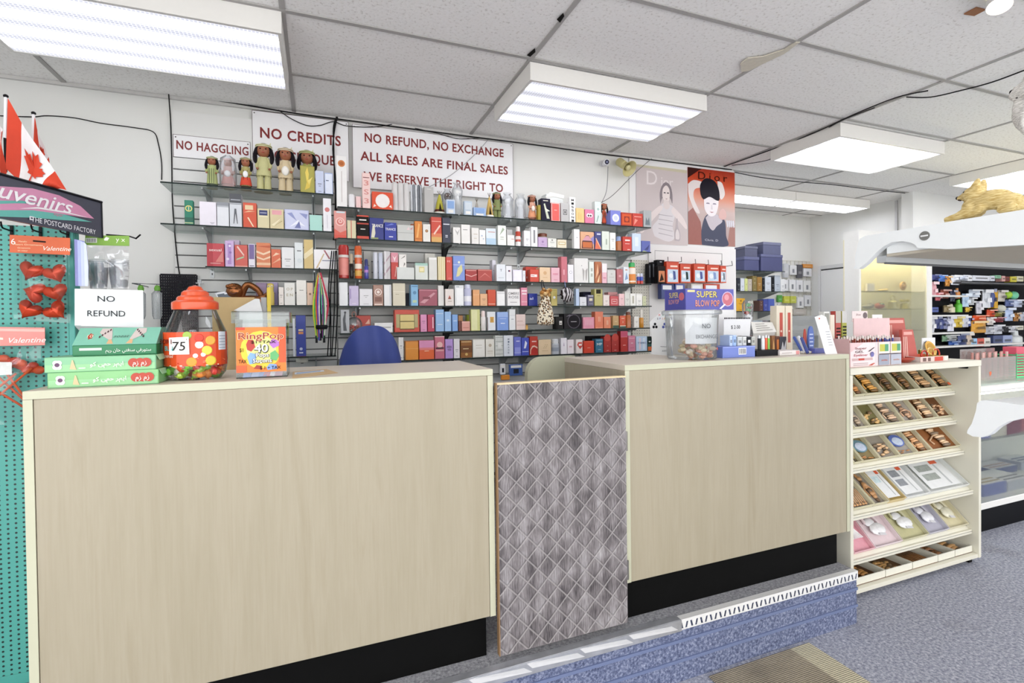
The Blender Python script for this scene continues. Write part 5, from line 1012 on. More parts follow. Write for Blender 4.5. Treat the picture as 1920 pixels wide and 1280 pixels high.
for k in range(5): b.poly([at(.42, .14+.06*k, 3), at(.70, .11+.065*k, 3), at(.70, .117+.065*k, 3), at(.42, .15+.06*k, 3)], mat('#aea6ac', .4))
blob(b, [(.74, .06), (.73, .16), (.77, .24), (.78, .34), (.80, .34), (.81, .24), (.85, .16), (.84, .06)], '#b9aeb2', 4); blob(b, [(.755, .08), (.75, .15), (.79, .21), (.83, .15), (.825, .08)], '#ddd4d4', 5)
b.text('J', at(.2, .02, 2), .001, mat('#cbbfbf', .4))
b.build('poster', label='pale lilac perfume poster of a long haired woman beside a bottle', cat='poster')
x0, x1, z0, z1 = poster(1289, 1377.5, 315, 460, '', ''); w, h = x1-x0, z1-z0
def m_fade():
 M, nt, b_, tc, N = nodes_mat('poster_print', .3)
 sep = N('ShaderNodeSeparateXYZ'); nt.links.new(tc.outputs['Generated'], sep.inputs[0])
 r = ramp(nt, N, sep.outputs[2], [(.0, lin('#a89494')), (.45, lin('#c9b3ae')), (.62, lin('#d98a6a')), (.8, lin('#cf4a1e')), (1, lin('#a32a10'))]); nt.links.new(r.outputs[0], b_.inputs['Base Color']); return M
b = MB(); b.box(x0, x1, YP-.0012, YP+.002, z0, z1, m_fade())
b.poly([at(0, .86), at(.22, .97), at(.3, 1), at(0, 1)], mat('#3a1410', .4)); b.poly([at(0, .0), at(.3, .0), at(.26, .3), at(.1, .48), at(0, .42)], mat('#9c5f56', .35)); b.poly([at(.82, 0), at(1, 0), at(1, .3), at(.88, .25)], mat('#a4756c', .35))
blob(b, [(.0, .78), (.12, .84), (.32, .82), (.3, .76), (.14, .72), (.12, .60), (.24, .42), (.14, .44), (.02, .62)], '#e3d8d6', 2)      # raised arm
blob(b, [(.62, .86), (.72, .84), (.78, .70), (.70, .62), (.64, .70)], '#e9e0de', 2)
blob(b, [(.28, .0), (.27, .18), (.34, .36), (.46, .42), (.66, .40), (.78, .33), (.80, .14), (.82, .0)], '#3b3f58', 2)                    # dark dress
blob(b, [(.36, .36), (.44, .24), (.52, .20), (.60, .26), (.72, .33), (.62, .41), (.46, .42)], '#c5bcc4', 3)
blob(b, [(.26, .66), (.25, .78), (.34, .87), (.46, .88), (.58, .84), (.65, .74), (.66, .62), (.60, .60), (.45, .64), (.32, .60)], '#1b1722', 4)  # hair
blob(b, [(.33, .62), (.34, .48), (.42, .40), (.50, .385), (.58, .42), (.63, .52), (.635, .62), (.56, .635), (.5, .65), (.42, .635)], '#f0e9ec', 3)  # face
for s in (.41, .55): b.poly([at(s-.04, .545, 6), at(s+.04, .545, 6), at(s+.025, .562, 6), at(s-.025, .562, 6)], mat('#8d8494', .4))
b.poly([at(.44, .445, 6), at(.54, .445, 6), at(.49, .43, 6)], mat('#b37a80', .4)); b.poly([at(.485, .54, 6), at(.5, .54, 6), at(.51, .475, 6), at(.475, .475, 6)], mat('#d9d0d6', .4))
blob(b, [(.66, .46), (.64, .38), (.72, .35), (.80, .38), (.80, .45), (.73, .5)], '#d9b0aa', 4)
for k in range(4): blob(b, [(.80+.045*k, .34), (.82+.045*k, .26), (.85+.045*k, .27), (.83+.045*k, .35)], '#d9d6de', 5, 3)
b.text('Dior', at(.52, .86, 7), .10*h, mat('#38130c', .4), width=.62*w, space=1.5); b.text('Chris. D', at(.48, .055, 7), .028*h, mat('#c9c6d2', .4), width=.28*w)
b.build('poster', label='red and orange perfume poster of a dark haired person with raised arm', cat='poster')
# security camera and horn loudspeaker
c = PY(1137, 304, 3.58); t = thing('security_camera', 'small round white security camera high on the wall by the horn', 'camera', (c.x, 3.6, c.z-.03))
MB().lathe([(.026, 0), (.024, .012), (.010, .016), (.010, .035)], (c.x+.006, 3.6585, c.z+.012), mat('#dcdce0', .4), 14, ax=(0, -1, 0)).build('bracket', t, smooth=True)
hs_ = MB().lathe([(.022, -.03), (.027, -.02), (.027, .022), (.023, .026)], (c.x, 3.592, c.z), mat('#e3e3e8', .35), 18, ax=(-.15, -1, -.12)).build('housing', t, smooth=True)
MB().lathe([(.019, .0265), (.019, .028)], (c.x, 3.592, c.z), mat('#2c2c40', .15), 16, ax=(-.15, -1, -.12)).lathe([(.008, .0285), (.008, .030)], (c.x, 3.592, c.z), mat('#8f93b5', .1), 12, ax=(-.15, -1, -.12)).build('lens', hs_)
c = PY(1180, 316, 3.50); d_ = Vector((.15, -.62, -.5)).normalized(); HN = mat('#c9c08a', .45)
t = thing('horn_speaker', 'cream horn loudspeaker mounted just below the ceiling', 'speaker', (c.x, 3.5, c.z-.06)); o = Vector((c.x, 3.50, c.z))
MB().lathe([(.028, -.15), (.034, -.14), (.034, -.07), (.03, -.065), (.032, -.05), (.045, -.02), (.066, .0), (.068, .004), (.064, .004), (.044, -.015), (.03, -.04)], o, HN, 24, ax=d_, cap=False).build('horn', t, smooth=True)
MB().lathe([(.02, -.03), (.022, -.012), (.012, -.004)], o, mat('#d9d2a4', .45), 16, ax=d_).build('inner_cone', t, smooth=True)
MB().tube([o-d_*.10, o-d_*.10+Vector((0, .05, .03)), Vector((c.x-.02, 3.657, c.z+.10))], .008, HN, 8).build('mount', t)
# cables
CB = mat('#1e1c1e', .5); CW = mat('#8d8f92', .5)
def cable(pts, Y, r, label, m=CB, n=6): b = MB(); b.tube(bez([PY(x, y, Y) if len(p) == 2 else PY(p[0], p[1], p[2]) for p in pts for x, y in [p[:2]]], n), r, m, 6); return b.build('cable', label=label, cat='cable')
cable([(0, 131), (120, 146), (230, 160), (312, 173), (420, 190), (545, 211), (640, 224), (760, 240), (890, 257), (1000, 271), (1130, 289), (1260, 304), (1372, 318)], 3.636, .0045, 'long black cable running along the top of the back wall')
cable([(0, 217), (60, 219), (90, 217), (140, 221), (190, 231), (250, 239), (287, 247), (297, 270), (303, 305), (303, 337)], 3.655, .003, 'thin cable looping over the bare wall left of the slat panel', n=5)
cable([(316, 173), (320, 230), (322, 300), (323, 370), (327, 430), (333, 490), (338, 522)], 3.628, .0035, 'thin dark cable running down the left edge of the slat panel')
cable([(522, 206), (545, 222), (575, 235), (600, 235), (625, 228), (650, 236), (700, 238), (735, 233)], 3.615, .003, 'sagging black cable loop across the NO CREDITS sign')
b = MB()
for k in range(3): b.tube(bez([PY(631+k, 219, 3.60), PY(625+k*1.5, 240, 3.60), PY(626-k, 280, 3.60), PY(627+k, 330, 3.60), PY(629+k*2, 380, 3.60), PY(625+k*2, 450, 3.60)], 5), .0045, CB, 6)
b.build('cable_bundle', label='thick bundle of black cables hanging beside the tall orange seal box', cat='cable')
cable([(915, 262), (890, 290), (850, 325), (815, 345), (800, 352)], 3.615, .002, 'thin wire slanting across the NO REFUND sign', CW)
cable([(778, 240), (820, 250), (860, 260), (900, 259)], 3.615, .0025, 'short black wire sagging at the top of the NO REFUND sign')
cable([(1222, 297), (1190, 325), (1150, 365), (1128, 380), (1120, 392)], 3.60, .0025, 'grey wire slanting down beside the horn loudspeaker', mat('#55565a', .5))
cable([(1140, 312), (1139, 340), (1136, 362), (1128, 380)], 3.59, .0025, 'thin grey lead hanging from the security camera', mat('#77787c', .5))
def ccable(pts, z, r, label): b = MB(); b.tube(bez([PZ(x, y, z) for x, y in pts], 6), r, CB, 6); return b.build('cable', label=label, cat='cable')
ccable([(1358, 312), (1420, 290), (1480, 268), (1540, 243), (1600, 215), (1680, 183), (1740, 170)], ZC-.013, .004, 'black cable pinned across the ceiling toward the upper right')
ccable([(1372, 310), (1440, 300), (1500, 272), (1570, 230), (1640, 202)], ZC-.012, .003, 'second thinner cable crossing the ceiling beside the first one')
ccable([(1700, 182), (1745, 182), (1800, 170), (1860, 154), (1925, 130)], ZC-.012, .004, 'black cable crossing the ceiling at the far upper right')
ccable([(1378, 323), (1430, 333), (1500, 341), (1560, 346), (1640, 356), (1697, 362)], ZC-.012, .004, 'black cable running along the ceiling over the alcove opening')
# white hook panel right of the perfume rack
t = thing('wall_board', 'white hook panel with a thin recessed frame below the posters', 'wall panel', (3.1, 3.64, .9))
q0, q1 = PY(1215, 470, YP), PY(1372, 560, YP)
pz0, pz1 = H-.25, PY(1290, 463, YP).z; MB().box(q0.x, 3.652, 3.628, 3.6435, pz0, pz1, mat('#e6e4e3', .5, var=.01)).build('board', t)
fx0, fx1, fz = PY(1226, 470, YP).x, PY(1352, 474, YP).x, PY(1290, 472.5, YP).z
f = MB(); f.box(fx0, fx1, 3.626, 3.6279, fz-.004, fz, mat('#8d8b8b', .5)); f.box(fx1-.004, fx1, 3.626, 3.6279, fz-.25, fz, mat('#8d8b8b', .5)); f.box(fx0, fx0+.004, 3.626, 3.6279, fz-.25, fz, mat('#b3b1b0', .5)); f.build('frame_line', t)
def m_pegbeige():
 M, nt, b, tc, N = nodes_mat('peg_board', .6)
 sep = N('ShaderNodeSeparateXYZ'); nt.links.new(tc.outputs['Object'], sep.inputs[0]); cm = N('ShaderNodeCombineXYZ')
 for i, o in enumerate((0, 2)):
  a = N('ShaderNodeMath', operation='MULTIPLY'); a.inputs[1].default_value = 1/.025; f_ = N('ShaderNodeMath', operation='FRACT'); s_ = N('ShaderNodeMath', operation='SUBTRACT'); s_.inputs[1].default_value = .5
  nt.links.new(sep.outputs[o], a.inputs[0]); nt.links.new(a.outputs[0], f_.inputs[0]); nt.links.new(f_.outputs[0], s_.inputs[0]); nt.links.new(s_.outputs[0], cm.inputs[i])
 ln = N('ShaderNodeVectorMath', operation='LENGTH'); nt.links.new(cm.outputs[0], ln.inputs[0])
 r = ramp(nt, N, ln.outputs['Value'], [(.12, lin('#4d4a44')), (.16, lin('#d3cfc4'))]); nt.links.new(r.outputs[0], b.inputs['Base Color']); return M
MB().box(2.502, q0.x-.002, 3.630, 3.6432, H-.3, PY(1213, 488, YP).z, m_pegbeige()).build('peg_board', label='narrow beige peg board strip between perfume rack and white panel', cat='peg board')
# ================================================================ left: souvenir rack, flags, counter one goods, chair
YR = 2.16
TEAL = '#4fa79c'
def m_perf():
 M, nt, b, tc, N = nodes_mat('perforated_teal', .45)
 sep = N('ShaderNodeSeparateXYZ'); nt.links.new(tc.outputs['Object'], sep.inputs[0]); cm = N('ShaderNodeCombineXYZ')
 for i, o, p in ((0, 0, .0207), (1, 2, .0163)):
  a = N('ShaderNodeMath', operation='MULTIPLY'); a.inputs[1].default_value = 1/p; f_ = N('ShaderNodeMath', operation='FRACT'); s_ = N('ShaderNodeMath', operation='SUBTRACT'); s_.inputs[1].default_value = .5
  k = N('ShaderNodeMath', operation='MULTIPLY'); k.inputs[1].default_value = p/.0163
  nt.links.new(sep.outputs[o], a.inputs[0]); nt.links.new(a.outputs[0], f_.inputs[0]); nt.links.new(f_.outputs[0], s_.inputs[0]); nt.links.new(s_.outputs[0], k.inputs[0]); nt.links.new(k.outputs[0], cm.inputs[i])
 ln = N('ShaderNodeVectorMath', operation='LENGTH'); nt.links.new(cm.outputs[0], ln.inputs[0])
 r = ramp(nt, N, ln.outputs['Value'], [(.2, lin('#10201f')), (.23, lin(TEAL))]); nt.links.new(r.outputs[0], b.inputs['Base Color']); return M
PERF = m_perf(); TEALM = mat(TEAL, .45, var=.04)
rx0, rx1, rz1 = -1.36, -.785, PY(135, 427, YR).z
rk = thing('souvenir_rack', 'teal perforated metal souvenir rack at the left edge of the photo', 'display rack', (-1.07, YR+.15, PT))
MB().box(rx0, rx1-.018, YR, YR+.004, PT+.04, rz1, PERF).build('perforated_panel', rk)
MB().box(rx1-.018, rx1, YR-.001, YR+.02, PT+.04, rz1, TEALM, .002).box(rx0, rx0+.018, YR-.001, YR+.02, PT+.04, rz1, TEALM, .002).build('edge_posts', rk)
MB().box(rx1-.004, rx1, YR+.021, YR+.045, PT+.04, rz1, TEALM).build('side_panel', rk)
MB().box(rx0, rx1, YR+.0, YR+.36, PT+.0005, PT+.04, TEALM, .003).build('base', rk)
MB().box(rx0, rx1-.004, YR+.006, YR+.044, rz1-.012, rz1, TEALM).build('top_cap', rk)
HOOK = mat('#1a1a1c', .4, .5)
def hook(b, px, py, L=.06, up=.02): 
 p = PY(px, py, YR-.002); b.tube(bez([p, p+Vector((0, -L*.8, 0)), p+Vector((0, -L, up*.3)), p+Vector((0, -L-.004, up))], 3), .0028, HOOK, 6)
for px, py in ((23, 433), (77, 436), (128, 440)):
 b = MB(); hook(b, px, py); b.box(PY(px, py, YR).x-.004, PY(px, py, YR).x+.004, YR-.006, YR-.0015, PY(px, py-10, YR).z, PY(px, py+14, YR).z, HOOK); b.build('peg_hook', rk)
# header board "souvenirs"
dirn = Vector((math.sin(.403), math.cos(.403), 0)); 
tA, tB = PY(0, 326, 1.9), None
def on_header(px, py):
 """point of the header board's vertical plane through the rack top"""
 P0 = Vector((-.70, 2.262, 0)); n = dirn.cross(Vector((0, 0, 1))); r = _ray(px, py); t_ = P0.dot(n)/r.dot(n); return Vector((r.x*t_, r.y*t_, r.z*t_+H))
hb = thing('header_board', 'dark grey souvenirs header board on top of the teal rack', 'sign', on_header(100, 430))
N_ = dirn.cross(Vector((0, 0, 1))).normalized()            # towards the viewer
c_tr, c_br, c_bl, c_tl = on_header(190, 379), on_header(192, 446), on_header(-120, 395), on_header(-120, 289)
c_bl.z = c_br.z; c_tl.z = c_tr.z
def hp(u, v, k=0): a = c_bl+(c_br-c_bl)*u; b_ = c_tl+(c_tr-c_tl)*u; return a+(b_-a)*v+N_*(.0008+.0004*k)
b = MB(); b.prism([c_bl, c_br, c_tr, c_tl], -N_*.012, mat('#3f4150', .3, var=.1))
hpoly = lambda pts, c, k: b.poly([tuple(hp(u, v, k)) for u, v in pts], mat(c, .35))
def px_hp(pts, c, k): b.poly([tuple(on_header(x, y)+N_*(.0008+.0004*k)) for x, y in pts], mat(c, .35))
px_hp([(-90, 358), (0, 349), (60, 353), (110, 366), (150, 386), (176, 410), (120, 402), (60, 396), (-90, 394)], '#d48fb0', 1)
px_hp([(-90, 380), (0, 376), (40, 376), (75, 382), (30, 381), (0, 382), (-90, 390)], '#63b3a8', 2)
px_hp([(-90, 402), (0, 394), (60, 394), (120, 402), (172, 416), (110, 412), (60, 408), (0, 406), (-90, 412)], '#63b3a8', 2)
px_hp([(35, 391), (70, 388), (120, 396), (165, 408), (120, 399), (70, 391)], '#f2eef0', 3)
rt, upv = dirn, Vector((0, 0, 1)); L_ = (on_header(146, 380)-on_header(-75, 350)).length
cpt = on_header(38, 378); b.text('Souvenirs', tuple(cpt+dirn*.01+N_*.002+Vector((0, 0, -.002))), .045, mat('#f4f2f4', .4), right=dirn, up=(0, 0, 1), width=L_*.9, shear=.35, bold=.008, off=.0022)
c1 = on_header(122, 435); b.text('THE POSTCARD FACTORY', tuple(on_header(122, 428)), .016, mat('#eeeef2', .4), right=dirn, up=(0, 0, 1), width=(on_header(187, 432)-on_header(64, 418)).length*.96, off=.0026)
px_hp([(54, 405), (62, 406), (62, 413), (54, 412)], '#eeeef2', 4); px_hp([(56, 407), (60, 408), (60, 411), (56, 410)], '#3f4150', 5)
cs = on_header(108, 405); b.text('super', tuple(cs), .010, mat('#d47a9c', .4), right=dirn, up=(0, 0, 1), shear=.3, off=.003)
b.build('printed_board', hb)
MB().tube([c_tl+N_*.002, c_tr+N_*.002], .004, mat('#1d1d22', .4), 6).tube([c_tr, c_br], .003, mat('#1d1d22', .4), 6).build('black_trim', hb)
# flags in the rack top
def flag(px, py_top, py_bot, corners, leaf, label, Y=2.05):
 p1, p0 = PY(px, py_top, Y), PY(px, py_bot, Y); t = thing('hand_flag', label, 'flag', (p0.x, Y, p0.z), 'small flags above the souvenir header')
 zm = p0.z+(p1.z-p0.z)*.45
 MB().tube([(p0.x, Y, zm), (p1.x, Y, p1.z)], .0045, mat('#e6e6e8', .4), 8).tube([p0, (p0.x, Y, zm)], .004, mat('#161618', .4), 8).build('pole', t)
 MB().ball((p1.x, Y, p1.z+.003), (.007, .007, .006), mat('#141416', .3), 8).build('finial', t)
 # cloth: bilinear sheet with folds, top hoist, top fly, bottom fly, bottom hoist
 C = [PY(x, y, Y) for x, y in corners]; nu, nv = 24, 14; f = MB()
 RD, WT = mat('#cf3f22', .7, var=.08), mat('#eae6e6', .7, var=.03)
 def sp(u, v):
  a = C[0].lerp(C[1], u); b_ = C[3].lerp(C[2], u); p = a.lerp(b_, v); p = p+Vector((0, -.012*math.sin(u*7+v*4)*min(1, u*3)-.004, -.022*math.sin(u*math.pi)*(.4+v))); return p
 for i in range(nu):
  for j in range(nv):
   u0, u1, v0, v1 = i/nu, (i+1)/nu, j/nv, (j+1)/nv; um = (u0+u1)/2
   f.add([sp(u0, v0), sp(u1, v0), sp(u1, v1), sp(u0, v1)], [(3, 2, 1, 0)], RD if um < .25 or um > .75 else WT)
 # maple leaf outline on the white field
 LF = [(0, .5), (.09, .33), (.2, .38), (.15, .12), (.27, .24), (.31, .17), (.47, .2), (.41, .06), (.48, .0), (.22, -.21), (.25, -.31), (.03, -.27), (.04, -.5), (-.04, -.5), (-.03, -.27), (-.25, -.31), (-.22, -.21), (-.48, 0), (-.41, .06), (-.47, .2), (-.31, .17), (-.27, .24), (-.15, .12), (-.2, .38), (-.09, .33)]
 if leaf:
  cen = sp(.5, .5)+Vector((0, -.006, 0)); vs = [cen]+[sp(.5+a*.42, .5-b_*.72)+Vector((0, -.004, 0)) for a, b_ in LF]; n = len(LF)
  f.add(vs, [(0, k+1, (k+1) % n+1) for k in range(n)], RD)
 f.build('cloth', t, smooth=True)
flag(11, 182, 322, [(16, 185), (128, 358), (100, 352), (12, 316)], True, 'front red and white maple leaf flag drooping over the header board')
flag(63, 214, 340, [(66, 220), (97, 312), (92, 330), (64, 265)], True, 'rear red and white maple leaf flag half hidden behind the front one', 2.12)
flag(-14, 200, 330, [(-10, 205), (7, 250), (10, 322), (-12, 320)], False, 'red flag cut off by the left edge of the photo', 1.98)
# valentine bags
CARD_O = mat('#cf5a26', .4, var=.08)
t = thing('valentine_bag', 'clear bag of six shiny red heart ornaments under an orange card', 'gift bag', (PY(75, 600, YR-.06).x, YR-.06, PY(75, 600, YR-.06).z)); YV = YR-.045
q = lambda x, y, Y=YV: PY(x, y, Y)
b = MB(); A, B, C, D = q(18, 440), q(131, 446), q(131, 478), q(18, 473)
b.prism([A, D, C, B], (0, .003, 0), CARD_O); n0 = Vector((0, -.0006, 0))
b.text('6', tuple(q(25, 458)), .019, mat('#f6efe6', .4)); b.text('Metallic', tuple(q(43, 454)), .005, mat('#f0d9b0', .4)); b.text('Heart Ornaments', tuple(q(53, 460)), .005, mat('#f0d9b0', .4), width=.075); b.text('Ornements', tuple(q(45, 466)), .005, mat('#f0d9b0', .4)); b.text('en coeur', tuple(q(43, 471)), .005, mat('#f0d9b0', .4)); b.text('Valentine', tuple(q(108, 470)), .014, mat('#f6e9dc', .4), width=.074, shear=.35)
b.poly([tuple(q(x, y)+n0) for x, y in ((62, 450), (86, 452), (86, 455), (62, 453))], mat('#2a1a14', .5))
b.build('header_card', t)
HT = mat('#c9401c', .22, .35, var=.06)
def heart_geo(b, c, s, rz, m_):
 n = 26; vs = []; fs = []; R = Matrix.Rotation(rz, 3, 'Y')
 prof = [(0, 1), (.55, .83), (.85, .5), (1, 0), (.85, -.5), (.55, -.83), (0, -1)]
 for pr, py in prof:
  for k in range(n):
   a = 2*math.pi*k/n; x = 16*math.sin(a)**3/17; z = (13*math.cos(a)-5*math.cos(2*a)-2*math.cos(3*a)-math.cos(4*a))/17
   vs.append(Vector(c)+R @ Vector((x*pr*s, py*s*.55, z*pr*s)))
 for i in range(len(prof)-1):
  for k in range(n): fs.append((i*n+k, i*n+(k+1) % n, (i+1)*n+(k+1) % n, (i+1)*n+k))
 b.add(vs, fs, m_)
for x, y, r in ((58, 507, .5), (104, 512, -.5), (66, 548, 2.4), (105, 548, -.4), (55, 580, .7), (104, 582, -.9)):
 b = MB(); c = q(x, y, YR-.05); heart_geo(b, (c.x, c.y, c.z), .036, r*.8, HT); b.build('heart', t, smooth=True)
def baggeo(b, pts, Yf, Yb, m_, seed=1):
 rr = random.Random(seed); n = 10; P = [PY(x, y, Yf) for x, y in pts]; vs = []; fs = []   # pts: tl tr br bl
 for i in range(n+1):
  for j in range(n+1):
   u, v = i/n, j/n; p = (P[0].lerp(P[1], u)).lerp(P[3].lerp(P[2], u), v); bul = math.sin(u*math.pi)*math.sin(min(1, v*1.1)*math.pi)
   vs.append(p+Vector((0, -bul*abs(Yf-Yb)+rr.uniform(-.006, .006), 0)))
 for i in range(n):
  for j in range(n): fs.append((i*(n+1)+j, i*(n+1)+j+1, (i+1)*(n+1)+j+1, (i+1)*(n+1)+j))
 b.add(vs, fs, m_)
b = MB(); baggeo(b, [(22, 473), (131, 478), (133, 606), (26, 598)], YV-.004, YV-.075, clear('#fbfdfd', .12, .06, .0), 4); b.build('clear_bag', t, smooth=True)
t = thing('valentine_bag', 'bag of red rose stem picks under a pink card by the counter end', 'gift bag', (PY(35, 780, YR-.06).x, YR-.05, PY(35, 780, YR-.06).z))
b = MB(); A, B, C, D = q(-40, 612), q(84, 614), q(84, 647), q(-40, 649); b.prism([A, D, C, B], (0, .003, 0), mat('#e08a82', .4, var=.06)); b.text('Valentine', tuple(q(52, 642)), .017, mat('#f6ece8', .4), width=.095, shear=.35)
b.poly([tuple(q(x, y)+n0) for x, y in ((-40, 615), (84, 617), (84, 622), (-40, 620))], mat('#eeb0a6', .4)); b.poly([tuple(q(x, y)+n0) for x, y in ((-6, 632), (6, 633), (6, 637), (-6, 636))], mat('#f2dccb', .4)); b.build('header_card', t)
b = MB(); sr = random.Random(8)
b.text('', (0, 0, 0), .01, HT) if False else None
for k in range(9): x, y = -15+11*k, 672+k*2.5+sr.uniform(-6, 6); c = q(x, y, YR-.03); b.ball((c.x, c.y, c.z), (.016, .012, .014), mat(['#c9401c', '#b8341a', '#d9552c'][k % 3], .4), 10)
b.tube(bez([q(-20, 668, YR-.025), q(20, 678, YR-.025), q(50, 690, YR-.025), q(72, 692, YR-.025)], 4), .013, mat('#c2401e', .45), 8)
b.build('rose_heads', t, smooth=True)
for k, (xa, ya, xb, yb_) in enumerate(((-10, 700, 48, 752), (-16, 726, 48, 765), (60, 690, -10, 748), (5, 690, 44, 742), (30, 700, -20, 740))):
 MB().tube([q(xa, ya, YR-.034-.003*k), q(xb, yb_, YR-.034-.003*k)], .0035, mat('#d0521f', .5), 6).build('stem', t)
MB().prism([q(-20, 678, YR-.06), q(-20, 704, YR-.06), q(22, 702, YR-.06), q(22, 679, YR-.06)], (0, .001, 0), mat('#e8e6e4', .6)).build('price_label', t)
b = MB(); baggeo(b, [(-40, 648), (78, 648), (70, 790), (-40, 800)], YV-.004, YV-.05, clear('#fbfdfd', .12, .06, .0), 6); b.build('clear_bag', t, smooth=True)
# cups on the side arm, paper sign, caps
t = thing('cup_pack', 'clear bag of plastic cups under a green card on a hook arm', 'cups', (PY(205, 540, 2.24).x, 2.24, PY(205, 540, 2.24).z)); YCP = 2.22
q2 = lambda x, y, Y=YCP: PY(x, y, Y)
b = MB(); b.prism([q2(160, 441), q2(159, 459), q2(242, 461), q2(242, 442)], (0, .003, 0), mat('#7fae3a', .4, var=.08)); b.poly([tuple(q2(x, y)+n0) for x, y in ((161, 446), (182, 446), (182, 455), (161, 455))], mat('#e9ece4', .5))
for k in range(7): b.poly([tuple(q2(x, y)+n0*2) for x, y in ((163+2.6*k, 447), (164+2.6*k, 447), (164+2.6*k, 454), (163+2.6*k, 454))], mat('#22261e', .5))
b.text('y x', tuple(q2(226, 453)), .016, mat('#eef4e0', .4)); b.poly([tuple(q2(x, y)+n0) for x, y in ((195, 448), (199, 444), (205, 446), (202, 451), (196, 451))], mat('#eef4e6', .4)); b.build('header_card', t)
for k, xx in enumerate((185, 224)):
 b = MB(); c0, c1 = q2(xx, 541, 2.26), q2(xx, 486, 2.26); hgt = c1.z-c0.z
 for j in range(7): b.lathe([(.024, hgt*.0+j*hgt*.07), (.030, hgt*.55+j*hgt*.07), (.0315, hgt*.56+j*hgt*.07)], c0, clear('#eef0f2', .25, .08, .14), 16, cap=False)
 b.build('cup_stack', t, smooth=True)
b = MB(); baggeo(b, [(164, 461), (241, 461), (242, 541), (168, 540)], YCP-.002, YCP-.03, clear('#fbfcfd', .3, .08, .06), 9); b.build('clear_bag', t, smooth=True)
t = thing('blue_tray_stack', 'stack of pale blue plastic trays hanging beside the cup bag', 'trays', (PY(153, 537, 2.12).x, 2.12, PY(153, 537, 2.12).z))
for k in range(4):
 b = MB(); d = k*6; b.prism([PY(139+d, 448+2*k, 2.13-.006*k), PY(141+d, 536, 2.13-.006*k), PY(147+d, 536, 2.13-.006*k), PY(160+d*.3, 500, 2.13-.006*k), PY(158+d*.2, 452+2*k, 2.13-.006*k)], (0, .003, 0), mat(['#8f93cf', '#a9b4e4', '#bcc6ee', '#c9d2f2'][k], .35))
 b.build('tray', t)
b = MB(); p = PY(243, 443, 2.25); b.tube([PY(200, 440, 2.36), PY(243, 443, 2.34), PY(255, 447, 2.3), PY(263, 440, 2.28)], .003, HOOK, 6); b.tube([PY(200, 440, 2.36), (rx1, 2.5, PY(200, 440, 2.36).z)], .003, HOOK, 6); b.build('wire_rod', label='black wire hook arm sticking out right of the green cup card', cat='hook')
ZC1 = ZT1+.0005
pw = MB(); P = [PY(140, 541, 1.97), PY(268, 544, 1.97), PY(269, 614, 1.93), PY(140, 610, 1.93)]
pw.prism([P[0], P[3], P[2], P[1]], (0, .002, 0), mat('#e6e9ea', .6, var=.02)); rv = (P[1]-P[0]).normalized(); uv = (P[0]-P[3]).normalized()
m0 = P[3].lerp(P[2], .46); pw.text('NO', tuple(m0+uv*.083), .020, mat('#2b2f33', .5), right=rv, up=uv, width=.045, off=.003); pw.text('REFUND', tuple(m0+uv*.033), .020, mat('#2b2f33', .5), right=rv, up=uv, width=.098, off=.003)
pw.prism([P[3]+Vector((0, .002, -.002)), P[2]+Vector((0, .002, -.002)), P[2]+Vector((0, .06, -.03)), P[3]+Vector((0, .06, -.03))], (0, .001, .001), mat('#d9dcdd', .6))
pw.build('paper_sign', label='white folded paper sign reading NO REFUND behind the green boxes', cat='sign')
for k, xx in enumerate((264, 295)):
 c0, c1 = PY(xx, 598, 3.40), PY(xx, 545, 3.40); t = thing('capped_tube', ['clear tube with a green cap on the bare wall, left one of two', 'clear tube with a green cap on the bare wall beside the black grid'][k], 'tube', c0)
 MB().lathe([(.018, 0), (.024, .02), (.026, (c1.z-c0.z)*.9), (.012, c1.z-c0.z)], c0, clear('#e6e9ea', .2, .08, .2), 14).build('tube_body', t, smooth=True)
 MB().lathe([(.014, 0), (.016, .014), (.01, .03)], c1, mat('#6fae3f', .4), 12).build('cap', t, smooth=True)
b = MB(); pa, pb = PY(248, 531, 3.38), PY(300, 533, 3.38); b.tube([(pa.x, 3.659, pa.z), pa, pb, (pb.x, 3.659, pb.z)], .003, mat('#4a4d50', .4, .5), 6)
for xx in (264, 295): cc = PY(xx, 545, 3.40); b.tube([(cc.x, 3.40, cc.z+.028), (cc.x, 3.385, (pa.z+pb.z)/2)], .002, mat('#4a4d50', .4, .5), 5)
b.build('hook_rail', label='thin metal rail holding the green capped tubes', cat='rail')
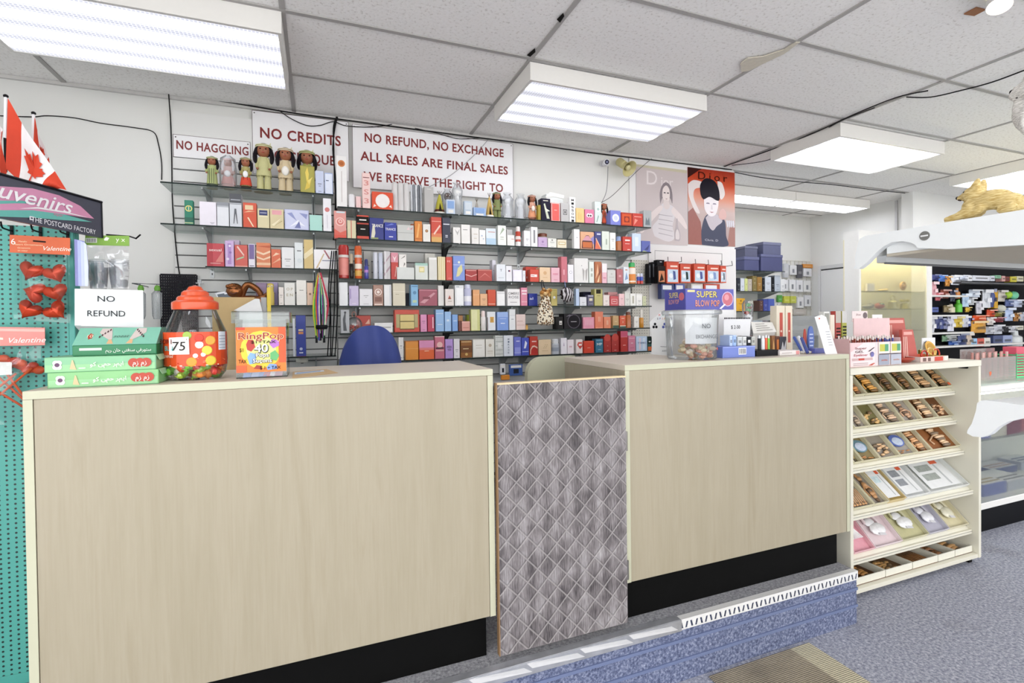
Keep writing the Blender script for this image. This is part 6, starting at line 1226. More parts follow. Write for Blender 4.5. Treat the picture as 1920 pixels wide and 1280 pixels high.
# green henna boxes
GRN1, GRN2 = '#74ad85', '#84bd7f'
def gbox(px0, px1, pyt, z0, Yf, hgt, dep, label, c, c2):
 X0, X1 = PY(px0, pyt, Yf).x, PY(px1, pyt, Yf).x; t = thing('henna_box', label, 'box', ((X0+X1)/2, Yf+dep/2, z0), 'green cone boxes on the left counter')
 b = MB(); b.box(X0, X1, Yf, Yf+dep, z0, z0+hgt, mat(c, .35, var=.05, scale=20), .0015); w = X1-X0
 return t, b, X0, X1, w
for k, (p0, p1, pt, lab) in enumerate(((88, 297, 690, 'lowest green box with a red oval at the left counter end'), (82, 292, 661, 'green box with a red oval lying on the lowest green box'))):
 z0 = ZC1+.0001+k*.0412; Yf = 1.70+.006*k; t, b, X0, X1, w = gbox(p0, p1, pt, z0, Yf, .041, .13, lab, GRN2 if k == 0 else '#82bb90', '#e0ece0')
 decor(b, X0, X1, Yf, z0, z0+.041, [R_('#92c692', .01, .04, .99, .5), R_('#6aa87a', .0, .0, 1, .03), D_('#e6dde6', .10, .62, .028), D_('#e6dde6', .125, .62, .028), D_('#e6dde6', .10, .36, .028), D_('#e6dde6', .125, .36, .028), D_('#5d3a5a', .112, .5, .022), P_('#d2b98e', [(.22, .2), (.24, .8), (.25, .78), (.27, .3), (.28, .15)]), D_('#b5402c', .79, .5, .05), D_('#b5402c', .85, .5, .05), D_('#b5402c', .91, .5, .05), R_('#b5402c', .77, .3, .93, .7), T_('#f2e9df', '\ufee1\ufeaf \ufee1\ufeaf', .85, .36, .13, .28), T_('#e6efe0', '\ufeed\ufedb \ufef0\ufee1\ufea3 \ufeae\ufee2\ufef3\ufe8d', .55, .36, .3, .26), R_('#e6efe0', .30, .22, .36, .28)])
 b.build('carton', t)
 f = MB(); f.prism([(X1+.0004, Yf+.002, z0+.041), (X1+.0004, Yf+.12, z0+.041), (X1+.006, Yf+.11, z0+.026), (X1+.006, Yf+.01, z0+.026)], (.001, 0, 0), mat('#9fd0a6', .4)); f.build('end_flap', t)
z0 = ZC1+.0413+.0413; Yf = 1.74; t, b, X0, X1, w = gbox(135, 293, 640, z0, Yf, .030, .15, 'tallest green box with henna hands on its sloped lid, topmost of the stack', '#1f7a4e', GRN1)
hgt = .030; b.poly([(X0, Yf-.001, z0+hgt), (X1, Yf-.001, z0+hgt), (X1, Yf+.055, z0+.078), (X0, Yf+.055, z0+.078)], mat('#7dbba4', .35, var=.08, scale=30))
for xx in (X0, X1): b.poly([(xx, Yf, z0+hgt), (xx, Yf+.055, z0+.078), (xx, Yf+.15, z0+.078), (xx, Yf+.15, z0+hgt)], mat('#6aa992', .4))
b.poly([(X0, Yf+.055, z0+.078), (X1, Yf+.055, z0+.078), (X1, Yf+.15, z0+.078), (X0, Yf+.15, z0+.078)], mat('#7dbba4', .4))
sl = Vector((0, .056, .048)).normalized(); sn = Vector((0, -.048, .056)).normalized()
def lid(u, v, k=1): return Vector((X0+w*u, Yf-.001, z0+hgt))+sl*(.0735*v)+sn*(.0005*k)
for u0 in (.33, .76):
 s = 1 if u0 < .5 else -1
 b.poly([tuple(lid(u0+s*du, v, 1)) for du, v in ((.06, .05), (.14, .05), (.10, .30), (.07, .32))], mat('#d2a97c', .5))
 b.poly([tuple(lid(u0+s*du, v, 2)) for du, v in ((.07, .28), (.11, .30), (.09, .6), (.06, .95), (-.06, .95), (-.07, .7), (-.02, .5))], mat('#c9bcb6', .5))
 for i in range(5): b.poly([tuple(lid(u0+s*(-.05+.025*i)+du, .45+.1*i+dv, 3)) for du, dv in ((-.012, 0), (.0, .08), (.012, 0), (.0, -.08))], mat('#4a2f33', .5))
b.poly([tuple(lid(.165+.035*math.cos(a*math.pi/5)*(1 if a % 2 else .7), .5+.2*math.sin(a*math.pi/5)*(1 if a % 2 else .7), 1)) for a in range(10)], mat('#b5402c', .4)); b.text('10', tuple(lid(.165, .42, 2)), .012, mat('#f2dcc0', .4), up=tuple(sl)); b.text('sozat', tuple(lid(.54, .4, 2)), .012, mat('#3d5a4c', .5), up=tuple(sl), shear=.3)
b.text('\ufee2\ufef3\ufeae \ufee5\ufe8e\ufea7 \ufef2\ufe98\ufed3\ufee8\ufeb3 \ufef2\ufed3\ufeae\ufeed\ufe98\ufeb3', (X0+w*.66, Yf-.0008, z0+.010), .009, mat('#e9efe8', .5), width=w*.55); b.poly([(X0+w*.08, Yf-.0008, z0+.015), (X0+w*.34, Yf-.0008, z0+.015), (X0+w*.34, Yf-.0008, z0+.022), (X0+w*.08, Yf-.0008, z0+.022)], mat('#c9d6cc', .5))
b.build('carton', t)
# hexagonal jar with orange lid
c = PY(369, 700, 1.80); c = Vector((c.x, 1.80, ZC1)); R0 = (PY(430, 650, 1.75).x-PY(307, 650, 1.75).x)/2
def zpx(y, Y=1.75): return PY(368, y, Y).z
hb_, hs, hn = zpx(622)-ZC1, zpx(588)-ZC1, zpx(580)-ZC1
jar = thing('candy_jar', 'big clear gum jar with an orange domed lid and 75 price card', 'jar', tuple(c))
JG = clear('#f6f8f8', .16, .03, .0)
MB().lathe([(R0*.78, .0008), (R0*.94, .02), (R0*1.0, .05), (R0*1.0, hb_*.9), (R0*.98, hb_), (R0*.72, hs), (R0*.66, hn)], c, JG, 28, sy=.80, cap=False).lathe([(.001, .0006), (R0*.78, .0008)], c, JG, 28, sy=.8, cap=False).build('jar_body', jar, smooth=True)
ORG = mat('#d24a16', .3, coat=.4, var=.04)
rl = (PY(418, 575, 1.75).x-PY(327, 575, 1.75).x)/2; zl0 = hn+.001; zt_ = zpx(547)-ZC1
MB().lathe([(rl*.98, zl0), (rl, zl0+.004), (rl, zl0+.021), (rl*.93, zl0+.025), (rl*.79, zl0+.029), (rl*.77, zl0+.037), (rl*.70, zl0+.041), (rl*.60, zl0+.043), (rl*.57, zl0+.053), (rl*.47, zl0+.058), (rl*.36, zl0+.060), (rl*.27, zl0+.070), (.003, zl0+.075)], c, ORG, 32, sy=.85).build('lid', jar, smooth=True)
def wraplabel(b, a0, a1, z0, z1, m_, k=1.006, n=14):
 vs = []; 
 for i in range(n+1):
  a = a0+(a1-a0)*i/n
  for z in (z0, z1): vs.append((c.x+R0*k*math.cos(a), c.y+R0*k*.80*math.sin(a), c.z+z))
 b.add(vs, [(2*i, 2*i+2, 2*i+3, 2*i+1) for i in range(n)], m_)
b = MB(); lz0, lz1 = zpx(685)-ZC1, zpx(622)-ZC1; wraplabel(b, math.radians(182), math.radians(352), lz0, lz1, mat('#d2481a', .35, var=.05))
def jp(u, z, k): a = math.radians(182+170*u); return Vector((c.x+R0*k*math.cos(a), c.y+R0*k*.80*math.sin(a), c.z+z))
def jpatch(u0, u1, f0, f1, cc, k=1.010): wraplabel(b, math.radians(182+170*u0), math.radians(182+170*u1), lz0+(lz1-lz0)*f0, lz0+(lz1-lz0)*f1, mat(cc, .4), k, 6)
jpatch(.82, .95, .45, 1.0, '#dfe3ea'); 
for i in range(5): jpatch(.83, .94, .5+.09*i, .52+.09*i, '#8f97a8', 1.013)
jpatch(.0, .82, .0, .03, '#efd9c4')
def jball(u, f, r, cc):
 o = jp(u, lz0+(lz1-lz0)*f, 1.012); a = math.radians(182+170*u); nrm = Vector((math.cos(a), math.sin(a)/.8, 0)).normalized(); b.lathe([(r, 0), (r*.8, .001)], o, mat(cc, .4), 12, ax=nrm)
for u, f, r, cc in ((.60, .62, .011, '#e9e4e0'), (.60, .82, .013, '#c9341c'), (.56, .3, .007, '#e9e4e0'), (.64, .33, .007, '#e9e4e0'), (.72, .74, .014, '#e8a33c'), (.48, .9, .012, '#9ab84a'), (.68, .45, .014, '#d9d04a'), (.52, .12, .014, '#e8962c'), (.72, .14, .015, '#d8c23a')): jball(u, f, r, cc)
tc_ = math.radians(182+170*.20); tr_ = Vector((-math.sin(tc_), math.cos(tc_)*.8, 0)).normalized()
b.text('BONI', tuple(jp(.20, lz0+(lz1-lz0)*.66, 1.02)), .014, mat('#7a1c10', .4), right=tuple(tr_), bold=.02, width=.06); b.text('BUN', tuple(jp(.26, lz0+(lz1-lz0)*.46, 1.02)), .014, mat('#3fb0b0', .4), right=tuple(tr_), bold=.02); b.text('Assorted', tuple(jp(.24, lz0+(lz1-lz0)*.26, 1.02)), .010, mat('#f2e6da', .4), right=tuple(tr_), shear=.3)
jl = b.build('printed_label', jar)
a75 = math.radians(182+170*.40); r75 = Vector((-math.sin(a75), math.cos(a75)*.8, 0)).normalized(); o75 = jp(.40, zpx(663)-ZC1, 1.045)
b = MB(); nn = r75.cross(Vector((0, 0, 1))); P = [o75-r75*.028, o75+r75*.028, o75+r75*.027+Vector((0, 0, .052)), o75-r75*.028+Vector((0, 0, .05))]
b.prism([P[0], P[1], P[2], P[3]], -nn*.0015, mat('#eceae6', .6)); b.text('75', tuple(o75+Vector((0, 0, .012))), .026, mat('#2a2826', .5), right=tuple(r75), width=.036, shear=.1, off=.002); b.text("'", tuple(o75+r75*.022+Vector((0, 0, .034))), .012, mat('#2a2826', .5), right=tuple(r75), off=.002)
b.build('price_card', jl)
cr = random.Random(4); k = 0
for i in range(60):
 a = cr.uniform(0, 6.283); q_ = math.sqrt(cr.random())*.86; z = .014+cr.random()*.045
 if i < 26: a = math.radians(cr.uniform(185, 355)); q_ = cr.uniform(.72, .86)
 sc = .0 if z > .02 else .06
 p = Vector((c.x+R0*(q_-sc)*math.cos(a), c.y+R0*(q_-sc)*.8*math.sin(a), c.z+z)); cl = ['#d9562c', '#cf4420', '#9fbf3c', '#e08a3c', '#e9e2da', '#c8352a', '#6fae3a', '#efb48a'][cr.randrange(8)]
 b = MB(); rot = Matrix.Rotation(cr.uniform(0, 3), 3, 'Z') @ Matrix.Rotation(cr.uniform(-1, 1), 3, 'Y'); b.ball(p, (.017, .012, .012), mat(cl, .3, coat=.3), 8, rot=rot)
 for s in (-1, 1): b.add([p+rot @ Vector((s*.012, 0, 0)), p+rot @ Vector((s*.022, .007, .004)), p+rot @ Vector((s*.022, -.007, -.003))], [(0, 1, 2)], mat(cl, .3, coat=.3))
 b.build('wrapped_gum', label='wrapped gum pieces lying in the jar with the orange lid', cat='candy', group='wrapped gum in the orange lidded jar')
# square pop tub
X0, X1 = PY(440, 700, 1.72).x, PY(541, 700, 1.72).x; tub = thing('candy_tub', 'clear square ring candy tub beside the orange lidded jar', 'tub', ((X0+X1)/2, 1.79, ZC1)); zt_ = PY(490, 598, 1.72).z; D0, D1 = 1.72, 1.72+(X1-X0)*1.0
TB = clear('#f6f8f8', .08, .04, .0)
b = MB(); g_ = .004
b.box(X0+g_, X1-g_, D0, D0+.0015, ZC1+.0005, zt_, TB).box(X0+g_, X1-g_, D1-.0015, D1, ZC1+.0005, zt_, TB).box(X0+g_, X0+g_+.0015, D0+.002, D1-.002, ZC1+.0005, zt_, TB).box(X1-g_-.0015, X1-g_, D0+.002, D1-.002, ZC1+.0005, zt_, TB).box(X0+g_, X1-g_, D0, D1, ZC1+.0004, ZC1+.0018, TB); b.build('tub_body', tub)
zl = PY(490, 583, 1.72).z; b = MB(); b.box(X0-.006, X1+.006, D0-.006, D1+.006, zl-.004, zl, TB, .002)
for q_ in ((X0-.006, X1+.006, D0-.006, D0-.004), (X0-.006, X1+.006, D1+.004, D1+.006), (X0-.006, X0-.004, D0-.004, D1+.004), (X1+.004, X1+.006, D0-.004, D1+.004)): b.box(q_[0], q_[1], q_[2], q_[3], zt_-.012, zl-.004, TB)
b.build('lid', tub)
b = MB(); lx0, lx1, lz0, lz1 = X0+.005, X1-.006, PY(490, 697, 1.72).z, PY(490, 613, 1.72).z
b.box(lx0, lx1, D0-.0016, D0-.0003, lz0, lz1, mat('#dd7a22', .35, var=.08, scale=9))
decor(b, lx0, lx1, D0-.0018, lz0, lz1, [D_('#e9c83a', .5, .5, .42), D_('#dfe08a', .5, .5, .3), R_('#c9401c', 0, .94, .18, 1), R_('#cf5426', .85, .2, 1, 1), R_('#d25a28', 0, 0, .2, .16), P_('#b5342a', [(.2, .62), (.24, .72), (.34, .72), (.38, .56), (.3, .46), (.22, .5)]), P_('#b06fc0', [(.66, .62), (.72, .74), (.86, .7), (.86, .58), (.74, .52)]), P_('#7fa8d8', [(.22, .34), (.28, .44), (.4, .4), (.38, .2), (.26, .18)]), P_('#5fae6a', [(.68, .42), (.78, .48), (.86, .36), (.8, .24), (.68, .28)]), P_('#7f9fd6', [(.6, .1), (.66, .18), (.8, .16), (.82, .06), (.62, .04)]), P_('#a03428', [(.34, .08), (.4, .16), (.5, .14), (.5, .06)]), T_('#f6dcb4', 'RingPop', .5, .735, .92, .15, .035), T_('#9a2c12', 'RingPop', .5, .737, .90, .145, .008), T_('#1c1c20', '40', .505, .435, .29, .18, .04), T_('#f4f4f2', '40', .5, .445, .27, .18), T_('#1c1c20', 'Pops', .52, .335, .28, .09, .05), T_('#f4f4f2', 'Pops', .52, .34, .26, .085), T_('#1c1c20', 'Su\u00e7ons', .52, .21, .40, .09, .05), T_('#f4f4f2', 'Su\u00e7ons', .52, .215, .38, .085), T_('#2a2018', '$1', .11, .46, .07, .08), T_('#2a2018', 'TAX', .13, .21, .16, .08), T_('#2a2018', '$ 1 + TAX', .68, .06, .42, .07), T_('#2a2018', '$1+TAX', .55, .64, .5, .06)])
b.build('printed_label', tub)
for k, (cx, cl) in enumerate(((.12, '#8fa6dd'), (.32, '#b5c2ea'), (.5, '#9db0e2'), (.62, '#d88fa0'), (.78, '#e6dfe6'), (.9, '#c9a3b4'))):
 b = MB(); x = X0+(X1-X0)*(.12+.76*cx/.9*.9); b.prism([(x-.012, D0+.012, ZC1+.003), (x+.010, D0+.012, ZC1+.003), (x+.014, D0+.02, ZC1+.024), (x-.006, D0+.02, ZC1+.026)], (0, .03, 0), mat(cl, .3, coat=.4))
 b.build('pop_packet', label='ring candy packets lying at the bottom of the square tub', cat='candy', group='packets in the square candy tub')
lf = MB(); P = [PZ(548, 709, ZC1), PZ(634, 699, ZC1), PZ(612, 692, ZC1), PZ(549, 697, ZC1)]; lf.prism(P, (0, 0, .001), mat('#c9a878', .5)); lf.poly([tuple(P[3].lerp(P[0], a).lerp(P[2].lerp(P[1], a), u)+Vector((0, 0, .0014))) for a, u in ((.2, .05), (.55, .05), (.5, .8), (.2, .85))], mat('#dfe6ee', .5)); lf.poly([tuple(P[3].lerp(P[0], a).lerp(P[2].lerp(P[1], a), u)+Vector((0, 0, .0018))) for a, u in ((.3, .1), (.45, .1), (.42, .7), (.3, .75))], mat('#7f9bbf', .5))
lf.build('leaflet', label='small tan printed leaflet lying right of the square candy tub', cat='leaflet')
# grid panel, cardboard box, paper cone, ruler behind the jars
b = MB(); X0, X1 = PY(301, 560, 3.60).x, PY(369, 560, 3.60).x; z1, z0 = PY(335, 515, 3.60).z, PY(335, 640, 3.60).z; GD = mat('#1c1b22', .4)
n = 16; m2 = 24
for i in range(n+1): x = X0+(X1-X0)*i/n; b.box(x-.0045, x+.0045, 3.606, 3.612, z0, z1, GD)
for j in range(m2+1): z = z0+(z1-z0)*j/m2; b.box(X0, X1, 3.6055, 3.6115, z-.0055, z+.0055, GD)
b.build('grid_panel', label='black plastic grid panel hanging left of the slat panel shelves', cat='panel')
MB().box(-.70, -.66, 3.57, 3.604, PY(338, 530, 3.6).z-.004, PY(338, 530, 3.6).z, mat('#e9e9ec', .4)).box(-.683, -.677, 3.57, 3.576, PY(338, 530, 3.6).z-.05, PY(338, 530, 3.6).z-.004, mat('#e9e9ec', .4)).box(-.69, -.67, 3.568, 3.578, PY(338, 530, 3.6).z, PY(338, 530, 3.6).z+.02, mat('#bfc0c4', .4)).build('white_hook', label='small white hook clipped on the black grid panel', cat='hook')
# back work table behind counter one (carries the box, cone and cash desk goods)
wt = thing('work_table', 'grey back table behind the left counter', 'table', (.0, 2.72, PT))
MB().box(-.70, -.04, 2.55, 2.9, H-.29, H-.265, mat('#8f8f92', .5)).build('tabletop', wt)
for x, y in ((-.67, 2.58), (-.07, 2.58), (-.67, 2.87), (-.07, 2.87)): MB().box(x-.02, x+.02, y-.02, y+.02, PT, H-.2905, mat('#55565a', .5)).build('leg', wt)
ZW = H-.2645
x0, x1 = PY(398, 600, 2.6).x, PY(478, 600, 2.6).x; t = thing('cardboard_box', 'open tan cardboard box behind the orange jar lid', 'box', ((x0+x1)/2, 2.7, ZW)); zt_ = PY(440, 557, 2.6).z
CBD = mat('#c0a577', .8, var=.05)
b = MB(); b.box(x0, x1, 2.6, 2.604, ZW, zt_, CBD).box(x0, x1, 2.83, 2.834, ZW, zt_, CBD).box(x0, x0+.004, 2.6045, 2.8295, ZW, zt_, CBD).box(x1-.004, x1, 2.6045, 2.8295, ZW, zt_, CBD).box(x0, x1, 2.6, 2.834, ZW, ZW+.003, CBD); b.build('carton', t)
b = MB(); p = [PY(438, 582, 2.56), PY(492, 585, 2.56), PY(486, 560, 2.56), PY(478, 560, 2.56)]; p += []; b.prism([Vector((q_.x, 2.56, q_.z)) for q_ in p]+[], (0, .02, 0), mat('#dedfe0', .5)); b.prism([Vector((p[0].x+.02, 2.565, ZW+.0)), Vector((p[1].x, 2.565, ZW)), Vector((p[1].x, 2.565, p[1].z+.001)), Vector((p[0].x+.01, 2.565, p[0].z+.001))], (0, .012, 0), mat('#d3d5d6', .5))
b.build('paper_funnel', label='grey white folded paper standing above the square candy tub', cat='paper')
b = MB(); a_, b_ = PY(500, 600, 2.54), PY(506.5, 560, 2.54); b.box(a_.x, b_.x, 2.575, 2.58, ZW, PY(503, 538, 2.54).z, mat('#d9bf3c', .5)); b.build('yellow_ruler', label='upright yellow ruler standing behind the square candy tub', cat='ruler')
b = MB(); a_, b_ = PY(489, 600, 2.57), PY(499, 557, 2.57); b.box(a_.x, b_.x, 2.585, 2.60, ZW, b_.z, mat('#a8a9ab', .5), .001); b.build('grey_folder', label='narrow grey folder left of the yellow ruler', cat='folder')
# blue chair
ch = thing('office_chair', 'office chair with a rounded royal blue back behind the left counter', 'chair', (.26, 2.55, PT))
BLU = mat('#27397f', .6, var=.12, scale=7)
cx0, cx1, zc = PY(629, 680, 2.36).x, PY(768, 680, 2.36).x, PY(700, 610, 2.36).z; cxm = (cx0+cx1)/2; hw = (cx1-cx0)/2
vs = []; fs = []; n, m2 = 22, 9; prof = []
def bkp(u, v):          # u -1..1 across, v 0..1 up
 hgt = zc-.82
 wz = 1-abs(u)**2.6
 x = cxm+hw*u*(1.12-.30*max(0, v-.35)*1.0); z = .82+hgt*v*(.60+.40*wz**.62); y = 2.36+.10*v*.4+.10*u*u*0.7-.02*math.sin(v*3)
 return Vector((x, y, z))
b = MB(); nu, nv = 24, 16
vs = [bkp(-1+2*i/nu, j/nv) for i in range(nu+1) for j in range(nv+1)]
fold = lambda i, j: Vector((0, .006*math.sin(i*.9+j*.35), 0))
vs = [p+fold(k//(nv+1), k % (nv+1)) for k, p in enumerate(vs)]
F = [(i*(nv+1)+j, (i+1)*(nv+1)+j, (i+1)*(nv+1)+j+1, i*(nv+1)+j+1) for i in range(nu) for j in range(nv)]
o2 = len(vs); vs2 = [p+Vector((0, .07, -.0)) for p in vs]; F2 = [tuple(q_+o2 for q_ in f[::-1]) for f in F]
edge = [i*(nv+1) for i in range(nu+1)]+[nu*(nv+1)+j for j in range(1, nv+1)]+[i*(nv+1)+nv for i in range(nu-1, -1, -1)]+[j for j in range(nv-1, 0, -1)]
F3 = [(edge[k], edge[k]+o2, edge[(k+1) % len(edge)]+o2, edge[(k+1) % len(edge)]) for k in range(len(edge))]
b.add(vs+vs2, F+F2+F3, BLU); b.build('backrest', ch, smooth=True)
MB().box(cxm-.22, cxm+.22, 2.46, 2.92, .70, .78, BLU, .02).build('seat', ch)
MB().box(cxm-.03, cxm+.03, 2.47, 2.49, .66, .95, mat('#1a1a1c', .4)).build('back_bar', ch)
MB().tube([(cxm, 2.69, .33), (cxm, 2.69, .70)], .03, mat('#1a1a1c', .4), 10).build('pedestal', ch)
for k in range(5):
 a = k*2*math.pi/5; MB().tube([(cxm, 2.69, .34), (cxm+.26*math.cos(a), 2.69+.26*math.sin(a), .285)], [.022, .014], mat('#1a1a1c', .4), 8).ball((cxm+.26*math.cos(a), 2.69+.26*math.sin(a), PT+.021), .02, mat('#141414', .4), 8).build('foot', ch)
# small goods hanging below the rack behind the gate
for k, (x0_, x1_, y0_, y1_, cl, lab) in enumerate(((938, 948, 682, 702, '#d9dbe0', 'small white blister card hanging behind the gate'), (955, 980, 683, 704, '#3a5a9c', 'blue and black blister card hanging behind the gate'), (940, 956, 703, 712, '#d98a2c', 'small orange tape roll lying behind the gate'))):
 pbox(x0_, x1_, y0_, PY((x0_+x1_)/2, y1_, 3.2).z, cl, lab, 'small goods behind the gate', Yf=3.2, depth=.02, name='blister_card', cat='card', items=[R_('#e6e4e0', .1, .7, .9, .92), R_('#2a2c33', .3, .2, .7, .6)] if k < 2 else 'plain')
sz = PY(948, 713, 3.2).z; sh = thing('low_shelf', 'grey low shelf behind the gate under the long rack', 'shelf', (1.1, 3.3, PT+.0005))
MB().box(.72, 1.6, 3.1, 3.6, sz-.02, sz-.0006, mat('#a9a9a8', .5)).build('board', sh)
for x in (.74, 1.58): MB().box(x-.015, x+.015, 3.12, 3.58, PT+.0005, sz-.0206, mat('#8f8f90', .5)).build('side', sh)
# ================================================================ goods on the right counter
ZC2 = ZT2+.0005
# blow pop carton (tall purple carton behind the tub)
YB2 = 1.98; f0, f1 = PY(1286, 582, YB2).x, PY(1376, 582, YB2).x; zt2 = PY(1330, 541.5, YB2).z; zb2 = PY(1330, 580.5, YB2).z; PUR = mat('#5a5bb0', .4, var=.04)
t = thing('pop_display', 'purple candy carton with lollipop pictures behind the round tub', 'display carton', ((f0+f1)/2, YB2+.08, ZC2))
MB().box(f0, f1, YB2, YB2+.16, ZC2, zb2, mat('#e3e3e4', .45, var=.02), .001).build('white_base', t)
b = MB(); b.box(f0, f1, YB2, YB2+.16, zb2+.0002, zt2, PUR, .001); w, h = f1-f0, zt2-zb2
decor(b, f0, f1, YB2, zb2, zt2, [T_('#2a2060', 'SUPER', .44, .58, .44, .30), T_('#e9d76a', 'SUPER', .43, .60, .43, .29), T_('#7a2018', 'BLOW POP', .445, .155, .51, .30), T_('#e8a08a', 'BLOW POP', .44, .17, .50, .29), R_('#e8dc9a', .03, .84, .18, .94), D_('#c9b8dc', .86, .52, .125), D_('#c86a7a', .86, .52, .11), D_('#e09aa4', .84, .6, .05), P_('#efeaf2', [(.68, .06), (.72, .03), (.82, .25), (.79, .29)])])
b.add([Vector((f0-.0006, YB2+.16*(1-u), zb2+h*v)) for u, v in ((.04, .02), (.96, .02), (.96, .98), (.04, .98))], [(0, 1, 2, 3)], mat('#4f50a2', .4))
sx = Vector((0, -1, 0)); 
b.text('SUPER', (f0-.0008, YB2+.088, zb2+h*.60), h*.26, mat('#e9d76a', .4), right=sx, width=.068, off=.0005); b.text('BLOW POP', (f0-.0008, YB2+.088, zb2+h*.30), h*.22, mat('#e8a08a', .4), right=sx, width=.078, off=.0005)
b.lathe([(.020, 0), (.018, .001)], (f0-.0008, YB2+.03, zb2+h*.64), mat('#c86a7a', .4), 14, ax=(-1, 0, 0)); b.build('printed_header', t)
# clear tub with candies
c0, c1 = PY(1253, 660, 1.79).x, PY(1339, 660, 1.79).x; rr_ = (c1-c0)/2*.88; cc = Vector(((c0+c1)/2, 1.79, ZC2)); hz_ = PY(1300, 590, 1.78).z-ZC2
t = thing('candy_tub', 'clear round tub of small candies with a NO EXCHANGE slip', 'tub', tuple(cc)); TB2 = clear('#f4f6f6', .16, .04, .02)
MB().lathe([(rr_*.9, .0006), (rr_*.95, .01), (rr_*1.02, hz_)], cc, TB2, 28, cap=False).lathe([(.001, .0006), (rr_*.9, .0007)], cc, TB2, 28, cap=False).build('tub_body', t, smooth=True)
MB().lathe([(rr_*1.1, hz_+.001), (rr_*1.14, hz_+.004), (rr_*1.14, hz_+.018), (rr_*1.05, hz_+.021), (.001, hz_+.021)], cc, clear('#eef1f2', .2, .08, .10), 28, cap=False).build('lid', t, smooth=True)
b = MB(); m_ = mat('#e3e4e6', .6, var=.02); n = 10
def arc(a, z, k=.93): return Vector((cc.x+rr_*k*math.cos(a), cc.y+rr_*k*math.sin(a), cc.z+z))
a0, a1 = math.radians(215), math.radians(318)
vs = [arc(a0+(a1-a0)*i/n, z, .90+.06*z/hz_) for i in range(n+1) for z in (hz_*.36, hz_*.93)]; b.add(vs, [(2*i, 2*i+2, 2*i+3, 2*i+1) for i in range(n)], m_)
am = math.radians(262); rv_ = Vector((-math.sin(am), math.cos(am), 0)); 
b.text('NO', tuple(arc(am, hz_*.70, .985)), .019, mat('#5b5d62', .5), right=tuple(rv_), width=.04); b.text('EXCHANGE', tuple(arc(am, hz_*.48, .985)), .016, mat('#5b5d62', .5), right=tuple(rv_), width=.1)
b.build('paper_slip', t, label='white slip lettered NO EXCHANGE')
kr = random.Random(11)
for i in range(74):
 a = math.radians(kr.uniform(190, 350)) if i < 30 else kr.uniform(0, 6.28); q_ = kr.uniform(.62, .8) if i < 30 else kr.uniform(0, .6); z = .010+kr.random()*(.07 if q_ < .7 else .05)
 p = cc+Vector((rr_*q_*math.cos(a), rr_*q_*math.sin(a), z)); cl = ['#d8c9a8', '#d9a08a', '#e6dccb', '#c98a70', '#cdb98f', '#e8e2dc', '#b3a47c', '#c9b79a'][kr.randrange(8)]
 rt_ = Matrix.Rotation(kr.uniform(0, 3), 3, 'Z') @ Matrix.Rotation(kr.uniform(-1, 1), 3, 'X'); b = MB(); b.ball(p, (.016, .010, .010), mat(cl, .35, coat=.3), 8, rot=rt_)
 for s in (-1, 1): b.add([p+rt_ @ Vector((s*.012, 0, 0)), p+rt_ @ Vector((s*.02, .007, .003)), p+rt_ @ Vector((s*.02, -.006, -.003))], [(0, 1, 2)], mat(cl, .35))
 b.build('wrapped_candy', label='wrapped candies lying in the round tub on the right counter', cat='candy', group='candies in the round tub')
MB().lathe([(.006, 0), (.0055, .001)], arc(math.radians(300), hz_*.24, .985), mat('#d9562c', .4), 12, ax=(.5, -.86, 0)).build('orange_sticker', label='round orange price sticker on the round candy tub', cat='sticker')
# hand spinner card
b = MB(); Yq = 1.97; P = [PY(x, y, Yq) for x, y in ((1222, 664), (1262, 667), (1262, 583), (1240, 585), (1228, 596), (1218, 604), (1224, 640))]; dz = ZC2-min(p.z for p in P); P = [p+Vector((0, 0, dz if dz > 0 else 0)) for p in P]
b.prism(P, (0, .004, 0), mat('#e2e3e4', .5, var=.02)); g2 = lambda x, y: tuple(PY(x, y, Yq)+Vector((0, -.0006, 0)))
for i, ch_ in enumerate('HAND'): b.text(ch_, g2(1236+6.6*i, 592), .010, mat(['#c9443a', '#3a9a58', '#3a55a8', '#d9a02c'][i], .5), bold=.02)
for i, ch_ in enumerate('SPINNER'): b.text(ch_, g2(1233+4.4*i, 599), .009, mat(['#2a2a30', '#3a55a8', '#c9443a', '#d9a02c', '#3a9a58', '#2a2a30', '#6a3a9a'][i], .5), bold=.02)
for (x, y, cl) in ((1228, 611, '#1d1d22'), (1246, 611, '#3a4a9a'), (1257, 612, '#7a8a9a')):
 for k in range(3): a = math.pi/2+k*2.094; b.lathe([(.007, 0), (.0065, .0008)], Vector(g2(x, y))+Vector((.009*math.cos(a), 0, .009*math.sin(a))), mat(cl, .4), 10, ax=(0, -1, 0))
b.text('AVAYA', g2(1247, 659), .008, mat('#44464a', .5)); b.poly([g2(1238, 649), g2(1258, 650), g2(1258, 651), g2(1238, 650)], mat('#77797d', .5))
b.build('spinner_card', label='white cut-out card advertising hand spinners left of the round tub', cat='card')
def cb(x0, x1, yt, yb, Yf, hx, label, cat='box', name='small_box', items='plain', d=.05, zb=None, group='small goods on the right counter', bev=.001):
 X0, X1 = PY(x0, yb, Yf).x+.0006, PY(x1, yb, Yf).x-.0006; z1 = PY((x0+x1)/2, yt, Yf).z; z0 = ZC2 if zb is None else zb
 b = MB(); b.box(X0, X1, Yf, Yf+d, z0, max(z1, z0+.006), mat(hx, .4, var=.05, scale=20), bev)
 if items != 'plain': decor(b, X0, X1, Yf, z0, max(z1, z0+.006), items)
 return b.build(name, label=label, cat=cat, group=group), max(z1, z0+.006)
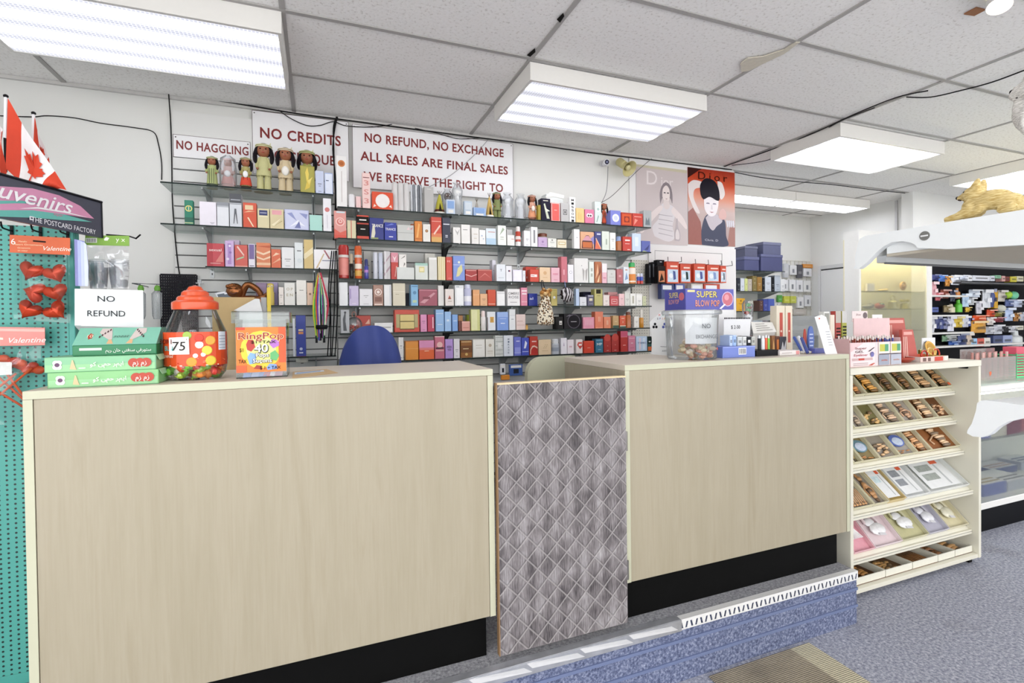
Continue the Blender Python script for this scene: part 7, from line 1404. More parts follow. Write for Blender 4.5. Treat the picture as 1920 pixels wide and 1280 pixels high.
_, zbb = cb(1355, 1416, 649, 667, 1.74, '#6f82cc', 'flat blue box with a barcode under the price card', items=[R_('#f0f0f2', .48, .25, .72, .85)]+[R_('#2a2a30', .50+.03*i, .32, .512+.03*i, .78) for i in range(7)]+[R_('#8f9fdd', .0, .9, 1, 1)], d=.12)
# price card and spiral rail
b = MB(); Yp = 1.88; P = [PY(x, y, Yp) for x, y in ((1357, 645), (1405, 645), (1408, 597), (1357, 599))]; P = [Vector((p.x, p.y, max(p.z, zbb+.001))) for p in P]
b.prism(P, (0, .002, 0), mat('#e3e4e6', .5, var=.02)); b.text('$ 2-50', tuple(PY(1379, 616, Yp)+Vector((0, -.0008, 0))), .017, mat('#2f3136', .5), width=.056)
for i in range(16): p = PY(1359+3.1*i, 596.5, Yp); b.ball((p.x, Yp, p.z), (.0035, .003, .004), mat('#2a2a2e', .4), 6)
b.build('price_card', label='white pad with a spiral top reading 2-50 behind the blue box', cat='card')
for k, (x0, x1, yt, hx, lab) in enumerate(((1368, 1374, 629, '#b9cdec', 'pale blue tin in the row on the blue box'), (1374.5, 1381, 628, '#9dbbe4', 'deeper blue tin in the row on the blue box'), (1383, 1392, 631, '#c4c9c9', 'first grey tin in the row on the blue box'), (1393, 1400, 631, '#d0d2cf', 'lighter grey tin in the row on the blue box'), (1401, 1408.5, 630, '#23262b', 'black tin in the row on the blue box'), (1409.5, 1416, 631, '#b3b5ae', 'end grey tin at the right of the blue box'))):
 cb(x0, x1, yt, 648, 1.77, hx, lab, 'tin', 'small_tin', [R_(shade(hx, .7 if k != 4 else 2.2), .2, .3, .8, .6), R_(shade(hx, 1.3), 0, .9, 1, 1)], .06, zbb+.0004)
_, zbk = cb(1418, 1460, 656, 664.5, 1.75, '#17181b', 'low black tray beside the blue box', 'tray', 'black_tray', d=.10)
for x0, x1, yt, hx, lab in ((1424, 1430, 629, '#2b2d31', 'black lighter in the black tray'), (1430.5, 1437, 630, '#dfe3e6', 'white lighter in the black tray'), (1437.5, 1442, 628, '#d9572c', 'orange lighter in the black tray'), (1442.5, 1446.5, 629, '#7fc24a', 'green lighter in the black tray')):
 X = (PY(x0, 655, 1.78).x+PY(x1, 655, 1.78).x)/2; r = (PY(x1, 655, 1.78).x-PY(x0, 655, 1.78).x)*.46; hh = PY(x0, yt, 1.78).z-zbk; t = thing('lighter', lab, 'lighter', (X, 1.79, zbk+.0004), 'lighters in the black tray')
 MB().lathe([(r, 0), (r, hh*.8)], (X, 1.79, zbk+.0004), mat(hx, .3), 10, sy=.7).build('body', t, smooth=True); MB().lathe([(r*.9, hh*.802), (r*.8, hh)], (X, 1.79, zbk+.0004), mat('#b9bcc0', .3, .7), 10, sy=.7).build('metal_top', t, smooth=True)
for x0, x1, yt, hx, lab, it in ((1447.5, 1453.5, 629, '#8c5a2c', 'amber patterned box right of the lighters', [P_('#e0b070', [(.1, .1), (.5, .8), (.9, .2)])]), (1454, 1462, 630, '#5a2c14', 'dark brown glossy box right of the amber one', [R_('#c9742c', .3, .2, .8, .8)]), (1462.5, 1475, 631, '#3a3c44', 'black and white photo print box by the white carton', [P_('#d9dadd', [(.1, .1), (.4, .7), (.6, .3), (.9, .8), (.9, .1)])])):
 cb(x0, x1, yt, 655, 1.88, hx, lab, items=it, d=.04)
_, zwc = cb(1462, 1500, 657, 664.5, 1.74, '#e3dedd', 'flat white carton with a pink end on the right counter', items=[R_('#d98f8f', .8, .1, .97, .9), R_('#b9b0ae', .1, .4, .6, .6)], d=.08)
# tall candy strip tower
t = thing('candy_tower', 'tall clear sleeve of white mints with red and green wrappers', 'candy sleeve', (PY(1405, 640, 1.96).x, 1.97, ZC2)); cx = PY(1405, 600, 1.96).x
MB().lathe([(.022, 0), (.026, .02), (.024, .16), (.028, .25), (.018, .27)], (cx, 1.97, ZC2), clear('#f3f5f6', .25, .06, .05), 14, cap=False).build('sleeve', t, smooth=True)
b = MB(); tr = random.Random(6)
for k in range(36): b.ball((cx+tr.uniform(-.014, .014), 1.97+tr.uniform(-.014, .008), ZC2+.03+k*.0048), .008, mat(['#e9e9ec', '#dfe2e6', '#d99a96'][0 if k > 14 else k % 3], .4), 6)
b.build('mints', t, smooth=True)
b = MB()
for k, cl in enumerate(('#a8321f', '#3f9a4a', '#7a4a2c', '#4aa85c', '#c9c2b0')): b.ball((cx+tr.uniform(-.014, .014), 1.965, ZC2+.205+k*.013), (.014, .012, .010), mat(cl, .3), 8)
b.build('wrapped_tops', t, smooth=True)
# slanted info card
b = MB(); P = [PY(1413, 625, 1.90), PY(1456, 622, 1.90), PY(1448, 604, 1.94), PY(1408, 603, 1.94)]; b.prism(P, (0, .003, .0), mat('#e4e2dc', .5)); dn = (P[3]-P[0])
for k in range(4): b.poly([tuple(P[0].lerp(P[1], u)+dn*v+Vector((0, -.0015, .0004))) for u, v in ((.15, .2+.18*k), (.85-.1*k, .2+.18*k), (.85-.1*k, .24+.18*k), (.15, .24+.18*k))], mat('#77736c', .5))
b.prism([P[0]+Vector((.004, .004, 0)), P[1]+Vector((-.004, .004, 0)), Vector((P[1].x-.004, 1.93, ZC2)), Vector((P[0].x+.004, 1.93, ZC2))], (0, .003, 0), mat('#c9c8c4', .5)); b.build('info_card', label='slanted white card with written lines behind the small tins', cat='card')
# clear organisers
def organiser(x0, x1, yt, yb, Yf, label, n=7, ZC2=ZC2):
 X0, X1, z1 = PY(x0, yb, Yf).x, PY(x1, yb, Yf).x, PY((x0+x1)/2, yt, Yf).z; t = thing('clear_organiser', label, 'organiser', ((X0+X1)/2, Yf+.06, ZC2), 'clear plastic organisers on the right counter'); m_ = clear('#eef1f2', .22, .05, .06)
 b = MB(); b.box(X0, X1, Yf, Yf+.002, ZC2, z1, m_).box(X0, X1, Yf+.11, Yf+.112, ZC2, z1, m_).box(X0, X0+.002, Yf+.0025, Yf+.1095, ZC2, z1, m_).box(X1-.002, X1, Yf+.0025, Yf+.1095, ZC2, z1, m_).box(X0+.003, X1-.003, Yf+.003, Yf+.109, ZC2, ZC2+.002, m_).build('case', t)
 rr = random.Random(int(x0)); b = MB()
 for k in range(n): z = ZC2+.004+(z1-ZC2-.012)*k/n; b.box(X0+.008, X1-.008-rr.uniform(0, .02), Yf+.02, Yf+.09, z, z+(z1-ZC2)/n*.55, mat(['#d9dadc', '#b9bcc2', '#e6e2dc', '#8f949c'][rr.randrange(4)], .4))
 b.build('stacked_cards', t)
organiser(1440, 1462, 600, 655, 1.98, 'clear organiser with stacked strips behind the photo print box', 14)
t = thing('back_counter', 'low grey back counter behind the right end of the sales counter', 'counter', (2.9, 2.6, PT+.0005 if False else .0005)); MB().box(2.45, 3.45, 2.42, 2.85, H-.24, H-.215, mat('#b9b8b4', .5)).build('worktop', t)
for x in (2.47, 3.43): MB().box(x-.02, x+.02, 2.44, 2.83, .001, H-.2405, mat('#9a9994', .5)).build('side_panel', t)
organiser(1478, 1535, 592, 650, 2.46, 'wide clear plastic organiser at the back of the right counter', 5, H-.2145)
cb(1456, 1472, 573, 602, 1.92, '#ddd3be', 'cream box with a red figure, left of two', items=[R_('#b8402c', .35, .2, .72, .85), D_('#e9c9b4', .53, .45, .1)], d=.04, zb=None); cb(1473, 1486, 573, 602, 1.92, '#ddd3be', 'cream box with a red figure, right of two', items=[R_('#b8402c', .3, .2, .7, .85), D_('#e9c9b4', .5, .45, .1)], d=.04)
# blue oval pack, tag, tubes, trinkets
c = PY(1522, 648, 1.80); t = thing('oval_pack', 'blue oval blister pack with a red side on the right counter', 'pack', (c.x, 1.86, ZC2)); hh = PY(1522, 611, 1.80).z-ZC2
MB().prism([(c.x+.020*math.cos(a*math.pi/10), 1.802, ZC2+hh/2+hh/2*math.sin(a*math.pi/10)) for a in range(20)], (0, .008, 0), mat('#4a68b4', .3)).build('card', t); b = MB(); b.prism([(c.x-.030+.008*math.cos(a*math.pi/8), 1.811, ZC2+hh/2+hh*.4*math.sin(a*math.pi/8)) for a in range(16)], (0, .006, 0), mat('#b8402c', .3)); b.build('red_edge', t)
b = MB()
for k in range(4): b.poly([(c.x-.012, 1.8015, ZC2+hh*(.25+.14*k)), (c.x+.012, 1.8015, ZC2+hh*(.25+.14*k)), (c.x+.012, 1.8015, ZC2+hh*(.29+.14*k)), (c.x-.012, 1.8015, ZC2+hh*(.29+.14*k))], mat('#c9d6f0', .4))
b.build('print', t)
b = MB(); Yt = 1.69; P = [PY(x, y, Yt) for x, y in ((1548, 652), (1570, 652), (1549, 594), (1541, 590), (1528, 594))]; P[0].z = P[1].z = ZC2+.0002; b.prism(P, (0, .002, .0), mat('#e9e9ea', .5)); p = PY(1536, 597, Yt); b.lathe([(.004, 0), (.0038, .001)], (p.x, Yt-.0005, p.z), mat('#c9603c', .5), 10, ax=(0, -1, 0))
for k in range(6): q_ = PY(1552+1.2*k, 622+5*k, Yt-.0008); b.box(q_.x-.014, q_.x+.012, Yt-.001, Yt-.0004, q_.z, q_.z+.0018, mat('#7b7d82', .5))
b.build('hang_tag', label='large white hang tag with printed lines leaning on the right counter', cat='tag')
for k, (xa, ya, xb, cl, lab) in enumerate(((1489, 632, 1504, '#4a66b4', 'blue tube leaning left on the right counter end'), (1497, 631, 1510, '#dfe3ea', 'white tube leaning beside the blue tube'), (1503, 634, 1514, '#35488f', 'dark blue tube leaning beside the white tube'))):
 b = MB(); p0, p1 = PY(xb, 658, 1.80-.035*k), PY(xa, ya, 1.86-.035*k); p0.z = ZC2+.008; b.tube([p0, p1], .0075, mat(cl, .3, coat=.3), 10); b.build('leaning_tube', label=lab, cat='tube')
kr = random.Random(3)
for k in range(9):
 p = PY(1504+3.2*k, 658-(k % 3), 1.77); b = MB(); b.ball((p.x, 1.77+.012*(k % 2), ZC2+.007), (.010, .008, .0068), mat(['#e6e4de', '#d9cfc0', '#c9b79c', '#eceae6'][k % 4], .4), 8, rot=Matrix.Rotation(kr.uniform(0, 3), 3, 'Z')); b.build('shell_trinket', label='small pale trinkets piled at the right counter end', cat='trinket', group='pale trinkets on the right counter')
cb(1528, 1547, 653, 664, 1.75, '#5a63b0', 'small flat blue violet box at the right counter end', d=.05)
for x0, x1, yt, hx, lab, it in ((1545, 1556, 584, '#dcdcd6', 'grey topped tall sample card at the counter end', [R_('#8f8f86', .1, .75, .9, .97)]), (1557, 1565.5, 590, '#e3d6c6', 'tall cream card with a dark ring print', [D_('#7a4a38', .5, .45, .4), D_('#e3d6c6', .5, .45, .22)]), (1567, 1577, 583, '#b4473f', 'tall red striped eyeshadow card', [R_('#b9b3a8', 0, .78, 1, 1)]+[R_('#2c1a1a', .1, .42+.06*i, .9, .45+.06*i) for i in range(5)]+[R_('#d9d4d4', .1, .18, .9, .32)]), (1579, 1588, 583, '#a9ac4a', 'tall lime striped eyeshadow card', [R_('#c9c9c6', 0, .78, 1, 1)]+[R_('#25281a', .1, .45+.06*i, .9, .48+.06*i) for i in range(5)]+[R_('#dfe0da', .1, .2, .9, .34)])):
 cb(x0, x1, yt, 660, 1.92, hx, lab, 'card', 'sample_card', it, .03, H-.2555, 'sample cards on the tray rack')
# hooks and packs on the white panel
for x, y in ((1243, 487), (1268, 487), (1294, 491), (1318, 492), (1342, 493), (1362, 494)):
 p = PY(x-9, y+6, 3.62); b = MB(); e_ = PY(x+2, y-5, 3.50); b.tube([(p.x, 3.627, p.z), (p.x+.01, 3.50, p.z), (e_.x, 3.45, p.z+.03)], .003, mat('#55565a', .35, .6), 6); b.build('wire_hook', label='bare wire display hook sticking out of the white panel', cat='hook', group='wire hooks on the white panel')
def pack(x0, x1, yt, yb, Yf, hx, label, items=(), hdr=None, group='packs on the white panel', d=.012, name='hanging_pack'):
 X0, X1 = PY(x0, yt, Yf).x+.001, PY(x1, yt, Yf).x-.001; z1, z0 = PY((x0+x1)/2, yt, Yf).z, PY((x0+x1)/2, yb, Yf).z
 b = MB(); b.box(X0, X1, Yf, Yf+d, z0, z1, mat(hx, .4, var=.06, scale=18), .001); decor(b, X0, X1, Yf, z0, z1, list(items)); 
 return b.build(name, label=label, cat='pack', group=group)
for k, (x0, x1, yt, yb, lab) in enumerate(((1216, 1222, 494, 531, 'leftmost black card pack on the white panel'), (1223, 1229, 491, 531, 'second black card pack on the white panel'), (1230, 1236.5, 493, 530, 'third black card pack on the white panel'), (1232, 1246, 487, 498, 'black card pack with a slot above the orange one'))):
 pack(x0, x1, yt, yb, 3.56-.012*k, '#15161a', lab, [R_('#5b5d63', .2, .3, .5, .9)] if k < 3 else [R_('#c9cacf', .35, .6, .65, .72)], d=.05)
pack(1233, 1247.5, 498.5, 531, 3.50, '#1e1a1a', 'orange and black card pack beside the black packs', [R_('#c97a4a', .12, .08, .92, .72), P_('#2a1c16', [(.2, .1), (.5, .6), (.8, .2)])], d=.05)
for k, (x0, x1, yt, yb, c2, lab) in enumerate(((1249.5, 1273, 490, 531, '#3a4a8c', 'red headed pack with a blue cable, leftmost'), (1275.5, 1295.5, 494, 530, '#2a3a38', 'red headed pack with a coiled black lead'), (1301, 1323, 494, 529, '#3f4c94', 'red headed pack with a short blue lead'), (1325, 1349, 496, 529, '#7d94c4', 'red headed pack with a grey blue adapter'), (1350.5, 1361.5, 498, 530, '#4a4c52', 'narrow red headed pack at the right end'))):
 pack(x0, x1, yt, yb, 3.49+.005*k, '#cb4526', lab, [R_('#c3d6e6', .08, .06, .92, .64), P_(c2, [(.55, .15), (.75, .2), (.7, .55), (.5, .58)]), D_('#e9eef4', .35, .35, .16), R_('#f2d2c4', .3, .74, .88, .82), R_('#a8331a', 0, .96, 1, 1), R_('#d9603c', 0, 0, 1, .05)], d=.06)
for k, (x0, x1, hx, lab) in enumerate(((1240, 1264, '#2f3f78', 'blue pack peeping under the leftmost red headed pack'), (1266, 1284, '#4a5ca8', 'mid blue pack behind the purple carton top'), (1296, 1318, '#d8d4cc', 'white pack behind the purple carton top'), (1320, 1350, '#c0452c', 'red pack behind the purple carton top'))):
 pack(x0, x1, 532, 560, 3.52, hx, lab, [R_('#e6e8ec', .1, .62, .8, .9)], d=.05)
# ================================================================ alcove goods
YAL = 4.72
def aglass(x0, x1, yy, label):
 a, b_ = PY(x0, yy, YAL), PY(x1, yy, YAL); z = a.z; t = thing('alcove_shelf', label, 'shelf', ((a.x+b_.x)/2, 4.9, z-.008), 'glass shelves in the alcove')
 MB().box(a.x, b_.x, YAL, YA-.002, z-.008, z, GLASS).box(a.x, b_.x, YAL-.002, YAL-.0002, z-.008, z, EDGE).build('pane', t)
 for f in (.15, .85): x = a.x+(b_.x-a.x)*f; MB().prism([(x-.005, YAL+.05, z-.0085), (x-.005, YA-.002, z-.0085), (x-.005, YA-.002, z-.10)], (.01, 0, 0), METAL).build('bracket', t)
 return z
za1 = aglass(1376, 1472, 505.5, 'top alcove shelf under the navy boxes'); za2 = aglass(1376, 1482, 545, 'middle alcove shelf under the row of cartons'); za3 = aglass(1376, 1482, 583, 'lower alcove shelf under the yellow carton')
NAVY = '#43476f'
def navybox(xc0, xc1, yt, yl, yb, zb, label, Yf, dep, hx=NAVY):
 X0, X1 = PY(xc0, yb, Yf).x, PY(xc1, yb, Yf).x; z1 = PY((xc0+xc1)/2, yt, Yf).z; zl = PY((xc0+xc1)/2, yl, Yf).z; t = thing('storage_box', label, 'box', ((X0+X1)/2, Yf+dep/2, zb), 'navy lidded boxes in the alcove')
 MB().box(X0+.004, X1-.004, Yf+.004, Yf+dep-.004, zb+.0005, zl, mat(hx, .45), .002).build('carton', t); MB().box(X0, X1, Yf, Yf+dep, zl+.0004, z1, mat(shade(hx, 1.12), .45), .002).build('lid', t); return z1
z_ = navybox(1396, 1424, 481, 487, 505, za1, 'lower navy lidded box on the left in the alcove', YAL+.02, .26); navybox(1397, 1421, 461.5, 466, 480, z_+.0006, 'upper navy lidded box on the left in the alcove', YAL+.02, .26, '#4a4d66')
z_ = navybox(1427, 1468, 477, 482, 505, za1, 'lower navy lidded box on the right in the alcove', YAL+.02, .28); navybox(1431, 1465, 454, 459.5, 476, z_+.0006, 'upper navy lidded box on the right in the alcove', YAL+.02, .28, '#4f5370')
def al(items, zb, grp):
 for x0, x1, yt, hx, lab in items: pbox(x0, x1, yt, zb, hx, lab, grp, Yf=YAL+.03, depth=.10, name='alcove_carton')
al([(1382, 1388, 521, '#2b2e36', 'dark carton at the left end of the middle alcove shelf'), (1388.5, 1396, 521, '#c9ced8', 'white figured carton on the middle alcove shelf'), (1396.5, 1402, 522, '#c9d08a', 'lime carton on the middle alcove shelf'), (1402.5, 1410, 523, '#b9b0a4', 'beige carton on the middle alcove shelf'), (1411, 1419, 517, '#7a6a3a', 'tall dark gold carton on the middle alcove shelf'), (1419.5, 1429, 519, '#8f6a2c', 'amber and black carton on the middle alcove shelf'), (1429.5, 1434, 521, '#22242a', 'slim black carton on the middle alcove shelf'), (1434.5, 1446, 519, '#c6cdd8', 'silver blue carton on the middle alcove shelf'), (1446.5, 1452, 518, '#1f2126', 'tall black carton on the middle alcove shelf'), (1452.5, 1463, 516, '#b3bcc9', 'steel blue carton on the middle alcove shelf'), (1463.5, 1472, 523, '#dfe1e4', 'pale carton at the right of the middle alcove shelf')], za2, 'cartons on the middle alcove shelf')
al([(1381, 1397, 559, '#dca62c', 'yellow carton on the lower alcove shelf'), (1424, 1431, 563, '#5a3a34', 'maroon slim carton on the lower alcove shelf'), (1431.5, 1440, 561, '#3c4a9c', 'navy blue carton on the lower alcove shelf'), (1440.5, 1452, 560, '#4f62b8', 'bright blue carton on the lower alcove shelf')], za3, 'cartons on the lower alcove shelf')
al([(1452.5, 1462, 567, '#cfd0d2', 'white case at the right of the lower alcove shelf')], za3, 'cartons on the lower alcove shelf')
# wire grid of accessories on the alcove back wall
t = thing('wire_grid', 'beige wire grid of hanging accessories in the alcove corner', 'display grid', (PY(1500, 560, YA-.03).x, YA-.02, PY(1500, 600, YA-.03).z)); g = MB(); A, B = PY(1468, 488, YA-.012), PY(1527, 600, YA-.012)
for k in range(9): x = A.x+(B.x-A.x)*k/8; g.box(x-.003, x+.003, YA-.015, YA-.010, B.z, A.z, mat('#d9d6cc', .5))
for k in range(12): z = B.z+(A.z-B.z)*k/11; g.box(A.x, B.x, YA-.016, YA-.011, z-.003, z+.003, mat('#d9d6cc', .5))
g.build('grid', t)
for x0, x1, y0, y1, hx, lab in ((1470, 1479, 494, 520, '#c9cbd0', 'grey earring card at the grid top left'), (1481, 1494, 497, 515, '#e3e4e6', 'white striped card at the grid top'), (1495, 1505, 496, 521, '#55555c', 'dark mesh pouch at the grid top'), (1506, 1524, 495, 502, '#d98f3c', 'orange headed card at the grid top right'), (1507, 1522, 503, 518, '#e6e6ea', 'white tubes card under the orange header'), (1466, 1478, 524, 545, '#e6e7ea', 'white card left in the second grid row'), (1480, 1492, 524, 546, '#eeeff1', 'white card with a grey label, first of three'), (1493.5, 1505.5, 525, 547, '#e9eaee', 'white card with a grey label, second of three'), (1507, 1520, 526, 547, '#eceded', 'white card with a grey label, third of three'), (1459, 1467, 553, 566, '#5aa84a', 'green card in the third grid row'), (1470, 1481, 555, 568, '#cfd24a', 'lime card in the third grid row'), (1482, 1493, 555, 568, '#c6cc52', 'second lime card in the third grid row'), (1495, 1507, 557, 577, '#e9eaec', 'white card under the lime cards'), (1509, 1521, 553, 574, '#e3e5e9', 'white card with a dark key print at the right'), (1488, 1512, 579, 590, '#c9c3bd', 'grey card with an orange dot at the grid bottom')):
 pack(x0, x1, y0, y1, YA-.045, hx, lab, [R_('#8f9298', .35, .2, .65, .6)] if 'white' in lab else [R_(shade(hx, 1.3), .2, .3, .8, .5)], group='cards on the alcove grid', d=.028, name='hanging_card')
# door in the alcove's right wall
dn = thing('door_1', None, None, (XA1-.02, 4.6, 0)); del dn['_w']; dn['_w'] = Vector((XA1-.02, 4.6, 0)); dn['kind'] = 'structure'
MB().box(XA1-.022, XA1-.002, 4.15, 4.93, .01, H+.67, mat('#e4e4e3', .45, var=.01), .003).build('door_leaf', dn); b = MB(); b.box(XA1-.026, XA1-.002, 4.10, 4.148, .01, H+.72, mat('#d9d9d8', .5)); b.box(XA1-.026, XA1-.002, 4.932, 4.97, .01, H+.72, mat('#d9d9d8', .5)); b.box(XA1-.026, XA1-.002, 4.149, 4.931, H+.673, H+.72, mat('#cfcfce', .5)); b.build('door_frame', dn)
MB().box(XA1-.0245, XA1-.0225, 4.16, 4.92, H+.655, H+.668, mat('#3a3a3c', .5)).build('door_gap', dn)
# ================================================================ white tray rack
BX0, BX1, BY0, BY1 = 2.498, 3.607, 1.745, 2.08; BZT = H-.256; CREAM = mat('#dedbcb', .4, var=.02, scale=5)
rk2 = thing('tray_rack', 'cream white shelf rack of slanted trays right of the counter', 'rack', ((BX0+BX1)/2, (BY0+BY1)/2, 0))
MB().box(BX0, BX1, BY0-.002, BY1, BZT-.034, BZT, CREAM, .002).build('top_board', rk2)
for x in (BX0, BX1-.022): MB().box(x, x+.022, BY0, BY1, .022 if x == BX0 else .035, BZT-.0345, CREAM, .002).build('side_panel', rk2)
MB().box(BX0+.0225, BX1-.0225, BY1-.012, BY1-.001, .06, BZT-.0345, mat('#d3d0c2', .5)).build('back_panel', rk2)
MB().box(BX0+.0225, BX1-.0225, BY0+.004, BY1-.013, .035, .058, CREAM, .002).build('bottom_board', rk2)
for x in (BX0+.03, BX1-.06): 
 for y in (BY0+.03, BY1-.05): MB().box(x, x+.03, y, y+.03, .0005, .0215 if x < 3 else .0345, BLACK).build('foot', rk2)
p = PX(1805, 685, BX1-.0225); MB().box(p.x-.014, p.x, p.y-.03, p.y+.02, p.z-.016, p.z+.004, BLACK, .004).build('corner_clip', rk2)
LIP = [(-.452, 1.875, 49), (-.628, 1.868, 50), (-.803, 1.830, 46), (-1.026, 1.785, 40), (-1.262, 1.792, 45), (-1.402, 1.775, 9)]
BOTT = [[1602, 1624, 1656, 1691, 1724, 1757, 1788], [1600, 1629, 1661, 1694, 1728, 1758, 1787], [1600, 1617, 1650, 1687, 1720, 1747, 1801], [1600, 1640, 1668, 1700, 1745, 1822], [1600, 1640, 1692, 1742, 1780, 1817], [1600, 1659, 1710, 1758, 1790, 1826]]
LEN = [.175, .17, .175, .235, .24, .235]
RN = ['top', 'second', 'third', 'fourth', 'fifth', 'bottom']
BRN, GLD, KHA = '#6d4426', '#c9975c', '#6b6440'
FIG = [
 [('khaki tray cut off by the rack side', KHA, 'totem', '#c98a4a'), ('khaki tray with a gold carved pair', '#5f5a36', 'totem', '#d9a04c'), ('khaki tray with a dim bird carving', '#6a623f', 'slim', '#7d5a34'), ('khaki tray with a low seated carving', '#665e3c', 'slim', '#8a6238'), ('dark tray with a pale crested carving', '#4a4228', 'totem', '#c9a070'), ('dark tray with a carving and orange sticker', '#454026', 'totem', '#b98a58')],
 [('grey tray cut off by the rack side', '#9a938a', 'slim', '#b9a48c'), ('olive tray with a curled gold carving', '#6e683c', 'pile', '#d9b070'), ('grey tray with a bear carving', '#9d968e', 'totem', '#d8b898'), ('grey tray with a thin walking carving', '#a29a90', 'slim', '#c9a080'), ('brown tray with a bent carving', '#7a4e2a', 'totem', '#e0bd94'), ('brown tray with a broad winged carving', '#6f4422', 'pile', '#d9b088')],
 [('narrow olive tray at the rack side', '#7d7848', 'slim', '#8f7a4a'), ('tray with a teal oval plaque', '#84744c', 'plaque', '#6d8f9c'), ('grey tray with a crouching gold carving', '#948c80', 'pile', '#d8b48a'), ('tray with a blue and white oval plaque', '#9a948c', 'plaque', '#5a6fb4'), ('copper brown tray with a leaning carving', '#8c5a2e', 'totem', '#d9a878'), ('copper brown tray with a seal carving', '#8a5428', 'slim', '#e0c09c')],
 [('grey tray with gold wire rings', '#938b80', 'wire', '#d8a878'), ('grey tray with a narrow brown carving', '#8f877c', 'slim', '#b98a5c'), ('gold framed tray with a pale print', '#bfa560', 'print', '#c9dce6'), ('white case with two grey pictures, left one', '#d5d8d6', 'print', '#8d9196'), ('white case with two grey pictures, right one', '#d8dad6', 'print', '#9aa09a')],
 [('pink sleeve with white fringe', '#d99aa6', 'fringe', '#f0eef0'), ('pale pink case with a white ribbon figure', '#d6c3c6', 'cloth', '#ecebee'), ('olive cream case with a white bonnet', '#b8b48a', 'cloth', '#efeff0'), ('lilac grey case with a white strap', '#a9a7b4', 'cloth', '#e6e6ee'), ('cream case with a clear curved figure', '#cbc3a0', 'cloth', '#dcd9c4')],
 [('white carton tray with a dark brown carving', '#6a4424', 'slim', '#c9904c'), ('white carton tray with a knotted gold carving', '#6f4c2a', 'pile', '#c99a5c'), ('white carton tray with brown strap carvings', '#7a5836', 'wire', '#c08a58'), ('white carton tray with a short brown carving', '#80786c', 'slim', '#a8744c'), ('white carton tray with a long gold carving', '#5f4222', 'totem', '#d0a068')]]
fr = random.Random(21)
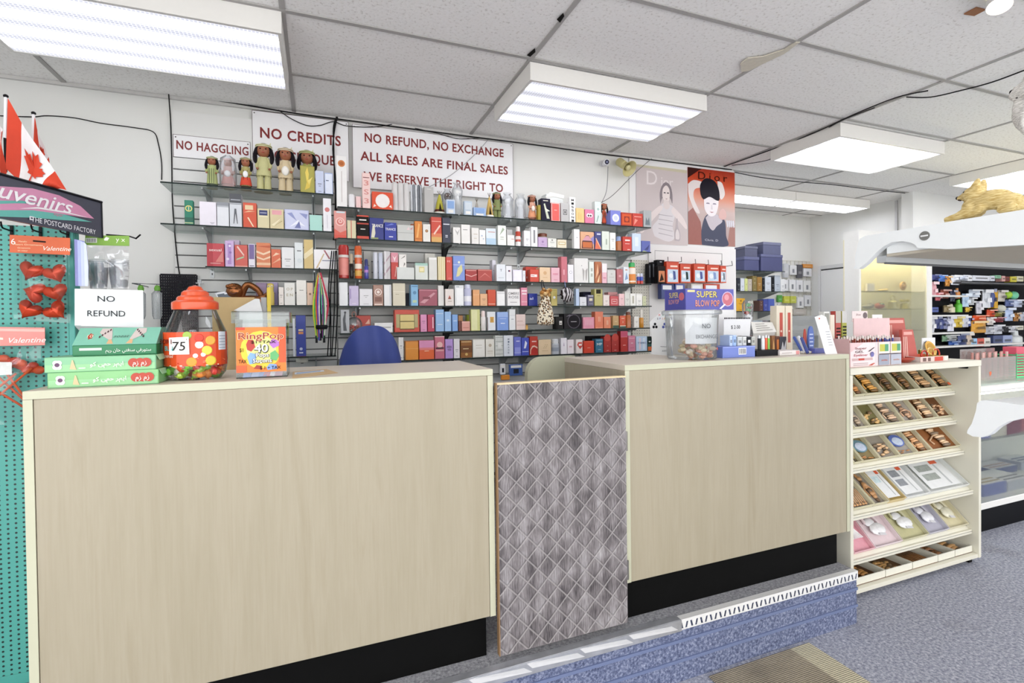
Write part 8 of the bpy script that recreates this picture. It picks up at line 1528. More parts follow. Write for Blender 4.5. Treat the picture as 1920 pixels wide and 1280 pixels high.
for r, (lz, ly, ang) in enumerate(LIP):
 zl = H+lz; a = math.radians(ang); UPV = Vector((0, math.cos(a), math.sin(a))); NV = Vector((0, -math.sin(a), math.cos(a))); L = LEN[r]
 if r < 5:
  s = MB(); o = Vector((BX0+.0225, ly, zl)); w = BX1-BX0-.045; Lb = min(L+.02, (BY1-.02-ly)/math.cos(a))
  s.prism([o, o+UPV*Lb, o+UPV*Lb-NV*.008, o-NV*.008], (w, 0, 0), CREAM); s.box(o.x, o.x+w, ly-.014, ly-.001, zl-.022, zl+.003, CREAM, .002); s.box(o.x, o.x+w, ly-.016, ly-.0142, zl-.008, zl-.005, mat('#a9a79c', .4)); s.build('slanted_shelf', rk2)
 E = BOTT[r]
 for k in range(len(E)-1):
  if k >= len(FIG[r]): break
  desc, tc, kind, fc = FIG[r][k]; x0 = max(PY(E[k], 700, ly).x, BX0+.026)+.003; x1 = min(PY(E[k+1], 700, ly).x, BX1-.026)-.003
  if x1-x0 < .03: continue
  base = Vector((x0, ly, zl))+UPV*.022+NV*.001; w = x1-x0; Lt = L-.03
  if r == 5: base = Vector((x0, ly, .0595)); UP_, NV_ = Vector((0, 1, 0)), Vector((0, 0, 1))
  else: UP_, NV_ = UPV, NV
  P = lambda u, v, n=0.: base+Vector((w*u, 0, 0))+UP_*(Lt*v)+NV_*n
  t = thing('display_tray', '%s in the %s row of the tray rack' % (desc, RN[r]), 'tray', tuple(P(.5, .5)), 'trays in the %s row of the rack' % RN[r])
  dep = .022 if r < 5 else .036; rim = mat('#d8d2b4' if kind not in ('print', 'cloth', 'fringe') else shade(tc, 1.25), .45) if r < 5 else mat('#e2e0d2', .45); b = MB(); e = .03
  b.prism([P(0, 0), P(1, 0), P(1, 1), P(0, 1)], NV_*.003, mat(tc, .6, var=.12, scale=30)); eu = .0035/w
  for (u0, v0, u1, v1) in ((0, 0, 1, .018), (0, .982, 1, 1), (0, .018, eu, .982), (1-eu, .018, 1, .982)): b.prism([P(u0, v0, .0031), P(u1, v0, .0031), P(u1, v1, .0031), P(u0, v1, .0031)], NV_*dep, rim)
  b.build('tray', t)
  f = MB(); m_ = mat(fc, .35, .15, var=.2, scale=60); m2 = mat(shade(fc, .55), .4, var=.2, scale=60); Q = lambda u, v, n: P(u, v, .004+n)
  rm = Matrix((Vector((1, 0, 0)), UP_, NV_)).transposed()
  if kind in ('totem', 'slim'):
   wd = .26 if kind == 'totem' else .15; nseg = 9; x_ = .5
   for i in range(nseg):
    v = .14+.72*i/(nseg-1); x_ += fr.uniform(-.07, .07); sz = w*wd*fr.uniform(.6, 1.1)*(1.1-.4*abs(i/(nseg-1)-.4)); f.ball(Q(.42+.2*(1-v)+(x_-.5)*.5, v, sz*.4), (sz, Lt*.075, min(sz*.5, .012)), m_ if i % 3 else m2, 8, rot=rm)
   for s in (-1, 1): f.tube([Q(.5+s*.05, .6, .008), Q(.5+s*.26, .42, .008), Q(.5+s*.2, .25, .006)], .0045, m_, 6)
  elif kind == 'pile':
   for i in range(16): f.ball(Q(.5+fr.uniform(-.28, .28), .32+fr.uniform(-.18, .3), .008), (w*fr.uniform(.07, .16), Lt*fr.uniform(.03, .07), .008), m_ if i % 3 else m2, 8, rot=rm)
  elif kind == 'plaque':
   f.prism([Q(.5+.38*math.cos(i*math.pi/10), .62+.26*math.sin(i*math.pi/10), .006) for i in range(20)], NV_*.006, m_); f.prism([Q(.5+.28*math.cos(i*math.pi/10), .58+.18*math.sin(i*math.pi/10), .0125) for i in range(20)], NV_*.001, mat('#b9c4d6', .4, var=.3, scale=80))
   for i in range(5): f.ball(Q(.5+fr.uniform(-.3, .3), .16+fr.uniform(-.06, .1), .006), (w*.1, Lt*.025, .005), mat('#c08a58', .4), 8, rot=rm)
  elif kind == 'wire':
   for i in range(9): f.tube(bez([Q(.1+.09*i, .08, .006), Q(.05+.09*i, .3, .016), Q(.12+.09*i, .52, .008)], 4), .0028, m_, 5)
   for i in range(12): f.ball(Q(.08+.07*i, .1+.03*(i % 2), .008), (.008, .008, .006), m2 if i % 2 else m_, 6, rot=rm)
  elif kind == 'print':
   f.prism([Q(.12, .1, .01), Q(.88, .1, .01), Q(.88, .92, .01), Q(.12, .92, .01)], NV_*.002, mat('#e0e2e2', .3)); 
   for v in (.62, .34) if 'white case' in desc else (.55,): f.prism([Q(.2, v, .0125), Q(.55, v, .0125), Q(.55, v+.2, .0125), Q(.2, v+.2, .0125)], NV_*.0006, mat(fc, .4, var=.4, scale=60))
   f.prism([Q(.66, .15, .0125), Q(.7, .15, .0125), Q(.7, .88, .0125), Q(.66, .88, .0125)], NV_*.0006, mat('#b4b8b8', .4)); f.prism([Q(.62, .80, .0126), Q(.8, .80, .0126), Q(.8, .9, .0126), Q(.62, .9, .0126)], NV_*.0008, mat('#d9603c', .4))
  elif kind == 'fringe':
   for i in range(14): f.tube([Q(.5, .95, .008), Q(.08+.065*i, .32, .006)], .003, m_, 5)
  else:
   f.ball(Q(.52, .42, .014), (w*.26, Lt*.17, .012), m_, 12, rot=rm); f.ball(Q(.42, .62, .010), (w*.18, Lt*.12, .010), mat(shade(fc, .92), .5), 10, rot=rm); f.tube(bez([Q(.25, .6, .01), Q(.3, .85, .012), Q(.6, .82, .012), Q(.72, .55, .01)], 5), .007, mat(shade(tc, 1.15), .5), 8); f.prism([Q(.3, .84, .006), Q(.62, .84, .006), Q(.62, .95, .006), Q(.3, .95, .006)], NV_*.001, mat('#b5402f' if k in (1, 3) else '#d9765c', .4)); f.prism([Q(.4, .25, .026), Q(.6, .22, .026), Q(.6, .28, .026), Q(.4, .32, .026)], NV_*.001, mat('#c9c9cc', .4))
  f.build('contents' if kind in ('print', 'fringe', 'cloth') else 'carving', t, smooth=True)
  if 'sticker' in desc: s = MB(); s.prism([Q(.8, .06, .02), Q(.97, .06, .02), Q(.97, .18, .02), Q(.8, .18, .02)], NV_*.001, mat('#e0602c', .5)); s.build('price_sticker', t)
# goods on the rack top
ZB = BZT+.0005; YF = 1.775
x0, x1, x2 = PY(1594, 688, YF).x, PY(1640, 686, YF).x, PY(1690, 684, YF).x; zf = PY(1665, 640, YF).z; zt = PY(1620, 583, YF+.12).z; PNK = '#e3c3c3'
t = thing('pencil_display', 'pink eye pencil display carton on the tray rack', 'display carton', ((x0+x2)/2, YF+.06, ZB)); b = MB()
b.box(x0, x2, YF, YF+.004, ZB, zf, mat(PNK, .45, var=.03)).box(x0, x0+.003, YF+.0045, YF+.12, ZB, zf+.02, mat('#d9b3b3', .45)).box(x2-.003, x2, YF+.0045, YF+.12, ZB, zf+.02, mat('#d9b3b3', .45)).box(PY(1601, 620, YF+.12).x, PY(1668, 620, YF+.12).x, YF+.12, YF+.124, ZB, zt-.04, mat(PNK, .45)).box(x0+.004, x2-.004, YF+.005, YF+.119, ZB, ZB+.003, mat(PNK, .45))
w = x2-x0; h = zf-ZB
decor(b, x0, x2, YF, ZB, zf, [R_('#eedcdc', .01, .02, .99, .98), P_('#e3c3c3', [(.01, .98), (.25, .98), (.01, .62)]), R_('#d9d2d6', .48, .0, .5, 1), T_('#8a4a50', 'Super', .2, .72, .22, .09), T_('#4a3a40', 'GEL', .17, .58, .16, .09), T_('#b56a74', 'Eyeliner', .2, .44, .26, .10), R_('#c9a8a8', .03, .26, .42, .36), R_('#c0402f', .15, .27, .26, .35), R_('#b9a4a6', .05, .06, .33, .09), R_('#b9a4a6', .05, .13, .33, .16), P_('#2a2a3c', [(.33, .62), (.44, .78), (.46, .78), (.36, .62)]), D_('#6d6aa8', .41, .5, .035), P_('#3a3a5c', [(.34, .5), (.41, .58), (.47, .5), (.41, .56)]), P_('#c0503c', [(.33, .04), (.44, .14), (.46, .12), (.4, .04)]), R_('#f1eadf', .53, .52, .74, .98), R_('#f1eadf', .77, .52, .98, .98), R_('#9aa0b0', .53, .03, .74, .46), R_('#b3b7c4', .77, .03, .98, .46), R_('#c0c04a', .55, .6, .65, .9), R_('#4a9a70', .65, .6, .72, .9), R_('#c0c04a', .79, .6, .89, .9), R_('#4a9a70', .89, .6, .96, .9), T_('#c9603c', 'stila', .635, .2, .12, .07), T_('#c98a6c', 'stila', .875, .2, .12, .07), R_('#2a2a30', .53, .47, .98, .5)])
b.build('carton', t)
x0 = PY(1598, 600, YF+.125).x; w = PY(1690, 600, YF+.125).x-x0
b = MB(); b.box(x0, x0+w*.3, YF+.125, YF+.128, zt-.06, zt, mat('#e6d9d6', .45)).box(x0+w*.4, x0+w*.6, YF+.125, YF+.128, zt-.07, zt-.02, mat('#e9e4e2', .45)); b.text('Brow', (x0+w*.12, YF+.1245, zt-.025), .012, mat('#8a5a60', .4), shear=.3); b.lathe([(.018, 0), (.017, .001)], (x0+w*.25, YF+.1245, zt-.024), mat('#6a5a5c', .4), 12, ax=(0, -1, 0)); b.tube([(x0+w*.44, YF+.1235, zt-.055), (x0+w*.5, YF+.1235, zt-.04), (x0+w*.56, YF+.1235, zt-.05)], .002, mat('#2a2a30', .4), 5); b.build('header_card', t)
x0 = PY(1594, 688, YF).x; w = x2-x0
for i in range(40):
 u = i/39; cl = ['#7a2a1c', '#94402a', '#5f2418', '#a8563a'][i % 4] if u < .72 else ['#3a4a9c', '#2c3a84', '#5a6ab8'][i % 3]
 b = MB(); xx = x0+.008+(w-.016)*u; yy = YF+.02+.022*(i % 4); b.tube([(xx, yy, ZB+.012), (xx, yy, zf+.018-.004*(i % 3))], .0042, mat(cl, .35), 6); b.tube([(xx, yy, zf+.018-.004*(i % 3)), (xx, yy, zf+.034-.004*(i % 3))], .0043, mat('#e6dcd6', .2, coat=.4), 6); b.build('eye_pencil', label='cosmetic pencils standing in the pink display carton', cat='pencil', group='pencils in the pink display carton')
# red triangular packs
for k, (xa, xb, yt, lab) in enumerate(((1660, 1698, 596, 'red tapered pack behind the pink display carton'), (1686, 1714, 617, 'red tapered pack with pencils right of the carton'))):
 A = PY(xa, 650, YF+.17+.0*k); Bq = PY(xb, 650, YF+.17); zt_ = PY((xa+xb)/2, yt, YF+.17).z; yo = .16 if k == 0 else .10; t = MB()
 if k == 1: A = PY(xa+6, 650, YF+.10); Bq = PY(xb+4, 650, YF+.10)
 t.prism([(A.x, YF+yo, ZB), (Bq.x+.02, YF+yo, ZB), (Bq.x-.03, YF+yo, zt_), (A.x, YF+yo, zt_)], (0, .018, 0), mat('#b9564c', .4, var=.1)); t.poly([(A.x+.01, YF+yo-.0006, zt_-.012), (Bq.x-.04, YF+yo-.0006, zt_-.012), (Bq.x-.036, YF+yo-.0006, zt_-.03), (A.x+.01, YF+yo-.0006, zt_-.03)], mat('#e0a49a', .4))
 for i in range(3): t.poly([(A.x+.012+.016*i, YF+yo-.0008, ZB+.02), (A.x+.018+.016*i, YF+yo-.0008, ZB+.02), (A.x+.012+.014*i, YF+yo-.0008, zt_-.04), (A.x+.006+.014*i, YF+yo-.0008, zt_-.04)], mat('#e9c6b8', .4))
 t.build('tapered_pack', label=lab, cat='pack')
# bangles, bowl, lipstick basket
c0, c1 = PY(1699, 680, 1.80).x, PY(1725, 680, 1.80).x; r = (c1-c0)/2
MB().lathe([(r*.6, 0), (r, .018), (r*1.02, .028), (r*.96, .028), (r*.9, .018), (r*.5, .006), (.001, .006)], ((c0+c1)/2, 1.80+r, ZB), mat('#a83c26', .3, coat=.3), 24, cap=False).lathe([(.001, .0003), (r*.6, .0003)], ((c0+c1)/2, 1.80+r, ZB), mat('#a83c26', .3), 24, cap=False).build('red_bowl', label='small glossy red bowl beside the pink display carton', cat='bowl', smooth=True)
for k in range(7):
 x = PY(1694+7*k, 670, 1.93).x; b = MB(); b.lathe([(.011, 0), (.011, .030), (.012, .031), (.012, .055), (.003, .056)], (x, 1.96+.015*(k % 2), ZB), mat(['#b09a52', '#c9b46c', '#8a7a3c', '#d0be80'][k % 4], .25, .6), 12); b.build('gold_lipstick', label='gold capped lipsticks standing behind the red bowl', cat='lipstick', group='gold lipsticks behind the red bowl')
a0, a1 = PY(1726, 682, 1.80).x, PY(1778, 676, 1.80).x; t = thing('sample_basket', 'low red and white printed tray of bangles on the rack', 'tray', ((a0+a1)/2, 1.84, ZB))
b = MB(); b.box(a0, a1, 1.80, 1.803, ZB, ZB+.030, mat('#e0c9c2', .4)).box(a0, a1, 1.92, 1.923, ZB, ZB+.034, mat('#c9583c', .4)).box(a0, a0+.003, 1.8035, 1.9195, ZB, ZB+.03, mat('#d9d2cc', .4)).box(a1-.003, a1, 1.8035, 1.9195, ZB, ZB+.03, mat('#c0a050', .4)).box(a0+.0035, a1-.0035, 1.8035, 1.9195, ZB, ZB+.002, mat('#e0d9d2', .4)); decor(b, a0, a1, 1.80, ZB, ZB+.03, [R_('#6a4a44', .08, .15, .2, .8), R_('#6a4a44', .26, .15, .36, .8), R_('#c9402c', .5, .1, .8, .9), R_('#efe4dc', .84, .1, .97, .9)]); b.build('carton', t)
for k, (px_, cl, rr2, lab) in enumerate(((1733, '#b5342a', .028, 'red bangle standing in the printed tray'), (1749, '#d9b46a', .034, 'gold rimmed bangle standing in the printed tray'), (1764, '#c9402c', .03, 'second red bangle standing at the tray end'))):
 x = PY(px_, 660, 1.86).x; b = MB(); b.tube([(x+rr2*math.cos(a*math.pi/12), 1.86+.012*k, ZB+.003+rr2+rr2*math.sin(a*math.pi/12)) for a in range(25)], .0045, mat(cl, .25, .3), 6, cap=False); b.build('bangle', label=lab, cat='bangle')
b = MB(); x = PY(1755, 655, 2.0).x; b.lathe([(.05, 0), (.05, .003)], (x, 2.03, ZB+.052), mat('#d9a84a', .4), 22, ax=(0, -1, .35)).lathe([(.036, .0035), (.036, .005)], (x, 2.03, ZB+.052), mat('#b98a2c', .4), 22, ax=(0, -1, .35)); b.build('gold_disc', label='round gold fan leaning behind the bangles on the rack', cat='fan')
pbox(1729, 1754, 633, ZB, '#e2e4e6', 'white card with a blue diagonal behind the bangles', 'goods on the tray rack top', items=[P_('#3a4a8c', [(.15, .75), (.3, .85), (.7, .25), (.6, .2)])], Yf=2.055, depth=.006, name='sample_card', cat='card')
# ================================================================ right side: showcase, peg wall, glass counter, gondola, wolves, spot
CR = mat('#e6ddb8', .6, var=.02); WF = mat('#e9e8e4', .4, var=.02)
SX0, SX1, SY0, SY1 = 5.06, 6.22, 3.44, 3.60
t = thing('showcase', 'tall white framed showcase with a cream interior in the background', 'showcase', (5.64, 3.5, 0)); zt = H+.80
b = MB(); b.box(SX0, SX1, SY1-.01, SY1, .1, zt, CR).box(SX0+.03, SX1-.09, SY0+.01, SY1-.011, .60, .62, CR); b.build('back', t)
for x in (SX0, SX1-.09): MB().box(x, x+(.03 if x == SX0 else .09), SY0, SY1-.0105, .1, zt, WF).build('post', t)
MB().box(SX0, SX1, SY0, SY1, .001, .099, WF).build('plinth', t); MB().box(SX0, SX1, SY0, SY1, zt+.0005, zt+.08, WF).build('top', t)
MB().box(SX0+.05, SX1-.12, SY0+.02, SY0+.05, zt-.03, zt-.002, mat('#fff3cf', .4, emit=60.)).box(SX0+.032, SX0+.045, SY0+.012, SY0+.03, .7, zt-.04, mat('#fff3cf', .4, emit=14.)).build('fill_strip', t)  # unseen glowing strips added to brighten the cream interior
SZ = [PY(1650, y, 3.5).z for y in (546, 579, 620)]
for z in SZ: MB().box(SX0+.031, SX1-.091, SY0+.02, SY1-.0115, z-.006, z, clear('#f4f7f0', .04, .05)).build('glass_shelf', t)
MB().box(SX0+.031, SX1-.091, SY0+.002, SY0+.006, .63, zt-.031, clear('#fcfdfb', .0, .03)).build('glass_front', t)
def small(px0, px1, yt, z, Y, label, c, kind, cat='ornament'):
 X0, X1 = PY(px0, yt, Y).x, PY(px1, yt, Y).x; z1 = max(PY(px0, yt, Y).z, z+.02); xm, r, h = (X0+X1)/2, (X1-X0)/2, max(PY(px0, yt, Y).z, z+.02)-z-.0006; b = MB(); z += .0005; m_ = mat(c, .35, .2)
 if kind == 'card': b.box(X0, X1, Y, Y+.02, z, z+h, m_)
 elif kind == 'ring': b.tube([(xm+r*.8*math.cos(a*math.pi/10), Y, z+h*.56+h*.34*math.sin(a*math.pi/10)) for a in range(21)], r*.22, m_, 8).ball((xm, Y, z+h*.5), r*.5, m_, 8)
 elif kind == 'bell': b.lathe([(r, 0), (r*.9, h*.1), (r*.8, h*.5), (r*.4, h*.65)], (xm, Y, z), m_, 12).tube([(xm+r*.6*math.cos(a*math.pi/8), Y, z+h*.8+h*.17*math.sin(a*math.pi/8)) for a in range(17)], r*.14, m_, 6)
 elif kind == 'jar': b.ball((xm, Y, z+h/2), (r, r*.8, h/2), m_, 12).ball((xm, Y, z+h*.7), (r*.8, r*.82, h*.28), mat('#4a6a4a', .4), 10)
 elif kind == 'flower':
  b.lathe([(r*.6, 0), (r*.5, h*.5), (r*.2, h*.6)], (xm, Y, z), m_, 10)
  for s in (-1, 0, 1): b.ball((xm+s*r*.7, Y, z+h*.82), (r*.35, r*.2, h*.16), m_, 8)
 else: b.ball((xm, Y, z+h*.4), (r, r*.5, h*.38), m_, 10).ball((xm+r*.5, Y, z+h*.6), (r*.45, r*.45, h*.38), m_, 8)
 return b.build('showcase_ornament' if cat == 'ornament' else 'goods', label=label, cat=cat, group='ornaments in the cream showcase' if cat == 'ornament' else None, smooth=kind != 'card')
for a in ((1627, 1640, 531, 0, 'white card on the showcase top shelf', '#e6e2dc', 'card'), (1648, 1664, 540, 0, 'low tan ornament on the showcase top shelf', '#c9b06c', 'lump'), (1688, 1699, 527, 0, 'gold ring ornament on the showcase top shelf', '#b98f4a', 'ring'), (1618, 1637, 568, 1, 'silver key shaped ornament on the showcase second shelf', '#8f8c84', 'lump'), (1643, 1656, 567, 1, 'red and green round ornament on the showcase second shelf', '#c06a5a', 'jar'), (1668, 1680, 553, 1, 'gold bell ornament on the showcase second shelf', '#c9c088', 'bell'), (1688, 1705, 560, 1, 'gold three flower ornament on the showcase second shelf', '#cdbf6a', 'flower')): small(a[0], a[1], a[2], SZ[a[3]], 3.52, *a[4:])
# black peg wall with hanging goods
YPW = 3.63; pg = thing('peg_wall', 'black peg wall crowded with hanging goods at the far right', 'display wall', (7.3, 3.64, .2))
MB().box(6.30, 9.0, 3.640, 3.6585, .2, H+.75, mat('#15151a', .6, var=.3, scale=60)).box(6.275, 6.299, 3.55, 3.6585, .2, H+.75, WF).build('board', pg)
ZPS = {}
for k, (ya, x0, x1, c) in enumerate(((528, 1799, 1940, '#55565a'), (553, 1742, 1812, '#d9d9d6'), (590.5, 1742, 1812, '#e0e0dd'), (624, 1742, 1822, '#dcdcd8'), (650, 1742, 1940, '#e6e4e0'))):
 A, B = PY(x0, ya, 3.50), PY(x1, ya, 3.50); z = A.z; ZPS[ya] = z; MB().box(A.x, B.x, 3.48, 3.6395, z-.018, z, mat(c, .5)).build('shelf', pg)
pr = random.Random(31)
def pw(c0, y0, c1, y1, hx, desc, kind='bag', Y=3.57):
 """goods on the peg wall; corners measured in an 8.533x enlargement from (1740, 510)"""
 f = lambda v: 1740+v/8.533; g_ = lambda v: 510+v/8.533; X0, X1 = PY(f(c0), 560, Y).x, PY(f(c1), 560, Y).x; z1, z0 = PY(f((c0+c1)/2), g_(y0), Y).z, PY(f((c0+c1)/2), g_(y1), Y).z; w, h, xm, zm = X1-X0, z1-z0, (X0+X1)/2, (z0+z1)/2
 b = MB(); m_ = mat(hx, .35, var=.15, scale=30); m2 = mat(shade(hx, .55), .4); m3 = mat(shade(hx, 1.5), .4); yb = 3.6385
 if kind == 'box': b.box(X0, X1, Y, yb, z0, z1, m_, .003); b.poly([(X0+w*.15, Y-.001, zm-h*.1), (X1-w*.15, Y-.001, zm-h*.1), (X1-w*.15, Y-.001, zm+h*.12), (X0+w*.15, Y-.001, zm+h*.12)], m2)
 elif kind == 'bottle': b.lathe([(w*.5, 0), (w*.5, h*.6), (w*.25, h*.72), (w*.22, h)], (xm, Y+.02, z0), m_, 12); b.box(xm-.004, xm+.004, Y+.03, yb, zm, zm+.01, m2)
 elif kind == 'ball': b.ball((xm, Y+.01, zm), (w/2, .05, h/2), m_, 12); b.box(xm-.003, xm+.003, Y+.02, yb, zm-.01, zm+.01, m2)
 else:
  n = 6; vs = []
  for i in range(n+1):
   for j in range(n+1):
    u, v = i/n, j/n; bl = math.sin(u*math.pi)*math.sin(v*math.pi); vs.append((X0+w*u, Y-.03*bl*(kind == 'bag')+pr.uniform(-.003, .003), z0+h*v))
  b.add(vs, [(i*(n+1)+j, (i+1)*(n+1)+j, (i+1)*(n+1)+j+1, i*(n+1)+j+1) for i in range(n) for j in range(n)], m_); b.box(X0+.002, X1-.002, Y+.004, Y+.012, z0+.002, z1-.002, m2).box(xm-.002, xm+.002, Y+.0121, yb, z1-.012, z1-.008, m2) if kind != 'x' else None
  b.poly([(X0, Y-.034, z1-h*.18), (X1, Y-.034, z1-h*.18), (X1, Y-.034, z1), (X0, Y-.034, z1)], m3); b.poly([(X0+w*.2, Y-.036, z0+h*.3), (X1-w*.25, Y-.036, z0+h*.3), (X1-w*.3, Y-.036, z0+h*.55), (X0+w*.2, Y-.036, z0+h*.5)], m3 if pr.random() < .5 else m2)
 b.build('peg_goods', label=desc+' on the black peg wall', cat='goods', group='goods on the black peg wall', smooth=kind in ('ball', 'bottle'))
for r in ((60, 40, 170, 130, '#26337a', 'navy pouch at the top left'), (176, 50, 270, 150, '#4f7fd0', 'sky blue bag'), (275, 65, 345, 225, '#c9862c', 'amber triangular bag'), (370, 50, 500, 205, '#dfe3ec', 'white pack with red dots'), (510, 50, 625, 130, '#cfd6e6', 'pale blue bag'), (640, 55, 712, 145, '#e3e5ea', 'narrow white carton', 'box'), (722, 55, 992, 142, '#dcdfe8', 'wide white carton', 'box'), (1000, 60, 1072, 145, '#d3d7e2', 'small grey white carton', 'box'), (1085, 50, 1172, 100, '#8fc9a4', 'mint carton', 'box'), (1190, 60, 1238, 150, '#d9a9a4', 'pink carton', 'box'), (1245, 70, 1312, 150, '#7a2a20', 'maroon carton', 'box'), (1328, 70, 1420, 160, '#d3c832', 'yellow carton', 'box'), (1430, 65, 1530, 150, '#dcd8b9', 'cream carton', 'box'),
  (40, 155, 130, 400, '#d9a0a8', 'tall pink pack'), (120, 330, 195, 455, '#cf6a72', 'coral pack at the left shelf'), (195, 280, 330, 420, '#7c3524', 'dark red bundle'), (360, 290, 430, 470, '#2b2f48', 'dark blue black pouch'), (470, 255, 520, 420, '#d98a3c', 'orange bottle', 'bottle'), (480, 440, 545, 640, '#5fc23a', 'bright green bottle', 'bottle'), (552, 345, 655, 555, '#bcd3ea', 'light blue netted card', 'card'), (660, 280, 830, 400, '#c9d3e0', 'pale blue header card', 'card'), (655, 410, 740, 525, '#b9bcc0', 'grey card', 'card'), (770, 465, 860, 665, '#d3d3dc', 'silver grey comb card', 'card'), (870, 280, 1000, 570, '#dfe4ea', 'white fan shaped brush pack', 'card'), (1005, 270, 1050, 560, '#3a4a86', 'narrow navy pack'), (1065, 300, 1120, 580, '#d9a51c', 'long yellow tube', 'box'), (1120, 290, 1235, 470, '#c9c4b8', 'grey clear pack'), (1240, 300, 1325, 425, '#9fcc3a', 'lime ball', 'ball'), (1325, 305, 1430, 440, '#74c9a0', 'mint green ball', 'ball'), (1235, 440, 1370, 550, '#5a6a9c', 'blue ribbon bow'), (1375, 440, 1505, 560, '#c9d3ea', 'white and blue bow'), (1120, 520, 1225, 640, '#c9ccc0', 'clear round dish', 'ball'), (600, 560, 655, 640, '#d9b02c', 'small yellow pack'),
  (0, 560, 62, 680, '#e0e3e6', 'white carton on the left shelf', 'box'), (64, 560, 170, 640, '#5566a8', 'blue patterned carton', 'box'), (250, 530, 345, 640, '#8f7f58', 'speckled brown pack'), (365, 510, 430, 645, '#d3ccb0', 'cream bottle', 'bottle'), (715, 690, 930, 775, '#d9521c', 'orange header'), (690, 780, 920, 970, '#d9a03c', 'yellow pack with black letters'), (940, 600, 1065, 712, '#d04a22', 'red orange pack'), (945, 722, 1045, 845, '#dcd6d2', 'white pack with a red edge'), (1065, 645, 1180, 712, '#8a8434', 'olive pouch'), (1060, 720, 1205, 800, '#8c2a34', 'wine red pouch'), (1232, 570, 1360, 780, '#b9cbea', 'pale blue toy bag'), (1370, 650, 1445, 785, '#a8702c', 'brown pouch'), (1470, 640, 1540, 780, '#b9bcc8', 'grey edge pack'),
  (10, 705, 100, 975, '#d6d8e0', 'tall white pack at the left'), (115, 710, 182, 905, '#39477e', 'navy bottle pack'), (190, 735, 245, 910, '#4d5a96', 'blue grey bottle pack'), (250, 755, 310, 910, '#8a90b4', 'lilac grey bottle pack'), (312, 705, 412, 945, '#dfe1f0', 'tall white lilac pack'), (418, 710, 545, 885, '#d3b63c', 'yellow dotted pack'), (552, 700, 645, 880, '#c6cad8', 'white dotted pack'), (650, 740, 686, 865, '#3f57a0', 'blue card', 'card'), (915, 870, 1050, 990, '#b3b6bf', 'silver hair clip card', 'card'), (1055, 840, 1185, 990, '#c6c9d3', 'second silver clip card', 'card'), (1190, 860, 1290, 960, '#2c2c32', 'black striped card', 'card'), (1292, 860, 1405, 960, '#d3d6dc', 'white striped card', 'card'), (1415, 855, 1530, 925, '#dcd9c8', 'ivory carton', 'box'),
  (225, 1010, 300, 1110, '#7fa884', 'green grey bundle'), (300, 1000, 455, 1100, '#b3b6b8', 'grey bundle'), (330, 1105, 470, 1185, '#2f5aa8', 'strong blue bundle'), (470, 970, 610, 1180, '#39497c', 'navy and white bundle'), (615, 975, 690, 1180, '#c9b9a8', 'beige red bundle'), (692, 1060, 788, 1190, '#9cc6ea', 'sky blue house shaped carton', 'box'), (795, 1060, 900, 1190, '#cf5a4a', 'red carton at the bottom', 'box'), (905, 1050, 1000, 1190, '#dfdcd6', 'white carton at the bottom', 'box'), (1050, 1010, 1200, 1175, '#44507c', 'navy striped stack', 'box'), (1205, 1010, 1350, 1175, '#9aa6cc', 'pale striped stack', 'box'), (1362, 940, 1470, 1180, '#d3d8d8', 'tall pale roll', 'bottle'), (1475, 1000, 1536, 1180, '#23232c', 'black roll', 'bottle')): pw(*r)
# glass counter on the right
GX0, GX1, GY0, GY1 = 3.72, 6.4, 1.96, 2.46; t = thing('glass_counter', 'white glass topped display counter on a black kick base at right', 'display counter', (5.0, 2.2, 0))
zt = H-.447; MB().box(GX0, GX1, GY0+.04, GY1-.04, .0005, .17, mat('#08090c', .45)).build('kick_base', t)
MB().box(GX0, GX1, GY0, GY1, .171, .215, WF, .004).build('bottom_deck', t); MB().box(GX0, GX1, GY1-.01, GY1, .216, zt-.011, WF).build('back_panel', t); MB().box(GX0, GX0+.012, GY0+.01, GY1-.011, .216, zt-.056, clear('#f2f5f4', .15, .03)).build('glass_side', t)
f = MB(); f.box(GX0-.004, GX1, GY0-.012, GY0+.022, zt-.055, zt-.0105, WF, .008).box(GX0-.004, GX0+.022, GY0+.0225, GY1-.0105, zt-.055, zt-.0105, WF, .004); f.build('top_rail', t)
MB().box(GX0, GX1, GY0+.002, GY0+.007, .216, zt-.056, clear('#fafcfb', .04, .03)).build('glass_front', t); MB().box(GX0, GX1, GY0-.004, GY1, zt-.010, zt, clear('#dfeae4', .12, .03, .12)).build('glass_top', t)
MB().box(GX0+.03, GX1-.05, GY0+.03, GY0+.05, zt-.075, zt-.06, mat('#fff8ea', .4, emit=28.)).build('case_fill_strip', t)  # glowing strip added under the rail to brighten the dim inside
MB().box(GX0+.014, GX1, GY0+.12, GY1-.012, H-.875, H-.867, clear('#eef4f1', .12, .04, .1)).build('inner_shelf', t)
def inside(px0, px1, yt, yb, Y, z, hx, lab, dep=.12, top=None):
 X0, X1 = PY(px0, yb, Y).x, PY(px1, yb, Y).x; h = max(PY((px0+px1)/2, yt, Y).z-PY((px0+px1)/2, yb, Y).z, .02); t = thing('gift_case', lab+' in the glass counter', 'case', ((X0+X1)/2, Y+dep/2, z), 'cases in the glass counter')
 MB().box(X0, X1, Y, Y+dep, z+.0005, z+h, mat(hx, .4), .002).build('carton', t)
 if top:
  m_ = MB(); m_.box(X0+.006, X1-.006, Y+.006, Y+dep-.006, z+h+.0003, z+h+.003, mat('#e3e4e8', .4)); 
  for k in range(2): m_.box(X0+.02+.0*k, X1-.03, Y+.025+.04*k, Y+.035+.04*k, z+h+.0032, z+h+.010, mat(top, .35, .4), .002)
  m_.build('pen_bed', t)
zi = H-.8665
